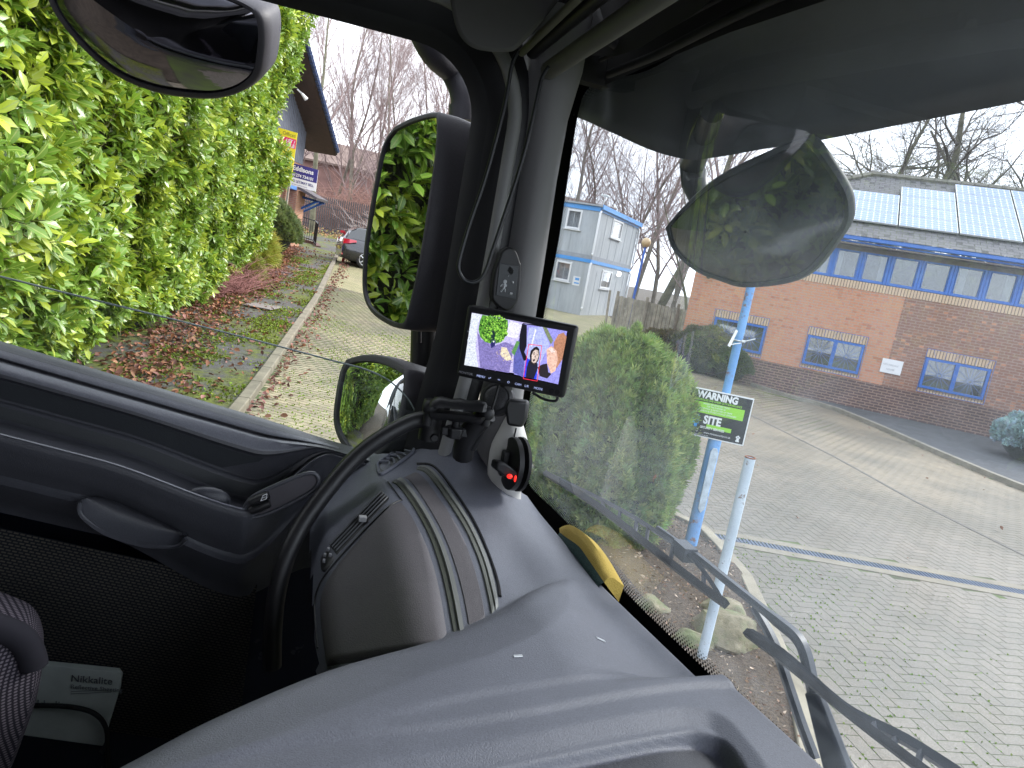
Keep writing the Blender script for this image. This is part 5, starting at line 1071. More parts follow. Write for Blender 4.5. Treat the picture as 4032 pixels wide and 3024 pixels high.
c6 = [(902, 1008), (932, 1015), (971, 1062), (1016, 1130), (1050, 1203), (1068, 1262), (1077, 1310)]
ribbon('trim_strip', c1, c1b, OLV3, .002); ribbon('trim_strip', c1b, c2, OLV2, .0045); ribbon('recessed_panel', c3, c4, LIDM, .0015, nw=12); ribbon('trim_strip', c5, c5b, OLV, .0025); ribbon('trim_strip', c5b, c6, OLV2, .004)
lid = ribbon('storage_lid', [(862, 1088), (893, 1124), (921, 1178), (941, 1240), (956, 1310), (970, 1400)], [(852, 1090), (800, 1143), (740, 1208), (703, 1262), (691, 1320), (706, 1440)], LIDM, .006, nw=20, edge=.006)
def gapline(name, pts, r, n=40, parent=None):
    g = TM(); g.tube([surf(*p, o=.0012) for p in crv(pts, n)], r, 5); return g.build(name, BLKP, parent or dash)
gapline('panel_gap', [(900, 1003), (938, 1009), (980, 1060), (1024, 1128), (1056, 1200), (1075, 1258), (1080, 1290)], .0022)
gapline('panel_gap', [(866, 1082), (840, 1096), (780, 1155), (720, 1222), (692, 1262), (681, 1310), (688, 1400)], .0013)
gapline('panel_gap', [(838, 1041), (852, 1060), (868, 1082)], .0011)
lou = ribbon('air_louvre', [(826, 1056), (708, 1180)], [(846, 1076), (727, 1203)], BLKP, .0012, n=24, nw=8, edge=.002)
for k_ in range(4):
    t_ = (k_+.7)/4.6; g = TM(); g.tube([surf(826+20*t_-118*u, 1056+20*t_+124*u, o=.003) for u in np.linspace(.04, .97, 16)], .0016, 4); g.build('slat', mat('louvre_slat', (.04, .04, .045), .4), lou)
g = TM(); p = surf(787, 1126, o=.006); g.box(p, (.010, .012, .008)); g.build('louvre_tab', mat('grey_tab', (.35, .35, .36), .5), lou, bevel=.001)
swb = ribbon('switch_block', [(708, 1184), (690, 1204), (696, 1236)], [(726, 1206), (720, 1220), (702, 1238)], BLKP, .002, n=12, nw=6)
g = TM()
for x, y in ((712, 1190), (706, 1202), (704, 1214), (716, 1203)): g.box(surf(x, y, o=.004), (.006, .004, .005))
g.build('button', mat('grey_button', (.25, .25, .27), .4), swb, bevel=.001)
# demister vent on the corner
def ho(l, f, o=0): return np.array([l, f, float(hz(l, f, False))+o])
vo = [(816, 1012), (822, 997), (880, 964), (890, 964), (894, 975), (886, 984), (832, 1022), (820, 1024)]
VSs = [surf(*p, o=.002) for p in smoothpts(vo+[vo[0]], 5)]
g = TM(); g.tube(VSs, .0032, 6); ven = g.build('demister_vent', DASH, dash, smooth=60)
g = TM(); g.add([p-np.array([0, 0, .001]) for p in VSs[:-1]], [tuple(range(len(VSs)-1))]); g.build('vent_cavity', BLKP, ven, fix=False)
for k_ in range(5):
    t_ = k_/4; g = TM(); g.tube([surf(*p, o=.003) for p in smoothpts([(822+44*t_, 1000-26*t_), (840+36*t_, 1001-25*t_), (838+52*t_, 1016-38*t_)], 4)], .0022, 6); g.build('vent_slat', DASH, ven, smooth=60)
# two short pale marks on the dash
for (x, y) in ((1292, 1368), (1107, 1435)):
    p = D(x, y, z=-.41); p[2] = float(hz(p[0], p[1]))+.0008; q_ = D(x+19, y+(3 if x > 1200 else -1), z=-.41); q_[2] = float(hz(q_[0], q_[1]))+.0008
    g = TM(); g.tube([p, q_], .0008, 4); g.tube([p+[.0025, 0, 0], q_+[.0025, 0, 0]], .0005, 4); g.build('pale_mark', mat('pale_mark_plastic', (.75, .78, .8), .4), dash)

# ---------------- door
def zb(f): return -.268-.2*(f+.42)
WPf = [0, .006, .012, .0125, .0145, .015, .020, .027, .032, .060, .066, .0665, .070, .096, .099, .101, .094, .098, .106, .120, .148, .153, .158, .19, .232, .24, .5]
# profile as polyline in (w, l); param s along it
PR = [(-.004, 1.262), (-.002, 1.25), (.004, 1.236), (.010, 1.229), (.0125, 1.227), (.0135, 1.235), (.0155, 1.235), (.0165, 1.222), (.019, 1.212), (.025, 1.203), (.033, 1.200), (.039, 1.208), (.070, 1.214), (.0735, 1.214), (.0745, 1.208), (.078, 1.205), (.097, 1.200), (.100, 1.196), (.101, 1.18), (.092, 1.13), (.084, 1.110), (.081, 1.103), (.084, 1.098), (.092, 1.097), (.125, 1.108), (.150, 1.122), (.154, 1.118), (.158, 1.110), (.164, 1.114), (.21, 1.150), (.243, 1.158), (.247, 1.164), (.6, 1.17)]
def kf(f): return 1-.93*float(ss(-.055, .075, f))
def gf(f): return 1+.24*float(ss(-.26, -.06, f))
fs_ = np.concatenate([np.linspace(-1.05, -.12, 60), np.linspace(-.11, .09, 50), np.linspace(.1, .30, 12)])
def door_pt(f, w, l):
    k_ = kf(f); w = w*(gf(f) if w > .02 else 1); w2 = w*k_ if w < .15 else w-(1-k_)*.15*max(0, 1-(w-.15)/.2); l2 = l+(1.225-l)*(1-k_)*(1 if w > .02 else 0)*(.9 if w < .3 else 0)
    return np.array([l2, f, zb(f)-w2])
rows = []
PRd = []
for (w0, l0), (w1, l1) in zip(PR[:-1], PR[1:]):
    for j in range(3): PRd.append((w0+(w1-w0)*j/3, l0+(l1-l0)*j/3))
PRd.append(PR[-1])
g = TM(); g.grid([[door_pt(f, w, l) for f in fs_] for w, l in PRd[:int(len(PRd)*.92)]]); door = g.build('door', DOORM, truck, smooth=60)
# dark inlay panels between belt and armrest
g = TM(); fi = np.linspace(-1.05, .02, 60)
def inl(w, f, o): 
    l = float(np.interp(w, [.039, .070, .078, .097], [1.208, 1.214, 1.205, 1.200])); p = door_pt(f, w, l); p[0] -= o; return p
g.grid([[inl(w+.0, f-(.0 if w < .05 else 0), .0015) for f in np.linspace(-1.05, -.035-2.2*max(0, w-.040)*(1 if w > .05 else .6), 50)] for w in (.040, .046, .053, .060, .066, .0695)]); g.build('recess_panel', DOOR2, door, smooth=60)
g = TM(); g.grid([[inl(w, f, .0018) for f in np.linspace(-1.05, .02-1.5*max(0, w-.078), 50)] for w in (.0785, .084, .09, .0955)]); g.build('inlay_panel', DOOR2, door, smooth=60)
LST = mat('ledge_highlight_plastic', (.17, .175, .205), .34, var=.05, **PL)  # lighter tone paints the sky's sheen along belt ledges and armrest edge
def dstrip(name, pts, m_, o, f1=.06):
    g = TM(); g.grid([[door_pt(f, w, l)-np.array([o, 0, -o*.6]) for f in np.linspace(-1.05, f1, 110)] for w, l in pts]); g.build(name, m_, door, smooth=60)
dstrip('belt_highlight', [(.0035, 1.2370), (.0065, 1.2330), (.0095, 1.2285), (.0122, 1.2270)], LST, .0012, .085)
dstrip('belt_highlight', [(.0172, 1.219), (.019, 1.212), (.022, 1.2075), (.025, 1.203), (.029, 1.2015)], LST, .0014, .03)
dstrip('armrest_highlight', [(.0865, 1.1165), (.084, 1.110), (.081, 1.103), (.0822, 1.101)], LST, .0010, .045)
# woven cloth
m, t, b = nodes('woven_cloth'); uv = N(t, 'UVMap').outputs[0]; br = N(t, 'TexBrick'); t.links.new(uv, br.inputs['Vector'])
for k_, v_ in (('Scale', 1), ('Brick Width', .0085), ('Row Height', .0048), ('Mortar Size', .0017), ('Mortar Smooth', .6)): br.inputs[k_].default_value = v_
br.inputs['Color1'].default_value = (.10, .092, .075, 1); br.inputs['Color2'].default_value = (.07, .066, .058, 1); br.inputs['Mortar'].default_value = (.008, .009, .014, 1); t.links.new(br.outputs[0], b.inputs['Base Color']); b.inputs['Roughness'].default_value = .95; CLOTH = m
g = TM(); rows = []; uvs = []
for w in np.linspace(.249, .56, 20):
    for f in np.linspace(-1.0, -.02, 40): uvs.append((f+.3*w, w))
    rows.append([np.array([1.160-.006*sin((w-.249)/.311*pi), f, zb(f)-w]) for f in np.linspace(-1.0, -.02, 40)])
g.grid(rows, uvs); g.build('cloth_panel', CLOTH, door, smooth=60, fix=False)
# pull handle pocket and bulge
hp_ = smoothpts([D(x, y, l=1.088) for x, y in [(172, 1084), (176, 1112), (226, 1150), (300, 1175), (340, 1180), (383, 1179), (402, 1163)]], 5); hq = smoothpts([D(x, y, l=1.102) for x, y in [(174, 1080), (200, 1074), (245, 1082), (300, 1106), (350, 1129), (385, 1148), (403, 1160)]], 5)
g = TM(); n_ = min(len(hp_), len(hq)); g.grid([[hq[i]*(1-t_)+hp_[i]*t_-np.array([-.018*sin(pi*t_)**.7+.008*t_, 0, 0]) for i in range(n_)] for t_ in np.linspace(0, 1, 9)]); g.tube(hp_, .0035, 8); g.build('pull_handle', DOORM, door, smooth=60)
# door latch, switch panel
g = TM(); c = D(447, 1078, l=1.13); g.ball(c, (.012, .035, .02), 16, 10); g.build('door_latch', DOORM, door, smooth=60)
swp = smoothpts([D(x, y, l=1.105) for x, y in [(525, 1108), (535, 1085), (560, 1065), (640, 1030), (675, 1022), (688, 1035), (680, 1055), (650, 1075), (590, 1105), (545, 1118), (525, 1108)]], 4)
g = TM(); g.prism(swp[:-1], (.018, 0, -.004)); sw_ = g.build('switch_panel', mat('switch_surface', (.075, .07, .08), .4), door, bevel=.002)
g = TM(); g.tube(swp, .0035, 8); g.build('switch_rim', DOORM, sw_, smooth=60)
for k_, (x, y) in enumerate([(561, 1078), (563, 1096)]):
    a, b_ = D(x-22, y+8, l=1.098), D(x+20, y-9, l=1.098); g = TM(); g.tube([a, (a+b_)/2, b_], [.006, .0075, .006], 10); g.build('window_switch', BLKP, sw_, smooth=60)
p = D(569, 1075, l=1.088); g = TM(); U_ = unit(D(580, 1071, l=1.09)-D(560, 1079, l=1.09)); 
for a, b_ in (((-.004, -.004), (.005, -.004)), ((.005, -.004), (.005, .004)), ((.005, .004), (-.001, .004)), ((-.001, .004), (-.004, -.004)), ((-.002, 0), (.005, 0))): g.tube([p+U_*a[0]+np.array([0, 0, a[1]]), p+U_*b_[0]+np.array([0, 0, b_[1]])], .0006, 4)
g.build('window_symbol', mat('icon_white', (.7, .7, .72), .5), sw_)
g = TM(); 
for dz in (.0, -.006): g.tube([D(x, y+dz*-600, l=1.225) for x, y in [(640, 965), (690, 978), (735, 990)]], .0022, 6)
g.build('vent_ribs', DOORM, door, smooth=50)
# outer skin of door
CABW = mat('cab_white', (.62, .62, .63), .3, coat=.6, var=.03)
g = TM(); g.grid([[(1.31+.01*sin((z+.9)*3), f, z) for f in np.linspace(-1.05, .45, 12)] for z in np.linspace(-1.5, -.42, 8)]+[[(1.29, f, min(zb(f)-.012, -.30)) for f in np.linspace(-1.05, .45, 12)]]); g.build('outer_skin', mat('cab_dark_blue', (.02, .025, .045), .25, coat=.8, var=.03), door, smooth=60)
# ---------------- door window frame
def rim(ft, fb_, zt, zbm, r, n_=8):   # outline of the opening: top line, front corner, front edge, down
    P = [np.array([ft, zt])]; return P
def opening(o):   # offset outward o
    P = [(-1.05, .325+o)]; cx, cz_, r = .12, .215, .11+o
    P += [(cx+r*sin(a), cz_+r*cos(a)) for a in np.linspace(0, pi/2, 12)]
    P += [(.23+o, .05), (.228+o, -.15), (.205+o, -.36), (.19+o, -.42-o)]
    return P
def band(o0, o1, l0, l1, m_, name, parent=truck, **k):
    a, b_ = opening(o0), opening(o1); g = TM(); g.grid([[(l0, *p) for p in a], [((l0+l1)/2-.004, (p[0]+q_[0])/2, (p[1]+q_[1])/2) for p, q_ in zip(a, b_)], [(l1, *p) for p in b_]]); return g.build(name, m_, parent, smooth=50, fix=False)
band(-.002, .022, 1.255, 1.235, RUB, 'window_channel'); band(.022, .055, 1.235, 1.215, BLKP, 'door_frame')
g = TM(); P_ = opening(.062); g.tube([(1.208, *p) for p in P_], .0115, 10); g.build('door_seal', SEAL, truck, smooth=60)
band(.072, .10, 1.215, 1.225, BLKP, 'seal_gap')
g = TM(); g.box((1.262, .35, .425), (.03, .22, .19)); g.build('pillar_head', HEAD, truck)
# header above door
g = TM(); g.grid([[(1.225, f, .42) for f in np.linspace(-1.05, .36, 8)], [(1.20, f, .44) for f in np.linspace(-1.05, .36, 8)], [(1.10, f, .50) for f in np.linspace(-1.05, .36, 8)], [(.9, f, .52) for f in np.linspace(-1.05, .36, 8)], [(-.9, f, .52) for f in np.linspace(-1.05, .36, 8)], [(-1.2, f, .42) for f in np.linspace(-1.05, .36, 8)]]); g.build('roof_lining', HEAD, truck, smooth=50, fix=False)
g = TM(); g.grid([[(l, .36, .52) for l in np.linspace(-1.2, 1.24, 14)], [(l, .40, .47) for l in np.linspace(-1.2, 1.24, 14)], [(l, .43, .42) for l in np.linspace(-1.2, 1.24, 14)], [(l, wsf(l, .37)-.008, .372) for l in np.linspace(-1.2, 1.24, 14)], [(l, wsf(l, .40)-.004, .33) for l in np.linspace(-1.2, 1.24, 14)]]); g.build('windscreen_header', HEAD, truck, smooth=50, fix=False)
# a pillar: lofted trim
secs = []
for z, a, c, e in [(-.50, .335, .40, .475), (-.42, .335, .395, .47), (-.30, .335, .385, .462), (-.2, .332, .38, .455), (0, .328, .375, .452), (.15, .325, .37, .447), (.25, .32, .37, .442), (.33, .31, .38, .437), (.42, .28, .38, .43)]:
    secs.append([(1.235, a-.012, z), (1.205, a, z), (1.192, a+.012, z), (1.186, (a+c)/2, z), (1.190, c, z), (1.205, c+.012, z), (1.26, c+.022, z), (1.40, c+.05, z)])
g = TM(); g.grid(secs); pil = g.build('a_pillar', TRIM, truck, smooth=60, fix=False)
g = TM(); g.grid([[(1.225, .32, z) for z in (-.5, .45)], [(1.27, .35, z) for z in (-.5, .45)]]); 
g = TM(); g.tube([T for T in smoothpts([(1.20, .40, -.46), (1.185, .385, -.40), (1.165, .375, -.33), (1.185, .375, -.255)], 5)], [.03]*6+[.036]*5+list(np.linspace(.034, .006, 5)), 14); g.build('pillar_foot', mat('pale_trim', (.55, .54, .52), .6, var=.04), pil, smooth=60)
# ---------------- roof: rods, blind tube, visor box
GRY = mat('overhead_grey', (.085, .083, .08), .8, var=.06, bscale=300, bstr=.2, bdist=.0005)
box_ = smoothpts([D(x, y, l=1.02) for x, y in [(968, -40), (975, 20), (990, 72), (1018, 102), (1060, 112), (1100, 112), (1118, 104), (1160, 60), (1240, -40)]], 4)
g = TM(); g.prism(box_, (.10, .02, .03)); g.build('overhead_locker', GRY, truck, bevel=.008)
def rod(x0, y0, x1, y1, f, r, m_, name, cap=None):
    a, b_ = D(x0, y0, f=f), D(x1, y1, f=f); d = unit(b_-a); g = TM(); g.tube([a-d*.004, a, b_+d*.25], [r*.6, r, r], 14); return g.build(name, m_, truck, smooth=40)
rod(1127, 114, 1245, 0, .275, .006, mat('brass_grey', (.22, .22, .17), .4, .3), 'curtain_rail'); rod(1150, 112, 1285, 0, .30, .011, BLKP, 'blind_rod')
bt = rod(1186, 152, 1400, 8, .325, .0142, mat('blind_tube_grey', (.15, .145, .14), .6), 'blind_tube')
g = TM(); g.add([D(x, y, f=.40) for x, y in [(1250, 118), (1330, 122), (1380, 105), (1500, 30), (1560, -20), (1440, -20), (1330, 50)]], [tuple(range(7))]); hp2 = g.build('header_panel', GRY, truck, fix=False)
g = TM(); c = D(1325, 86, f=.392); g.tube([c+[0, .004, 0], c-[0, .006, 0]], [.013, .010], 14); g.tube([c-[0, .006, 0], c-[0, .010, 0]], [.004, .004], 8); g.build('header_clip', BLKP, hp2, smooth=40)
g = TM(); P_ = smoothpts([WS(x, y, -.02) for x, y in [(1315, 160), (1345, 148), (1420, 118), (1530, 62), (1640, 10), (1800, -60)]], 4); g.tube(P_, .007, 8); g.tube([p+[0, -.02, .018] for p in P_], .004, 6); g.build('wiring_trim', RUB, truck, smooth=60)
# blind cord loop on the pillar
cord = smoothpts([D(x/K, y/K, l=1.12) for x, y in [(2160, 262), (2133, 310), (2110, 410), (2075, 560), (2035, 700), (1985, 850), (1935, 1000), (1912, 1065), (1890, 1100), (1855, 1112), (1825, 1098), (1806, 1060), (1812, 1010), (1850, 880), (1905, 720), (1950, 560), (1990, 400), (2015, 260), (2040, 200)]], 5)
g = TM(); g.tube(cord, .0032, 8); tag(g.build('blind_cord', mat('cord_black', (.02, .022, .026), .4), smooth=60), 'black looped cord hanging from the roof down the windscreen pillar', 'cord')
# ---------------- outer visor (smoked) above windscreen
edge = [D(x, y, f=f) for x, y, f in [(1243, 250, .44), (1285, 268, .49), (1330, 290, .535), (1400, 322, .58), (1460, 340, .62), (1500, 345, .645), (1560, 338, .68), (1650, 322, .72), (1745, 308, .75), (1963, 266, .775), (2212, 218, .785), (2500, 155, .79), (2900, 60, .79)]]
edge = smoothpts(edge, 4); n_ = len(edge)
g = TM(); rows = [edge]
for t_ in (.06, .3, .6, .85, 1):
    rows.append([np.array([p[0]*(1-t_)+(1.42-(1.42-p[0]))*t_, p[1]+(np.interp(p[0], [-.5, 1.3], [.53, .46])-p[1])*t_, p[2]+(.47-p[2])*(sin(t_*pi/2)**.8)]) for p in edge])
g.grid(rows); o = g.build('outer_sun_visor', mat('smoked_visor', (.045, .046, .048), .45, var=.1, bscale=0), truck, smooth=60, fix=False); sd_ = o.modifiers.new('thick', 'SOLIDIFY'); sd_.thickness = .005
# ---------------- mirrors
def mirror(name, px, l0, nrm, thick, hsgpx=None, bulge=.0, frame=.006, deep=None, parent=truck, gm=None):
    nrm = unit(np.array(nrm, float)); p0 = D(*px[0], l=l0) if l0 else None
    def onp(x, y, off_=0):
        v = ray(x*K, y*K); c = np.array([v@TL, v@TF, v[2]]); return c*((p0@nrm+off_)/(c@nrm))
    P = smoothpts([onp(x, y) for x, y in px]+[onp(*px[0])], 5)[:-1]; cen_ = sum(P)/len(P)
    H_ = MB(True); ringO = [cen_+(p-cen_)*1.0+unit(p-cen_)*frame for p in P]; n_ = len(P)
    back = -nrm*thick; rows = [[p*1.0+unit(cen_-p)*.0005 for p in P], [p+nrm*.004 for p in P], [p+nrm*.004 for p in ringO], [p+unit(p-cen_)*.004 for p in ringO], [p+unit(p-cen_)*.006+back*.25 for p in ringO], [p+back*.75 for p in ringO], [cen_+(p-cen_)*.72+back for p in ringO], [cen_+(p-cen_)*.3+back*1.12 for p in ringO]]
    rows = [r_+[r_[0]] for r_ in rows]; H_.grid(rows); h_ = H_.build(name, HSG, parent, smooth=50, fix=False)
    G_ = MB(True); rows = []
    for t_ in (1, .9, .8, .65, .5, .35, .2, .1, .02): rows.append([cen_+(p-cen_)*t_+nrm*bulge*(1-t_*t_) for p in P+[P[0]]])
    G_.grid(rows); G_.add([rows[-1][i] for i in range(n_)], [tuple(range(n_))]); G_.build('mirror_glass', gm or MIR, h_, smooth=60, fix=False); return h_, P, cen_
main_n = (-.39, -.92, .0)
h1, P1_, c1_ = mirror('main_mirror', [(855, 283), (885, 268), (915, 258), (938, 254), (947, 262), (944, 330), (930, 430), (910, 560), (888, 660), (880, 690), (868, 699), (840, 690), (808, 668), (793, 640), (789, 600), (795, 520), (815, 400), (832, 320)], 1.47, main_n, .16)
h2, P2_, c2_ = mirror('wide_mirror', [(755, 785), (790, 780), (830, 786), (865, 803), (875, 812), (873, 850), (862, 900), (842, 945), (815, 975), (795, 988), (770, 978), (742, 945), (730, 905), (735, 850), (744, 805)], 1.47, (-.47, -.87, .13), .13, bulge=.016, frame=.010)
# mirror arm
g = TM(); g.tube(smoothpts([D(930, 90, l=1.42)+[0, -.06, .08], D(930, 100, l=1.45), D(975, 150, l=1.5), D(1000, 205, l=1.5), D(1000, 262, l=1.5)], 6), [.028]*12+[.026]*13, 14); g.build('mirror_arm', HSG, truck, smooth=60)
g = TM(); g.tube([D(1002, 228, l=1.5), D(1001, 262, l=1.5)], [.030, .030], 16); g.build('arm_collar', HSG, truck, smooth=40)
g = TM(); g.tube([D(918, 700, l=1.53), D(915, 790, l=1.53)], [.030, .030], 12); g.tube([D(905, 715, l=1.49), D(905, 740, l=1.49)], .006, 6); g.build('mirror_joint', BLKP, truck, smooth=40)
# kerb mirror above the door
h3, P3_, c3_ = mirror('kerb_mirror', [(60, -120), (105, -30), (128, 25), (165, 75), (215, 125), (270, 162), (335, 186), (400, 197), (460, 200), (510, 188), (545, 160), (556, 120), (559, 60), (545, 25), (500, 0), (430, -25), (330, -60), (200, -110)], 1.52, (-.80, -.30, -.52), .10, bulge=.045, frame=.008, gm=mat('kerb_mirror_glass', (.22, .215, .24), .02, 1.0, var=0))
g = TM(); g.tube([c3_+[-.02, 0, .10], c3_+[-.12, 0, .22]], .02, 8); g.build('kerb_mirror_arm', HSG, truck)
# front mirror
p0f = None
def mirror_f(px, f0, nrm, thick):
    global _p0; nrm = unit(np.array(nrm, float)); p0 = D(*px[0], f=f0)
    def onp(x, y): v = ray(x*K, y*K); c = np.array([v@TL, v@TF, v[2]]); return c*((p0@nrm)/(c@nrm))
    P = smoothpts([onp(x, y) for x, y in px]+[onp(*px[0])], 5)[:-1]; cen_ = sum(P)/len(P); ringO = [p+unit(p-cen_)*.008 for p in P]; back = -nrm*thick
    H_ = MB(True); rows = [P, [p+nrm*.003 for p in P], [p+nrm*.003 for p in ringO], [p+unit(p-cen_)*.003+back*.3 for p in ringO], [p+back*.8 for p in ringO], [cen_+(p-cen_)*.7+back for p in ringO], [cen_+(p-cen_)*.1+back*1.1 for p in ringO]]; H_.grid([r_+[r_[0]] for r_ in rows]); h_ = H_.build('front_mirror', mat('front_housing', (.035, .04, .045), .6), truck, smooth=50, fix=False)
    G_ = MB(True); rows = [[cen_+(p-cen_)*t_+nrm*.04*(1-t_*t_) for p in P+[P[0]]] for t_ in (1, .85, .7, .5, .3, .1, .02)]; G_.grid(rows); G_.build('mirror_glass', mat('dim_mirror', (.07, .075, .08), .22, .8, var=.05), h_, smooth=60, fix=False); return cen_
fc = mirror_f([(1446, 490), (1480, 452), (1540, 402), (1640, 350), (1720, 312), (1745, 310), (1770, 340), (1815, 410), (1825, 450), (1820, 485), (1790, 530), (1745, 580), (1690, 603), (1610, 612), (1560, 600), (1508, 580), (1462, 538)], .66, (-.25, -.80, -.55), .018)
g = TM(); a = D(1500, 395, f=.70); g.tube([a+[0, .02, -.03], a, D(1495, 355, f=.70), D(1520, 300, f=.66), D(1540, 240, f=.6)], [.020, .026, .026, .02, .02], 12); g.build('front_mirror_arm', BLKP, truck, smooth=60)
# ---------------- partly lowered side window glass
ge = smoothpts([D(x, y, l=1.258) for x, y in [(-400, 498), (0, 597), (200, 647), (375, 690), (560, 737), (720, 779), (790, 798), (840, 822), (880, 860), (900, 900), (907, 950), (905, 1000)]], 5)
g = TM(); bot = [np.array([1.258, p[1], -.52]) for p in ge]; g.grid([ge, bot]); sg_ = g.build('side_window_glass', glassmat('side_glass', (.93, .97, .96), .02, .8, (.6, .7, .66), 3), truck, fix=False)
g = TM(); g.tube(ge, .0016, 6); g.build('glass_edge', mat('ground_edge', (.25, .30, .30), .25, var=.05), sg_, smooth=60)
# ---------------- wipers (outside the glass)
WPM = mat('wiper_black', (.032, .038, .050), .42, var=.15, vscale=30); WRB = mat('wiper_rubber', (.012, .013, .015), .6)
def wp(x, y, o=.03): return WS(x, y, o)
w1 = TM(); bl = [wp(x, y, .012) for x, y in [(1178, 1022), (1290, 1092), (1400, 1178), (1500, 1256), (1568, 1305)]]; w1.tube(smoothpts(bl, 4), .0068, 4)
wo = w1.build('wiper_blade', WRB, truck)
g = TM(); fr1 = [wp(x, y, .03) for x, y in [(1178, 1020), (1240, 1050), (1330, 1095), (1420, 1150), (1500, 1210), (1560, 1295)]]; g.tube(smoothpts(fr1, 4), [.0025]+[.0040]*19+[.003], 4)
for (a, b_) in (((1300, 1082), (1305, 1098)), ((1375, 1122), (1372, 1150)), ((1455, 1175), (1448, 1212)), ((1520, 1240), (1520, 1268)), ((1340, 1102), (1336, 1122)), ((1400, 1140), (1396, 1170))): g.tube([wp(*a, .03), wp(*b_, .014)], .003, 4)
g.build('blade_frame', WPM, wo, smooth=30)
g = TM(); g.tube(smoothpts([wp(x, y, .04) for x, y in [(1420, 1140), (1490, 1190), (1580, 1262), (1680, 1342), (1722, 1378), (1742, 1420), (1762, 1510), (1800, 1600), (1850, 1700)]], 4), [.0035]*4+[.0052]*8+[.0065]*21, 6, sq=.6); g.box(wp(1478, 1190, .035), (.035, .02, .02)); arm1 = g.build('wiper_arm', WPM, truck, smooth=40)
g = TM(); g.tube(smoothpts([wp(x, y, .045) for x, y in [(1630, 1312), (1670, 1385), (1700, 1470), (1730, 1560), (1760, 1640)]], 4), .0055, 6, sq=.6); g.build('wiper_link', WPM, arm1, smooth=40)
g = TM(); g.tube(smoothpts([wp(x, y, .012) for x, y in [(1612, 1366), (1700, 1432), (1820, 1530), (1950, 1630), (2100, 1740)]], 4), .006, 4); w2 = g.build('wiper_blade', WRB, truck)
g = TM(); g.tube(smoothpts([wp(x, y, .032) for x, y in [(1612, 1362), (1690, 1412), (1790, 1500), (1850, 1545), (1960, 1600), (2100, 1690)]], 4), [.003]+[.0065]*19+[.006], 4)
for (a, b_) in (((1890, 1562), (1886, 1580)), ((1935, 1590), (1930, 1612)), ((1990, 1620), (1982, 1650))): g.tube([wp(*a, .03), wp(*b_, .014)], .003, 4)
g.build('blade_frame', WPM, w2, smooth=30)
g = TM(); g.prism([wp(x, y, .03) for x, y in [(1735, 1495), (1765, 1500), (1850, 1720), (1790, 1720)]], (0, .012, 0)); g.build('wiper_arm', WPM, truck, bevel=.003)
# ---------------- rest of the cab behind the camera
g = TM(); g.grid([[(l, f, -1.25) for l in np.linspace(-1.25, 1.25, 4)] for f in (-1.3, .6)]); g.build('floor', mat('floor_mat', (.02, .02, .022), .9), truck, fix=False)
g = TM(); g.grid([[(l, -1.1, z) for l in (-1.25, 1.25)] for z in (-1.3, .55)]); g.build('rear_wall', HEAD, truck, fix=False)
g = TM()
for (f0, f1, z0, z1) in ((-1.1, .6, -1.3, -.30), (-1.1, .6, .33, .5), (-1.1, -.6, -.30, .33), (.3, .6, -.30, .33)): g.grid([[(-1.22, f, z) for f in (f0, f1)] for z in (z0, z1)])
g.build('driver_door', DOOR2, truck, fix=False)
g = TM(); g.grid([[(l, fw(l)+.02, -.50) for l in np.linspace(-1.2, 1.35, 20)], [(l, fw(l)+.11, -.60) for l in np.linspace(-1.2, 1.35, 20)], [(l, fw(l)+.12, -1.6) for l in np.linspace(-1.2, 1.35, 20)]]); g.build('front_panel', CABW, truck, smooth=50, fix=False)
g = TM(); g.box((0, -3.9, .05), (2.62, 5.0, 2.9)); g.build('cargo_body', mat('cargo_side', (.07, .08, .10), .5, var=.15, vscale=2), truck, bevel=.02)
# grab bar
gb = smoothpts([D(940, 903, l=1.15), D(900, 908, l=1.145), D(865, 922, l=1.14), D(820, 948, l=1.13), D(770, 987, l=1.12), D(712, 1052, l=1.10), D(655, 1130, l=1.07), D(622, 1195, l=1.04), D(600, 1270, l=1.02), D(590, 1350, l=1.01), D(588, 1440, l=1.01)], 4)
g = TM(); g.tube(gb, .0135, 16); g.build('grab_bar', BLKP, truck, smooth=60)

# ================================================================ THINGS IN THE CAB
# monitor
mc = {k_: D(x, y, l=l) for k_, (x, y, l) in dict(tl=(1003, 657, 1.10), tr=(1246, 700, 1.02), br=(1218, 862, 1.02), bl=(985, 812, 1.10)).items()}
MO = mc['bl']; MU = mc['br']-mc['bl']; MVv = mc['tl']-mc['bl']; MWd = np.linalg.norm(MU); MHt = np.linalg.norm(MVv); MU = MU/MWd; MVv = MVv-MU*(MVv@MU); MVv = unit(MVv); MNn = np.cross(MU, MVv); 
if MNn@(-MO) < 0: MNn = -MNn
def MP(u, v, o=0): return MO+MU*u*MWd+MVv*v*MHt+MNn*o
mon = thing('camera_monitor', 'small black camera monitor on a ball mount showing hedge and a hooded man', 'monitor', T2W(MP(.5, 0)))
g = TM(); g.prism([MP(u, v, 0) for u, v in [(.0, .0), (1, 0), (1, 1), (0, 1)]], -MNn*.022); bz = g.build('housing', BLKP, mon, bevel=.005)
g = TM(); g.grid([[MP(u, v, .0008) for u in (.072, .925)] for v in (.175, .90)]); scr = g.build('screen', mat('screen_black', (.01, .01, .015), .2), mon, fix=False)
def em(name, c, s=1.0, v=.45):
    k_ = 'lit_'+name
    if k_ in MATS: return MATS[k_]
    m, t, b = nodes(k_); b.inputs['Base Color'].default_value = (.01, .01, .01, 1); b.inputs['Roughness'].default_value = .5
    cc = ramp(t, noise(t, 380, 6, rough=.8), [(.34, [x*(1-v) for x in c]), (.66, [min(1, x*(1+v)) for x in c])]); t.links.new(cc, b.inputs['Emission Color']); b.inputs['Emission Strength'].default_value = s*.42
    MATS[k_] = m; return m
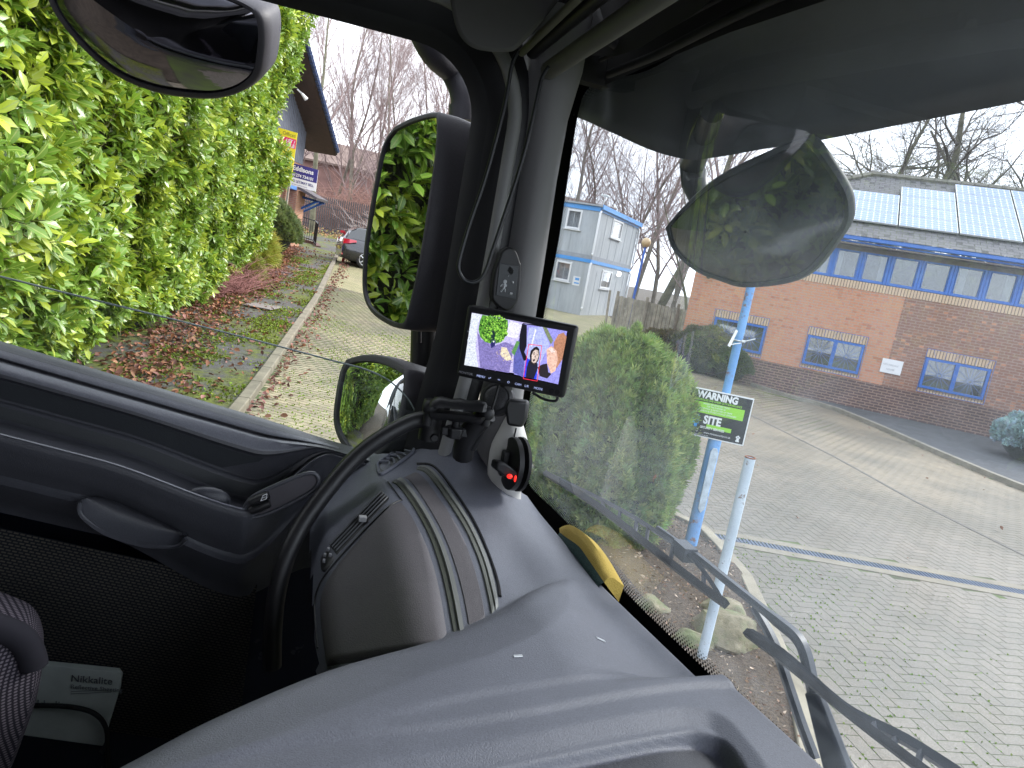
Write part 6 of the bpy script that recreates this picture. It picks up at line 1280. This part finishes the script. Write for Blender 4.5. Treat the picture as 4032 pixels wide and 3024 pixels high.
def SPt(x, y, k_): # screen px: D coordinates on the photo
    v = ray(x*K, y*K); c = np.array([v@TL, v@TF, v[2]]); return c*(((MP(0, 0, .001+.00025*k_))@MNn)/(c@MNn))
def scp(name, pts, col, k_, s=1.0): g = TM(); P_ = [SPt(*p, k_) for p in pts]; g.add(P_, [tuple(range(len(P_)))]); return g.build(name, em(name+str(k_), col, s), scr, fix=False)
def c7(x, y): return ((1000+x*.4973)/K, (700+y*.4973)/K)   # crop (1,1)
def c8(x, y): return ((2000+x*.4973)/K, (700+y*.4973)/K)   # crop (2,1)
scp('picture_left', [c7(1725, 1068), c7(2212, 1160), c8(118, 1150), c8(50, 1548), c7(2050, 1545), c7(1665, 1482)], (.48, .44, .85), 0)
scp('picture_right', [c8(112, 1155), c8(468, 1215), c8(398, 1635), c8(48, 1555)], (.28, .27, .72), 0)
scp('pale_wall', [c7(1725, 1070), c7(1800, 1082), c7(1768, 1190), c7(1755, 1340), c7(1775, 1500), c7(1665, 1482)], (.62, .66, .85), 1)
scp('road_shade', [c7(1768, 1215), c7(1800, 1280), c7(1900, 1330), c7(1990, 1300), c7(2060, 1330), c7(2020, 1545), c7(1790, 1505)], (.20, .17, .42), 1)
scp('wall_right', [c7(2030, 1130), c8(112, 1165), c8(75, 1275), c7(2060, 1270), c7(1990, 1250)], (.70, .68, .95), 1)
scp('cardboard', [c7(1960, 1340), c7(2000, 1345), c7(2045, 1440), c7(1995, 1450), c7(1950, 1400)], (.75, .62, .45), 2)
scp('hedge_strip', [c8(70, 1290), c8(95, 1300), c8(50, 1410), c8(28, 1380)], (.10, .26, .08), 2)
hb = [c7(*p) for p in [(1808, 1085), (2010, 1125), (2012, 1180), (1995, 1250), (1960, 1300), (1890, 1318), (1830, 1300), (1790, 1260), (1778, 1200), (1790, 1130)]]
scp('screen_hedge', hb, (.09, .27, .03), 2)
rr = random.Random(4)
for k_, cc_, (x0, x1, y0, y1), n_ in ((0, (.55, .42, .30), (1920, 2060, 1360, 1450), 26), (1, (.35, .28, .5), (1860, 2060, 1320, 1530), 60), (2, (.12, .10, .30), (1780, 2040, 1300, 1530), 50), (3, (.30, .34, .45), (1680, 1760, 1110, 1480), 14)):
    g = TM()
    for i in range(n_):
        x, y = rr.uniform(x0, x1), rr.uniform(y0, y1); w_ = rr.uniform(3, 12); h_ = rr.uniform(2, 6)
        if k_ == 3: w_, h_ = rr.uniform(2, 5), rr.uniform(8, 22)
        if x-1665 < (1500-y)*.0+0: continue
        g.add([SPt(*c7(x+dx*w_, y+dy*h_+dx*w_*.2), 2.1+k_*.1) for dx, dy in ((-.5, -.5), (.5, -.4), (.45, .5), (-.5, .45))], [(0, 1, 2, 3)])
    g.build('picture_detail', em('detail%d' % k_, cc_), scr, fix=False)
for k_, cc_ in enumerate([(.22, .50, .05), (.02, .07, .012), (.10, .28, .03), (.015, .05, .01), (.30, .60, .08)]):
    g = TM()
    for i in range(150):
        x, y = rr.uniform(1785, 2008), rr.uniform(1090, 1305)
        if ((x-1900)/112)**2+((y-1195)/118)**2 > 1 or (k_ == 0 and x < 1880 and rr.random() < .5): continue
        r_ = rr.uniform(3, 8); g.add([SPt(*c7(x+r_*cos(a)*rr.uniform(.6, 1.2), y+r_*sin(a)), 3+k_*.5) for a in np.linspace(0, 2*pi, 6)[:-1]], [tuple(range(5))])
    g.build('screen_leaves', em('scr_leaf%d' % k_, cc_), scr, fix=False)
scp('screen_gap', [c7(1875, 1215), c7(1905, 1205), c7(1908, 1290), c7(1880, 1292)], (.01, .03, .03), 5); scp('screen_cyclist', [c7(1885, 1285), c7(1915, 1280), c7(1908, 1330), c7(1880, 1350), c7(1872, 1320)], (.02, .02, .12), 5); scp('screen_spot', [c7(1893, 1290), c7(1905, 1293), c7(1898, 1308)], (.8, .8, 1), 5.5)
scp('door_pillar', [c8(112, 1155), c8(150, 1165), c8(148, 1330), c8(130, 1380), c8(160, 1440), c8(125, 1450), c8(90, 1350), c8(92, 1250)], (.005, .005, .012), 2)
scp('screen_road', [c8(165, 1185), c8(270, 1180), c8(330, 1320), c8(250, 1480), c8(240, 1560), c8(150, 1420), c8(150, 1300)], (.38, .42, .95), 1)
scp('screen_verge', [c8(275, 1180), c8(310, 1190), c8(358, 1290), c8(340, 1320), c8(300, 1240)], (.18, .22, .12), 2)
scp('lane', [c8(215, 1200), c8(225, 1200), c8(190, 1340), c8(180, 1330)], (.75, .8, 1), 2)
scp('dark_street', [c8(48, 1380), c8(90, 1270), c8(130, 1450), c8(120, 1580), c8(40, 1540)], (.10, .11, .38), 1)
scp('hand_back', [c8(400, 1240), c8(440, 1225), c8(465, 1260), c8(430, 1440), c8(390, 1500), c8(350, 1530), c8(355, 1400), c8(365, 1300)], (.42, .20, .12), 2)
scp('hand_fingers', [c8(305, 1360), c8(345, 1330), c8(385, 1370), c8(395, 1440), c8(375, 1530), c8(340, 1550), c8(310, 1470)], (.72, .45, .36), 3)
scp('hand_glint', [c8(320, 1355), c8(350, 1345), c8(375, 1380), c8(345, 1385)], (.85, .62, .58), 3.5)
scp('sleeve', [c8(235, 1500), c8(270, 1478), c8(310, 1470), c8(320, 1540), c8(345, 1552), c8(310, 1590), c8(250, 1570)], (.02, .015, .02), 3)
scp('vest', [c8(150, 1430), c8(180, 1440), c8(235, 1500), c8(225, 1595), c8(122, 1575), c8(135, 1480)], (.02, .05, .75), 3)
scp('coat', [c8(165, 1450), c8(185, 1440), c8(235, 1470), c8(235, 1510), c8(205, 1590), c8(140, 1580), c8(150, 1500)], (.012, .012, .03), 3.5)
scp('hood', [c8(205, 1345), c8(228, 1335), c8(248, 1355), c8(250, 1400), c8(240, 1450), c8(205, 1492), c8(180, 1470), c8(172, 1410), c8(180, 1370)], (.012, .010, .012), 4)
scp('face', [c8(200, 1375), c8(220, 1360), c8(240, 1368), c8(244, 1410), c8(232, 1445), c8(208, 1480), c8(188, 1455), c8(188, 1405)], (.62, .50, .45), 4.5)
for n_, pts in (('eye', [(200, 1398), (210, 1392), (213, 1397), (203, 1402)]), ('eye', [(226, 1400), (236, 1402), (235, 1407), (225, 1405)]), ('brow', [(197, 1388), (212, 1380), (213, 1386), (198, 1392)]), ('brow', [(225, 1392), (240, 1397), (240, 1400), (225, 1397)]), ('nose', [(215, 1405), (220, 1420), (213, 1424), (210, 1420)]), ('mouth', [(197, 1440), (212, 1434), (215, 1446), (203, 1456), (196, 1448)]), ('beard', [(190, 1455), (196, 1460), (205, 1468), (220, 1462), (208, 1482)])): scp('face_'+n_, [c8(*p) for p in pts], (.06, .035, .035), 5)
rb_ = [c8(165, 1318), c8(268, 1330), c8(232, 1610), c8(122, 1590)]; g = TM()
for i in range(4): g.tube([SPt(*rb_[i], 5.5), SPt(*rb_[(i+1) % 4], 5.5)], .0005, 4)
g.build('detection_box', em('redline', (.9, .03, .06), 1.0), scr)
IC = em('button_icon', (.35, .42, .85), .9); GL_ = mat('silver_letter', (.35, .35, .38), .4)
for s_, u_, m_ in (('MONITOR', .02, GL_), ('MENU', .19, IC), ('\u25bc\u2217', .30, IC), ('\u2217\u25b2', .385, IC), ('O', .475, IC), ('CAM', .545, IC), ('L/R', .635, IC), ('MODE', .72, IC)):
    p = T2W(MP(u_, .055, .0012)); o = text(s_.replace('\u2217', '*').replace('\u25bc', 'v').replace('\u25b2', '^'), .0050, p, T2W(MU)-CAM, T2W(MVv)-CAM, m_, mon, depth=.0002); 
g = TM()
for u_ in (.88, .93): c = MP(u_, .075, .001); g.tube([c, c+MNn*.0015], .004, 14)
g.build('sensor_eye', mat('eye_black', (.02, .02, .022), .15), mon, smooth=30)
g = TM(); g.tube([MP(.5, .5, -.02), MP(.45, .2, -.05), MP(.42, -.1, -.045)], .012, 10); g.build('ball_stem', BLKP, mon, smooth=60)
# pedestrian alarm speaker
al = thing('pedestrian_alarm', 'slim black pedestrian warning buzzer with walking figure icon above the monitor', 'alarm', T2W(D(1095, 665, l=1.165)))
ap = smoothpts([D(x, y, l=1.165) for x, y in [(1100, 533), (1115, 542), (1124, 566), (1127, 580), (1122, 640), (1112, 660), (1100, 670), (1085, 668), (1070, 655), (1063, 640), (1068, 590), (1078, 560), (1085, 542), (1100, 533)]], 3)[:-1]
g = TM(); g.prism(ap, (.022, 0, 0)); g.build('housing', BLKP, al, bevel=.003)
def A_(x, y, o=.0): return D(x, y, l=1.1645-o)
g = TM(); g.prism([A_(*p) for p in [(1079, 568), (1120, 575), (1113, 646), (1071, 638)]], (-.0012, 0, 0)); g.build('face_plate', mat('alarm_plate', (.03, .035, .04), .35), al, bevel=.0006)
ICW = mat('icon_grey', (.55, .57, .6), .5); g = TM()
def c6(x, y): return A_((1000+x*.4973)/K, (700+y*.4973)/K, .0022)
def stick(pts, r): g.tube([c6(*p) for p in pts], r, 4)
c = c6(1988, 823); g.ball(c, (.0006, .0035, .0035), 10, 6); stick([(1983, 835), (1978, 870)], .0027); stick([(1978, 868), (1988, 885), (1985, 905)], .0014); stick([(1978, 868), (1968, 885), (1952, 902)], .0014); stick([(1984, 838), (1998, 852), (1996, 862)], .0011); stick([(1984, 838), (1962, 848), (1952, 862)], .0011); stick([(2048, 820), (2048, 835)], .002); stick([(2042, 822), (2056, 824)], .001); stick([(2025, 915), (2045, 918)], .002); stick([(2013, 776), (2018, 780)], .0009); g.build('walking_icon', ICW, al)
g = TM()
for i in range(7):
    for j in range(9):
        if (i-3)**2/9+(j-4)**2/16 <= 1: c = c6(2008+i*7+j*1.2, 705+j*7.5); g.ball(c, (.0005, .0008, .0008), 6, 4)
g.build('speaker_holes', mat('hole_black', (.003, .003, .003), .9), al)
# tweeter, gps puck, suction mounts, red led
tw = thing('tweeter_speaker', 'round black mesh speaker at the foot of the pillar under the monitor', 'speaker', T2W(D(1068, 862, l=1.16)))
n3 = unit(np.array([-.8, -.5, .3])); c = D(1072, 860, l=1.15); g = TM(); g.tube([c-n3*.014, c-n3*.002, c+n3*.002], [.030, .0285, .024], 24); g.build('ring', BLKP, tw, smooth=40)
m, t, b = nodes('speaker_mesh'); c_ = ramp(t, N(t, 'TexVoronoi').outputs[0], [(.2, (.005, .005, .005)), (.5, (.06, .06, .065))]); 
for nn in t.nodes:
    if nn.type == 'TEX_VORONOI': nn.inputs['Scale'].default_value = 900; t.links.new(N(t, 'TexCoord').outputs['Object'], nn.inputs['Vector'])
t.links.new(c_, b.inputs['Base Color']); b.inputs['Metallic'].default_value = .4; g = TM(); g.ball(c+n3*.001, .022, 20, 12); 
vs = []
for v in g.v: d = np.array(v)-c; k_ = d@n3; vs.append(tuple(c+d-n3*k_+n3*(k_*.25 if k_ > 0 else -.002)))
g.v = vs; g.build('mesh_grille', m, tw, smooth=60)
gp = thing('gps_receiver', 'square black receiver puck stuck on the pillar beside the round speaker', 'receiver', T2W(D(1112, 895, l=1.14)))
pts = [D(x, y, l=1.13) for x, y in [(1098, 862), (1142, 868), (1138, 905), (1128, 925), (1095, 920), (1090, 880)]]; g = TM(); g.prism(pts, (.02, .008, 0)); g.build('puck', BLKP, gp, bevel=.005)
g = TM(); g.tube(smoothpts([D(1115, 925, l=1.14), D(1110, 945, l=1.145), D(1100, 968, l=1.15), D(1085, 990, l=1.15)], 4), .0015, 6); g.build('cable', RUB, gp)
sc_ = thing('suction_mount', 'black suction cup disc pressed on the windscreen above a glowing red device', 'mount', T2W(D(1128, 1000, l=1.12)))
c = D(1122, 1003, l=1.12)-[0, .012, 0]; n4 = unit(np.array([-.10, -1, .0])); g = TM(); g.tube([c-n4*.002, c+n4*.006, c+n4*.010], [.046, .045, .020], 28); g.build('disc', BLKP, sc_, smooth=40)
c2 = c+n4*-.012; g = TM(); g.tube([c2-n4*.003, c2+n4*.002], [.047, .047], 28); g.build('rubber_pad', RUB, sc_, smooth=40)
g = TM(); g.box(c+n4*.016, (.016, .012, .045)); g.build('lever', BLKP, sc_, bevel=.003)
dv_ = thing('red_led_device', 'small black box with a glowing red light on the dash corner', 'device', T2W(D(1080, 1015, l=1.10)))
pts = [D(x, y, l=1.10) for x, y in [(1062, 990), (1078, 992), (1108, 1012), (1100, 1030), (1088, 1028), (1058, 1006)]]; g = TM(); g.prism(pts, (-.02, .006, 0)); g.build('case', BLKP, dv_, bevel=.003)
g = TM(); c = D(1101, 1029, l=1.075); g.ball(c, (.004, .005, .004), 10, 8); c = D(1113, 1034, l=1.075); g.ball(c, (.003, .002, .006), 10, 8); g.build('led', mat('led_red', (.3, .01, .01), .4, var=0, emit=(1, .03, .02), estr=.45), dv_, smooth=60)
# crumpled clear film
g = TM(); rr = random.Random(9); rows = []
for i in range(9): rows.append([D(1112+i*3+j*2.2+rr.uniform(-6, 6)-abs(i-4)*-1.5, 948+i*9-j*3+rr.uniform(-6, 6), l=1.17+rr.uniform(-.015, .015)) for j in range(5)])
g.grid(rows); m, t, b = nodes('clear_film'); b.inputs['Base Color'].default_value = (.75, .8, .82, 1); b.inputs['Roughness'].default_value = .12; b.inputs['Alpha'].default_value = .3; tag(g.build('plastic_film', m, fix=False), 'crumpled clear plastic film behind the black suction cup', 'plastic film')
# ball arm clamp on the grab bar
ra = thing('ball_mount_arm', 'black double ball mount arm clamped to the end of the grab bar', 'mount', T2W(D(985, 935, l=1.12)))
a, b_ = D(928, 880, l=1.125), D(1052, 893, l=1.09); d = unit(b_-a); up_ = np.array([0, 0, 1.])
for sgn, nm in ((1, 'upper_jaw'), (-1, 'lower_jaw')):
    g = TM(); Lr = np.linalg.norm(b_-a); rows = []
    for t_, w_, h_ in ((0, .011, .004), (.06, .017, .010), (.18, .017, .012), (.35, .013, .010), (.5, .015, .012), (.65, .013, .010), (.82, .017, .012), (.94, .017, .010), (1, .011, .004)):
        h_ = h_*1.35; p = a+d*Lr*t_+up_*sgn*.0045; sd2 = unit(np.cross(d, up_)); rows.append([p+sd2*w_*cos(x)+up_*sgn*h_*max(0, sin(x)) for x in np.linspace(0, pi, 9)]+[p+sd2*-w_, p+sd2*w_])
    g.grid(rows); g.build(nm, BLKP, ra, smooth=45)
mid_ = (a+b_)/2; g = TM(); g.tube([mid_-up_*.005, mid_-up_*.03], .007, 10); g.tube([mid_-up_*.028, mid_-up_*.046], [.017, .015], 6); g.box(mid_-up_*.036, (.012, .045, .014)); g.build('clamp_knob', BLKP, ra, bevel=.002)
for e_, st_ in ((a, .03), (b_, .02)): g = TM(); g.ball(e_, .0125, 16, 12); g.tube([e_, e_-up_*st_], .008, 10); g.build('ball', RUB, ra, smooth=60)
cp = D(932, 908, l=1.15); g = TM(); g.tube([cp+[0, 0, .035], cp+[.0, 0, -.035]], [.018, .018], 16); g.box(cp+[0, .006, 0], (.03, .012, .07)); g.tube([cp+[-.015, .006, -.025], cp+[-.022, .006, -.025]], .008, 6); g.build('u_clamp', BLKP, ra, bevel=.002)
g = TM(); g.tube(smoothpts([D(1052, 893, l=1.10), D(1010, 940, l=1.12), D(1000, 985, l=1.14)], 4), .018, 12); g.build('stem', BLKP, ra, smooth=60)
# monitor lead
g = TM(); g.tube(smoothpts([D(1077, 832, l=1.09), D(1070, 860, l=1.085), D(1060, 890, l=1.085), D(1050, 912, l=1.10), D(1040, 930, l=1.11)], 4), .0022, 8); g.tube(smoothpts([D(1048, 905, l=1.095), D(1035, 940, l=1.11), D(1020, 970, l=1.12)], 4), .0065, 10); g.tube(smoothpts([D(1150, 848, l=1.07), D(1175, 862, l=1.06), D(1200, 866, l=1.05), D(1205, 855, l=1.05)], 4), .0022, 8); tag(g.build('monitor_lead', RUB, smooth=60), 'black power lead with ribbed plug hanging from the camera monitor', 'cable')
# sponge
spg = thing('sponge', 'yellow sponge with dark green scourer wedged between dashboard and windscreen', 'sponge', T2W(D(1268, 1200, f=.475)))
up_e = [(1213, 1138), (1232, 1134), (1262, 1152), (1292, 1190), (1325, 1248)]; lo_e = [(1209, 1150), (1222, 1160), (1250, 1180), (1272, 1210), (1305, 1258)]; lo2 = [(1207, 1156), (1216, 1170), (1242, 1192), (1264, 1222), (1296, 1262)]
U_ = smoothpts([D(x, y, f=.478) for x, y in up_e], 4); M_ = smoothpts([D(x, y, f=.462) for x, y in lo_e], 4); B2 = smoothpts([D(x, y, f=.452)-[0, 0, .006] for x, y in lo2], 4)
SPY = mat('sponge_yellow', (.62, .44, .09), .9, var=.1, bscale=700, bstr=.8, bdist=.003); SPG = mat('scourer_green', (.02, .055, .05), .95, var=.4, vscale=200, bscale=500, bstr=1, bdist=.002)
g = TM(); n_ = len(U_); g.grid([[U_[i]+[0, .02, -.012] for i in range(n_)], U_, [(U_[i]*.5+M_[i]*.5)+[0, -.003, .002] for i in range(n_)], M_, [M_[i]+[0, .03, -.03] for i in range(n_)]]); g.add([U_[-1]+[0, .02, -.012], U_[-1], U_[-1]*.5+M_[-1]*.5+[0, -.003, .002], M_[-1], M_[-1]+[0, .03, -.03]], [(0, 1, 2, 3, 4)]); g.build('foam', SPY, spg, smooth=50, fix=False)
g = TM(); g.grid([M_, [(M_[i]+B2[i])/2+[0, -.003, 0] for i in range(n_)], B2, [B2[i]+[0, .03, -.02] for i in range(n_)]]); g.build('scourer', SPG, spg, smooth=50, fix=False)
# seat edge and card box in the footwell
seat = thing('passenger_seat', 'grey woven passenger seat edge with dark piping at the lower left', 'seat', T2W((.95, -.4, -1.2)))
m, t, b = nodes('seat_weave'); uv = N(t, 'TexCoord').outputs['Object']; wv = N(t, 'TexWave'); wv.inputs['Scale'].default_value = 95; wv.inputs['Distortion'].default_value = .5; t.links.new(uv, wv.inputs['Vector']); wv2 = N(t, 'TexWave', bands_direction='Z'); wv2.inputs['Scale'].default_value = 70; t.links.new(uv, wv2.inputs['Vector']); mm = N(t, 'Math', operation='MULTIPLY'); t.links.new(wv.outputs[1], mm.inputs[0]); t.links.new(wv2.outputs[1], mm.inputs[1]); t.links.new(ramp(t, mm.outputs[0], [(.1, (.035, .03, .045)), (.5, (.30, .26, .30))]), b.inputs['Base Color']); b.inputs['Roughness'].default_value = .95; SW = m
sp_ = smoothpts([D(x, y, l=.95) for x, y in [(-80, 1330), (0, 1358), (45, 1380), (68, 1420), (73, 1470), (60, 1540), (40, 1600), (10, 1680), (-20, 1740)]], 5)
g = TM(); n_ = len(sp_); g.grid([[p+np.array([.10, -.02, -.01]) for p in sp_], [p+np.array([.03, .0, 0]) for p in sp_], sp_, [p+np.array([-.05, -.05, -.02]) for p in sp_], [p+np.array([-.15, -.2, -.03]) for p in sp_]]); g.build('cushion', SW, seat, smooth=60, fix=False)
g = TM(); g.tube(sp_[:18], .017, 12); g.build('piping', mat('seat_piping', (.045, .042, .055), .85, var=.1), seat, smooth=60)
bxm = mat('grey_card', (.66, .72, .68), .8, var=.12, vscale=14)
bq = [D(x, y, l=1.135) for x, y in [(30, 1430), (255, 1452), (262, 1462), (258, 1490), (232, 1575), (222, 1612), (60, 1590), (30, 1585)]]
bxo = thing('card_box', 'pale grey sheeting sample card with printed lettering leaning in the door footwell', 'card', T2W(bq[5])); g = TM(); g.prism(bq, (.012, 0, 0)); g.build('card', bxm, bxo, bevel=.001)
U2 = T2W(unit(D(218, 1477, l=1.132)-D(152, 1472, l=1.132)))-CAM; V2 = T2W(unit(D(152, 1458, l=1.132)-D(150, 1480, l=1.132)))-CAM; PRN = mat('print_grey', (.13, .14, .16), .8); PRN2 = mat('print_pale', (.22, .24, .26), .8)
if True:
    def mtext(s_, size, x, y, m_, parent): 
        # text() uses right-handed axes in world space
        return text(s_, size, T2W(D(x, y, l=1.133)), U2, V2, m_, parent, depth=.0003)
    mtext('Nikkalite', .0165, 152, 1472, PRN, bxo); mtext('Reflective Sheeting', .0098, 152, 1487, PRN2, bxo); mtext('Nikkalite', .018, 50, 1525, PRN2, bxo)
g = TM(); 
for y in (1492, 1497): g.tube([D(153, y+2, l=1.132), D(240, y-2, l=1.132)], .0006, 4)
g.build('print_rule', PRN2, bxo)
g = TM(); g.tube(smoothpts([D(x, y, l=1.12) for x, y in [(20, 1528), (90, 1524), (160, 1528), (205, 1542), (228, 1570), (232, 1610), (235, 1660)]], 5), .0038, 8); tag(g.build('footwell_cable', RUB, smooth=60), 'black cable curving across the grey card in the footwell', 'cable')
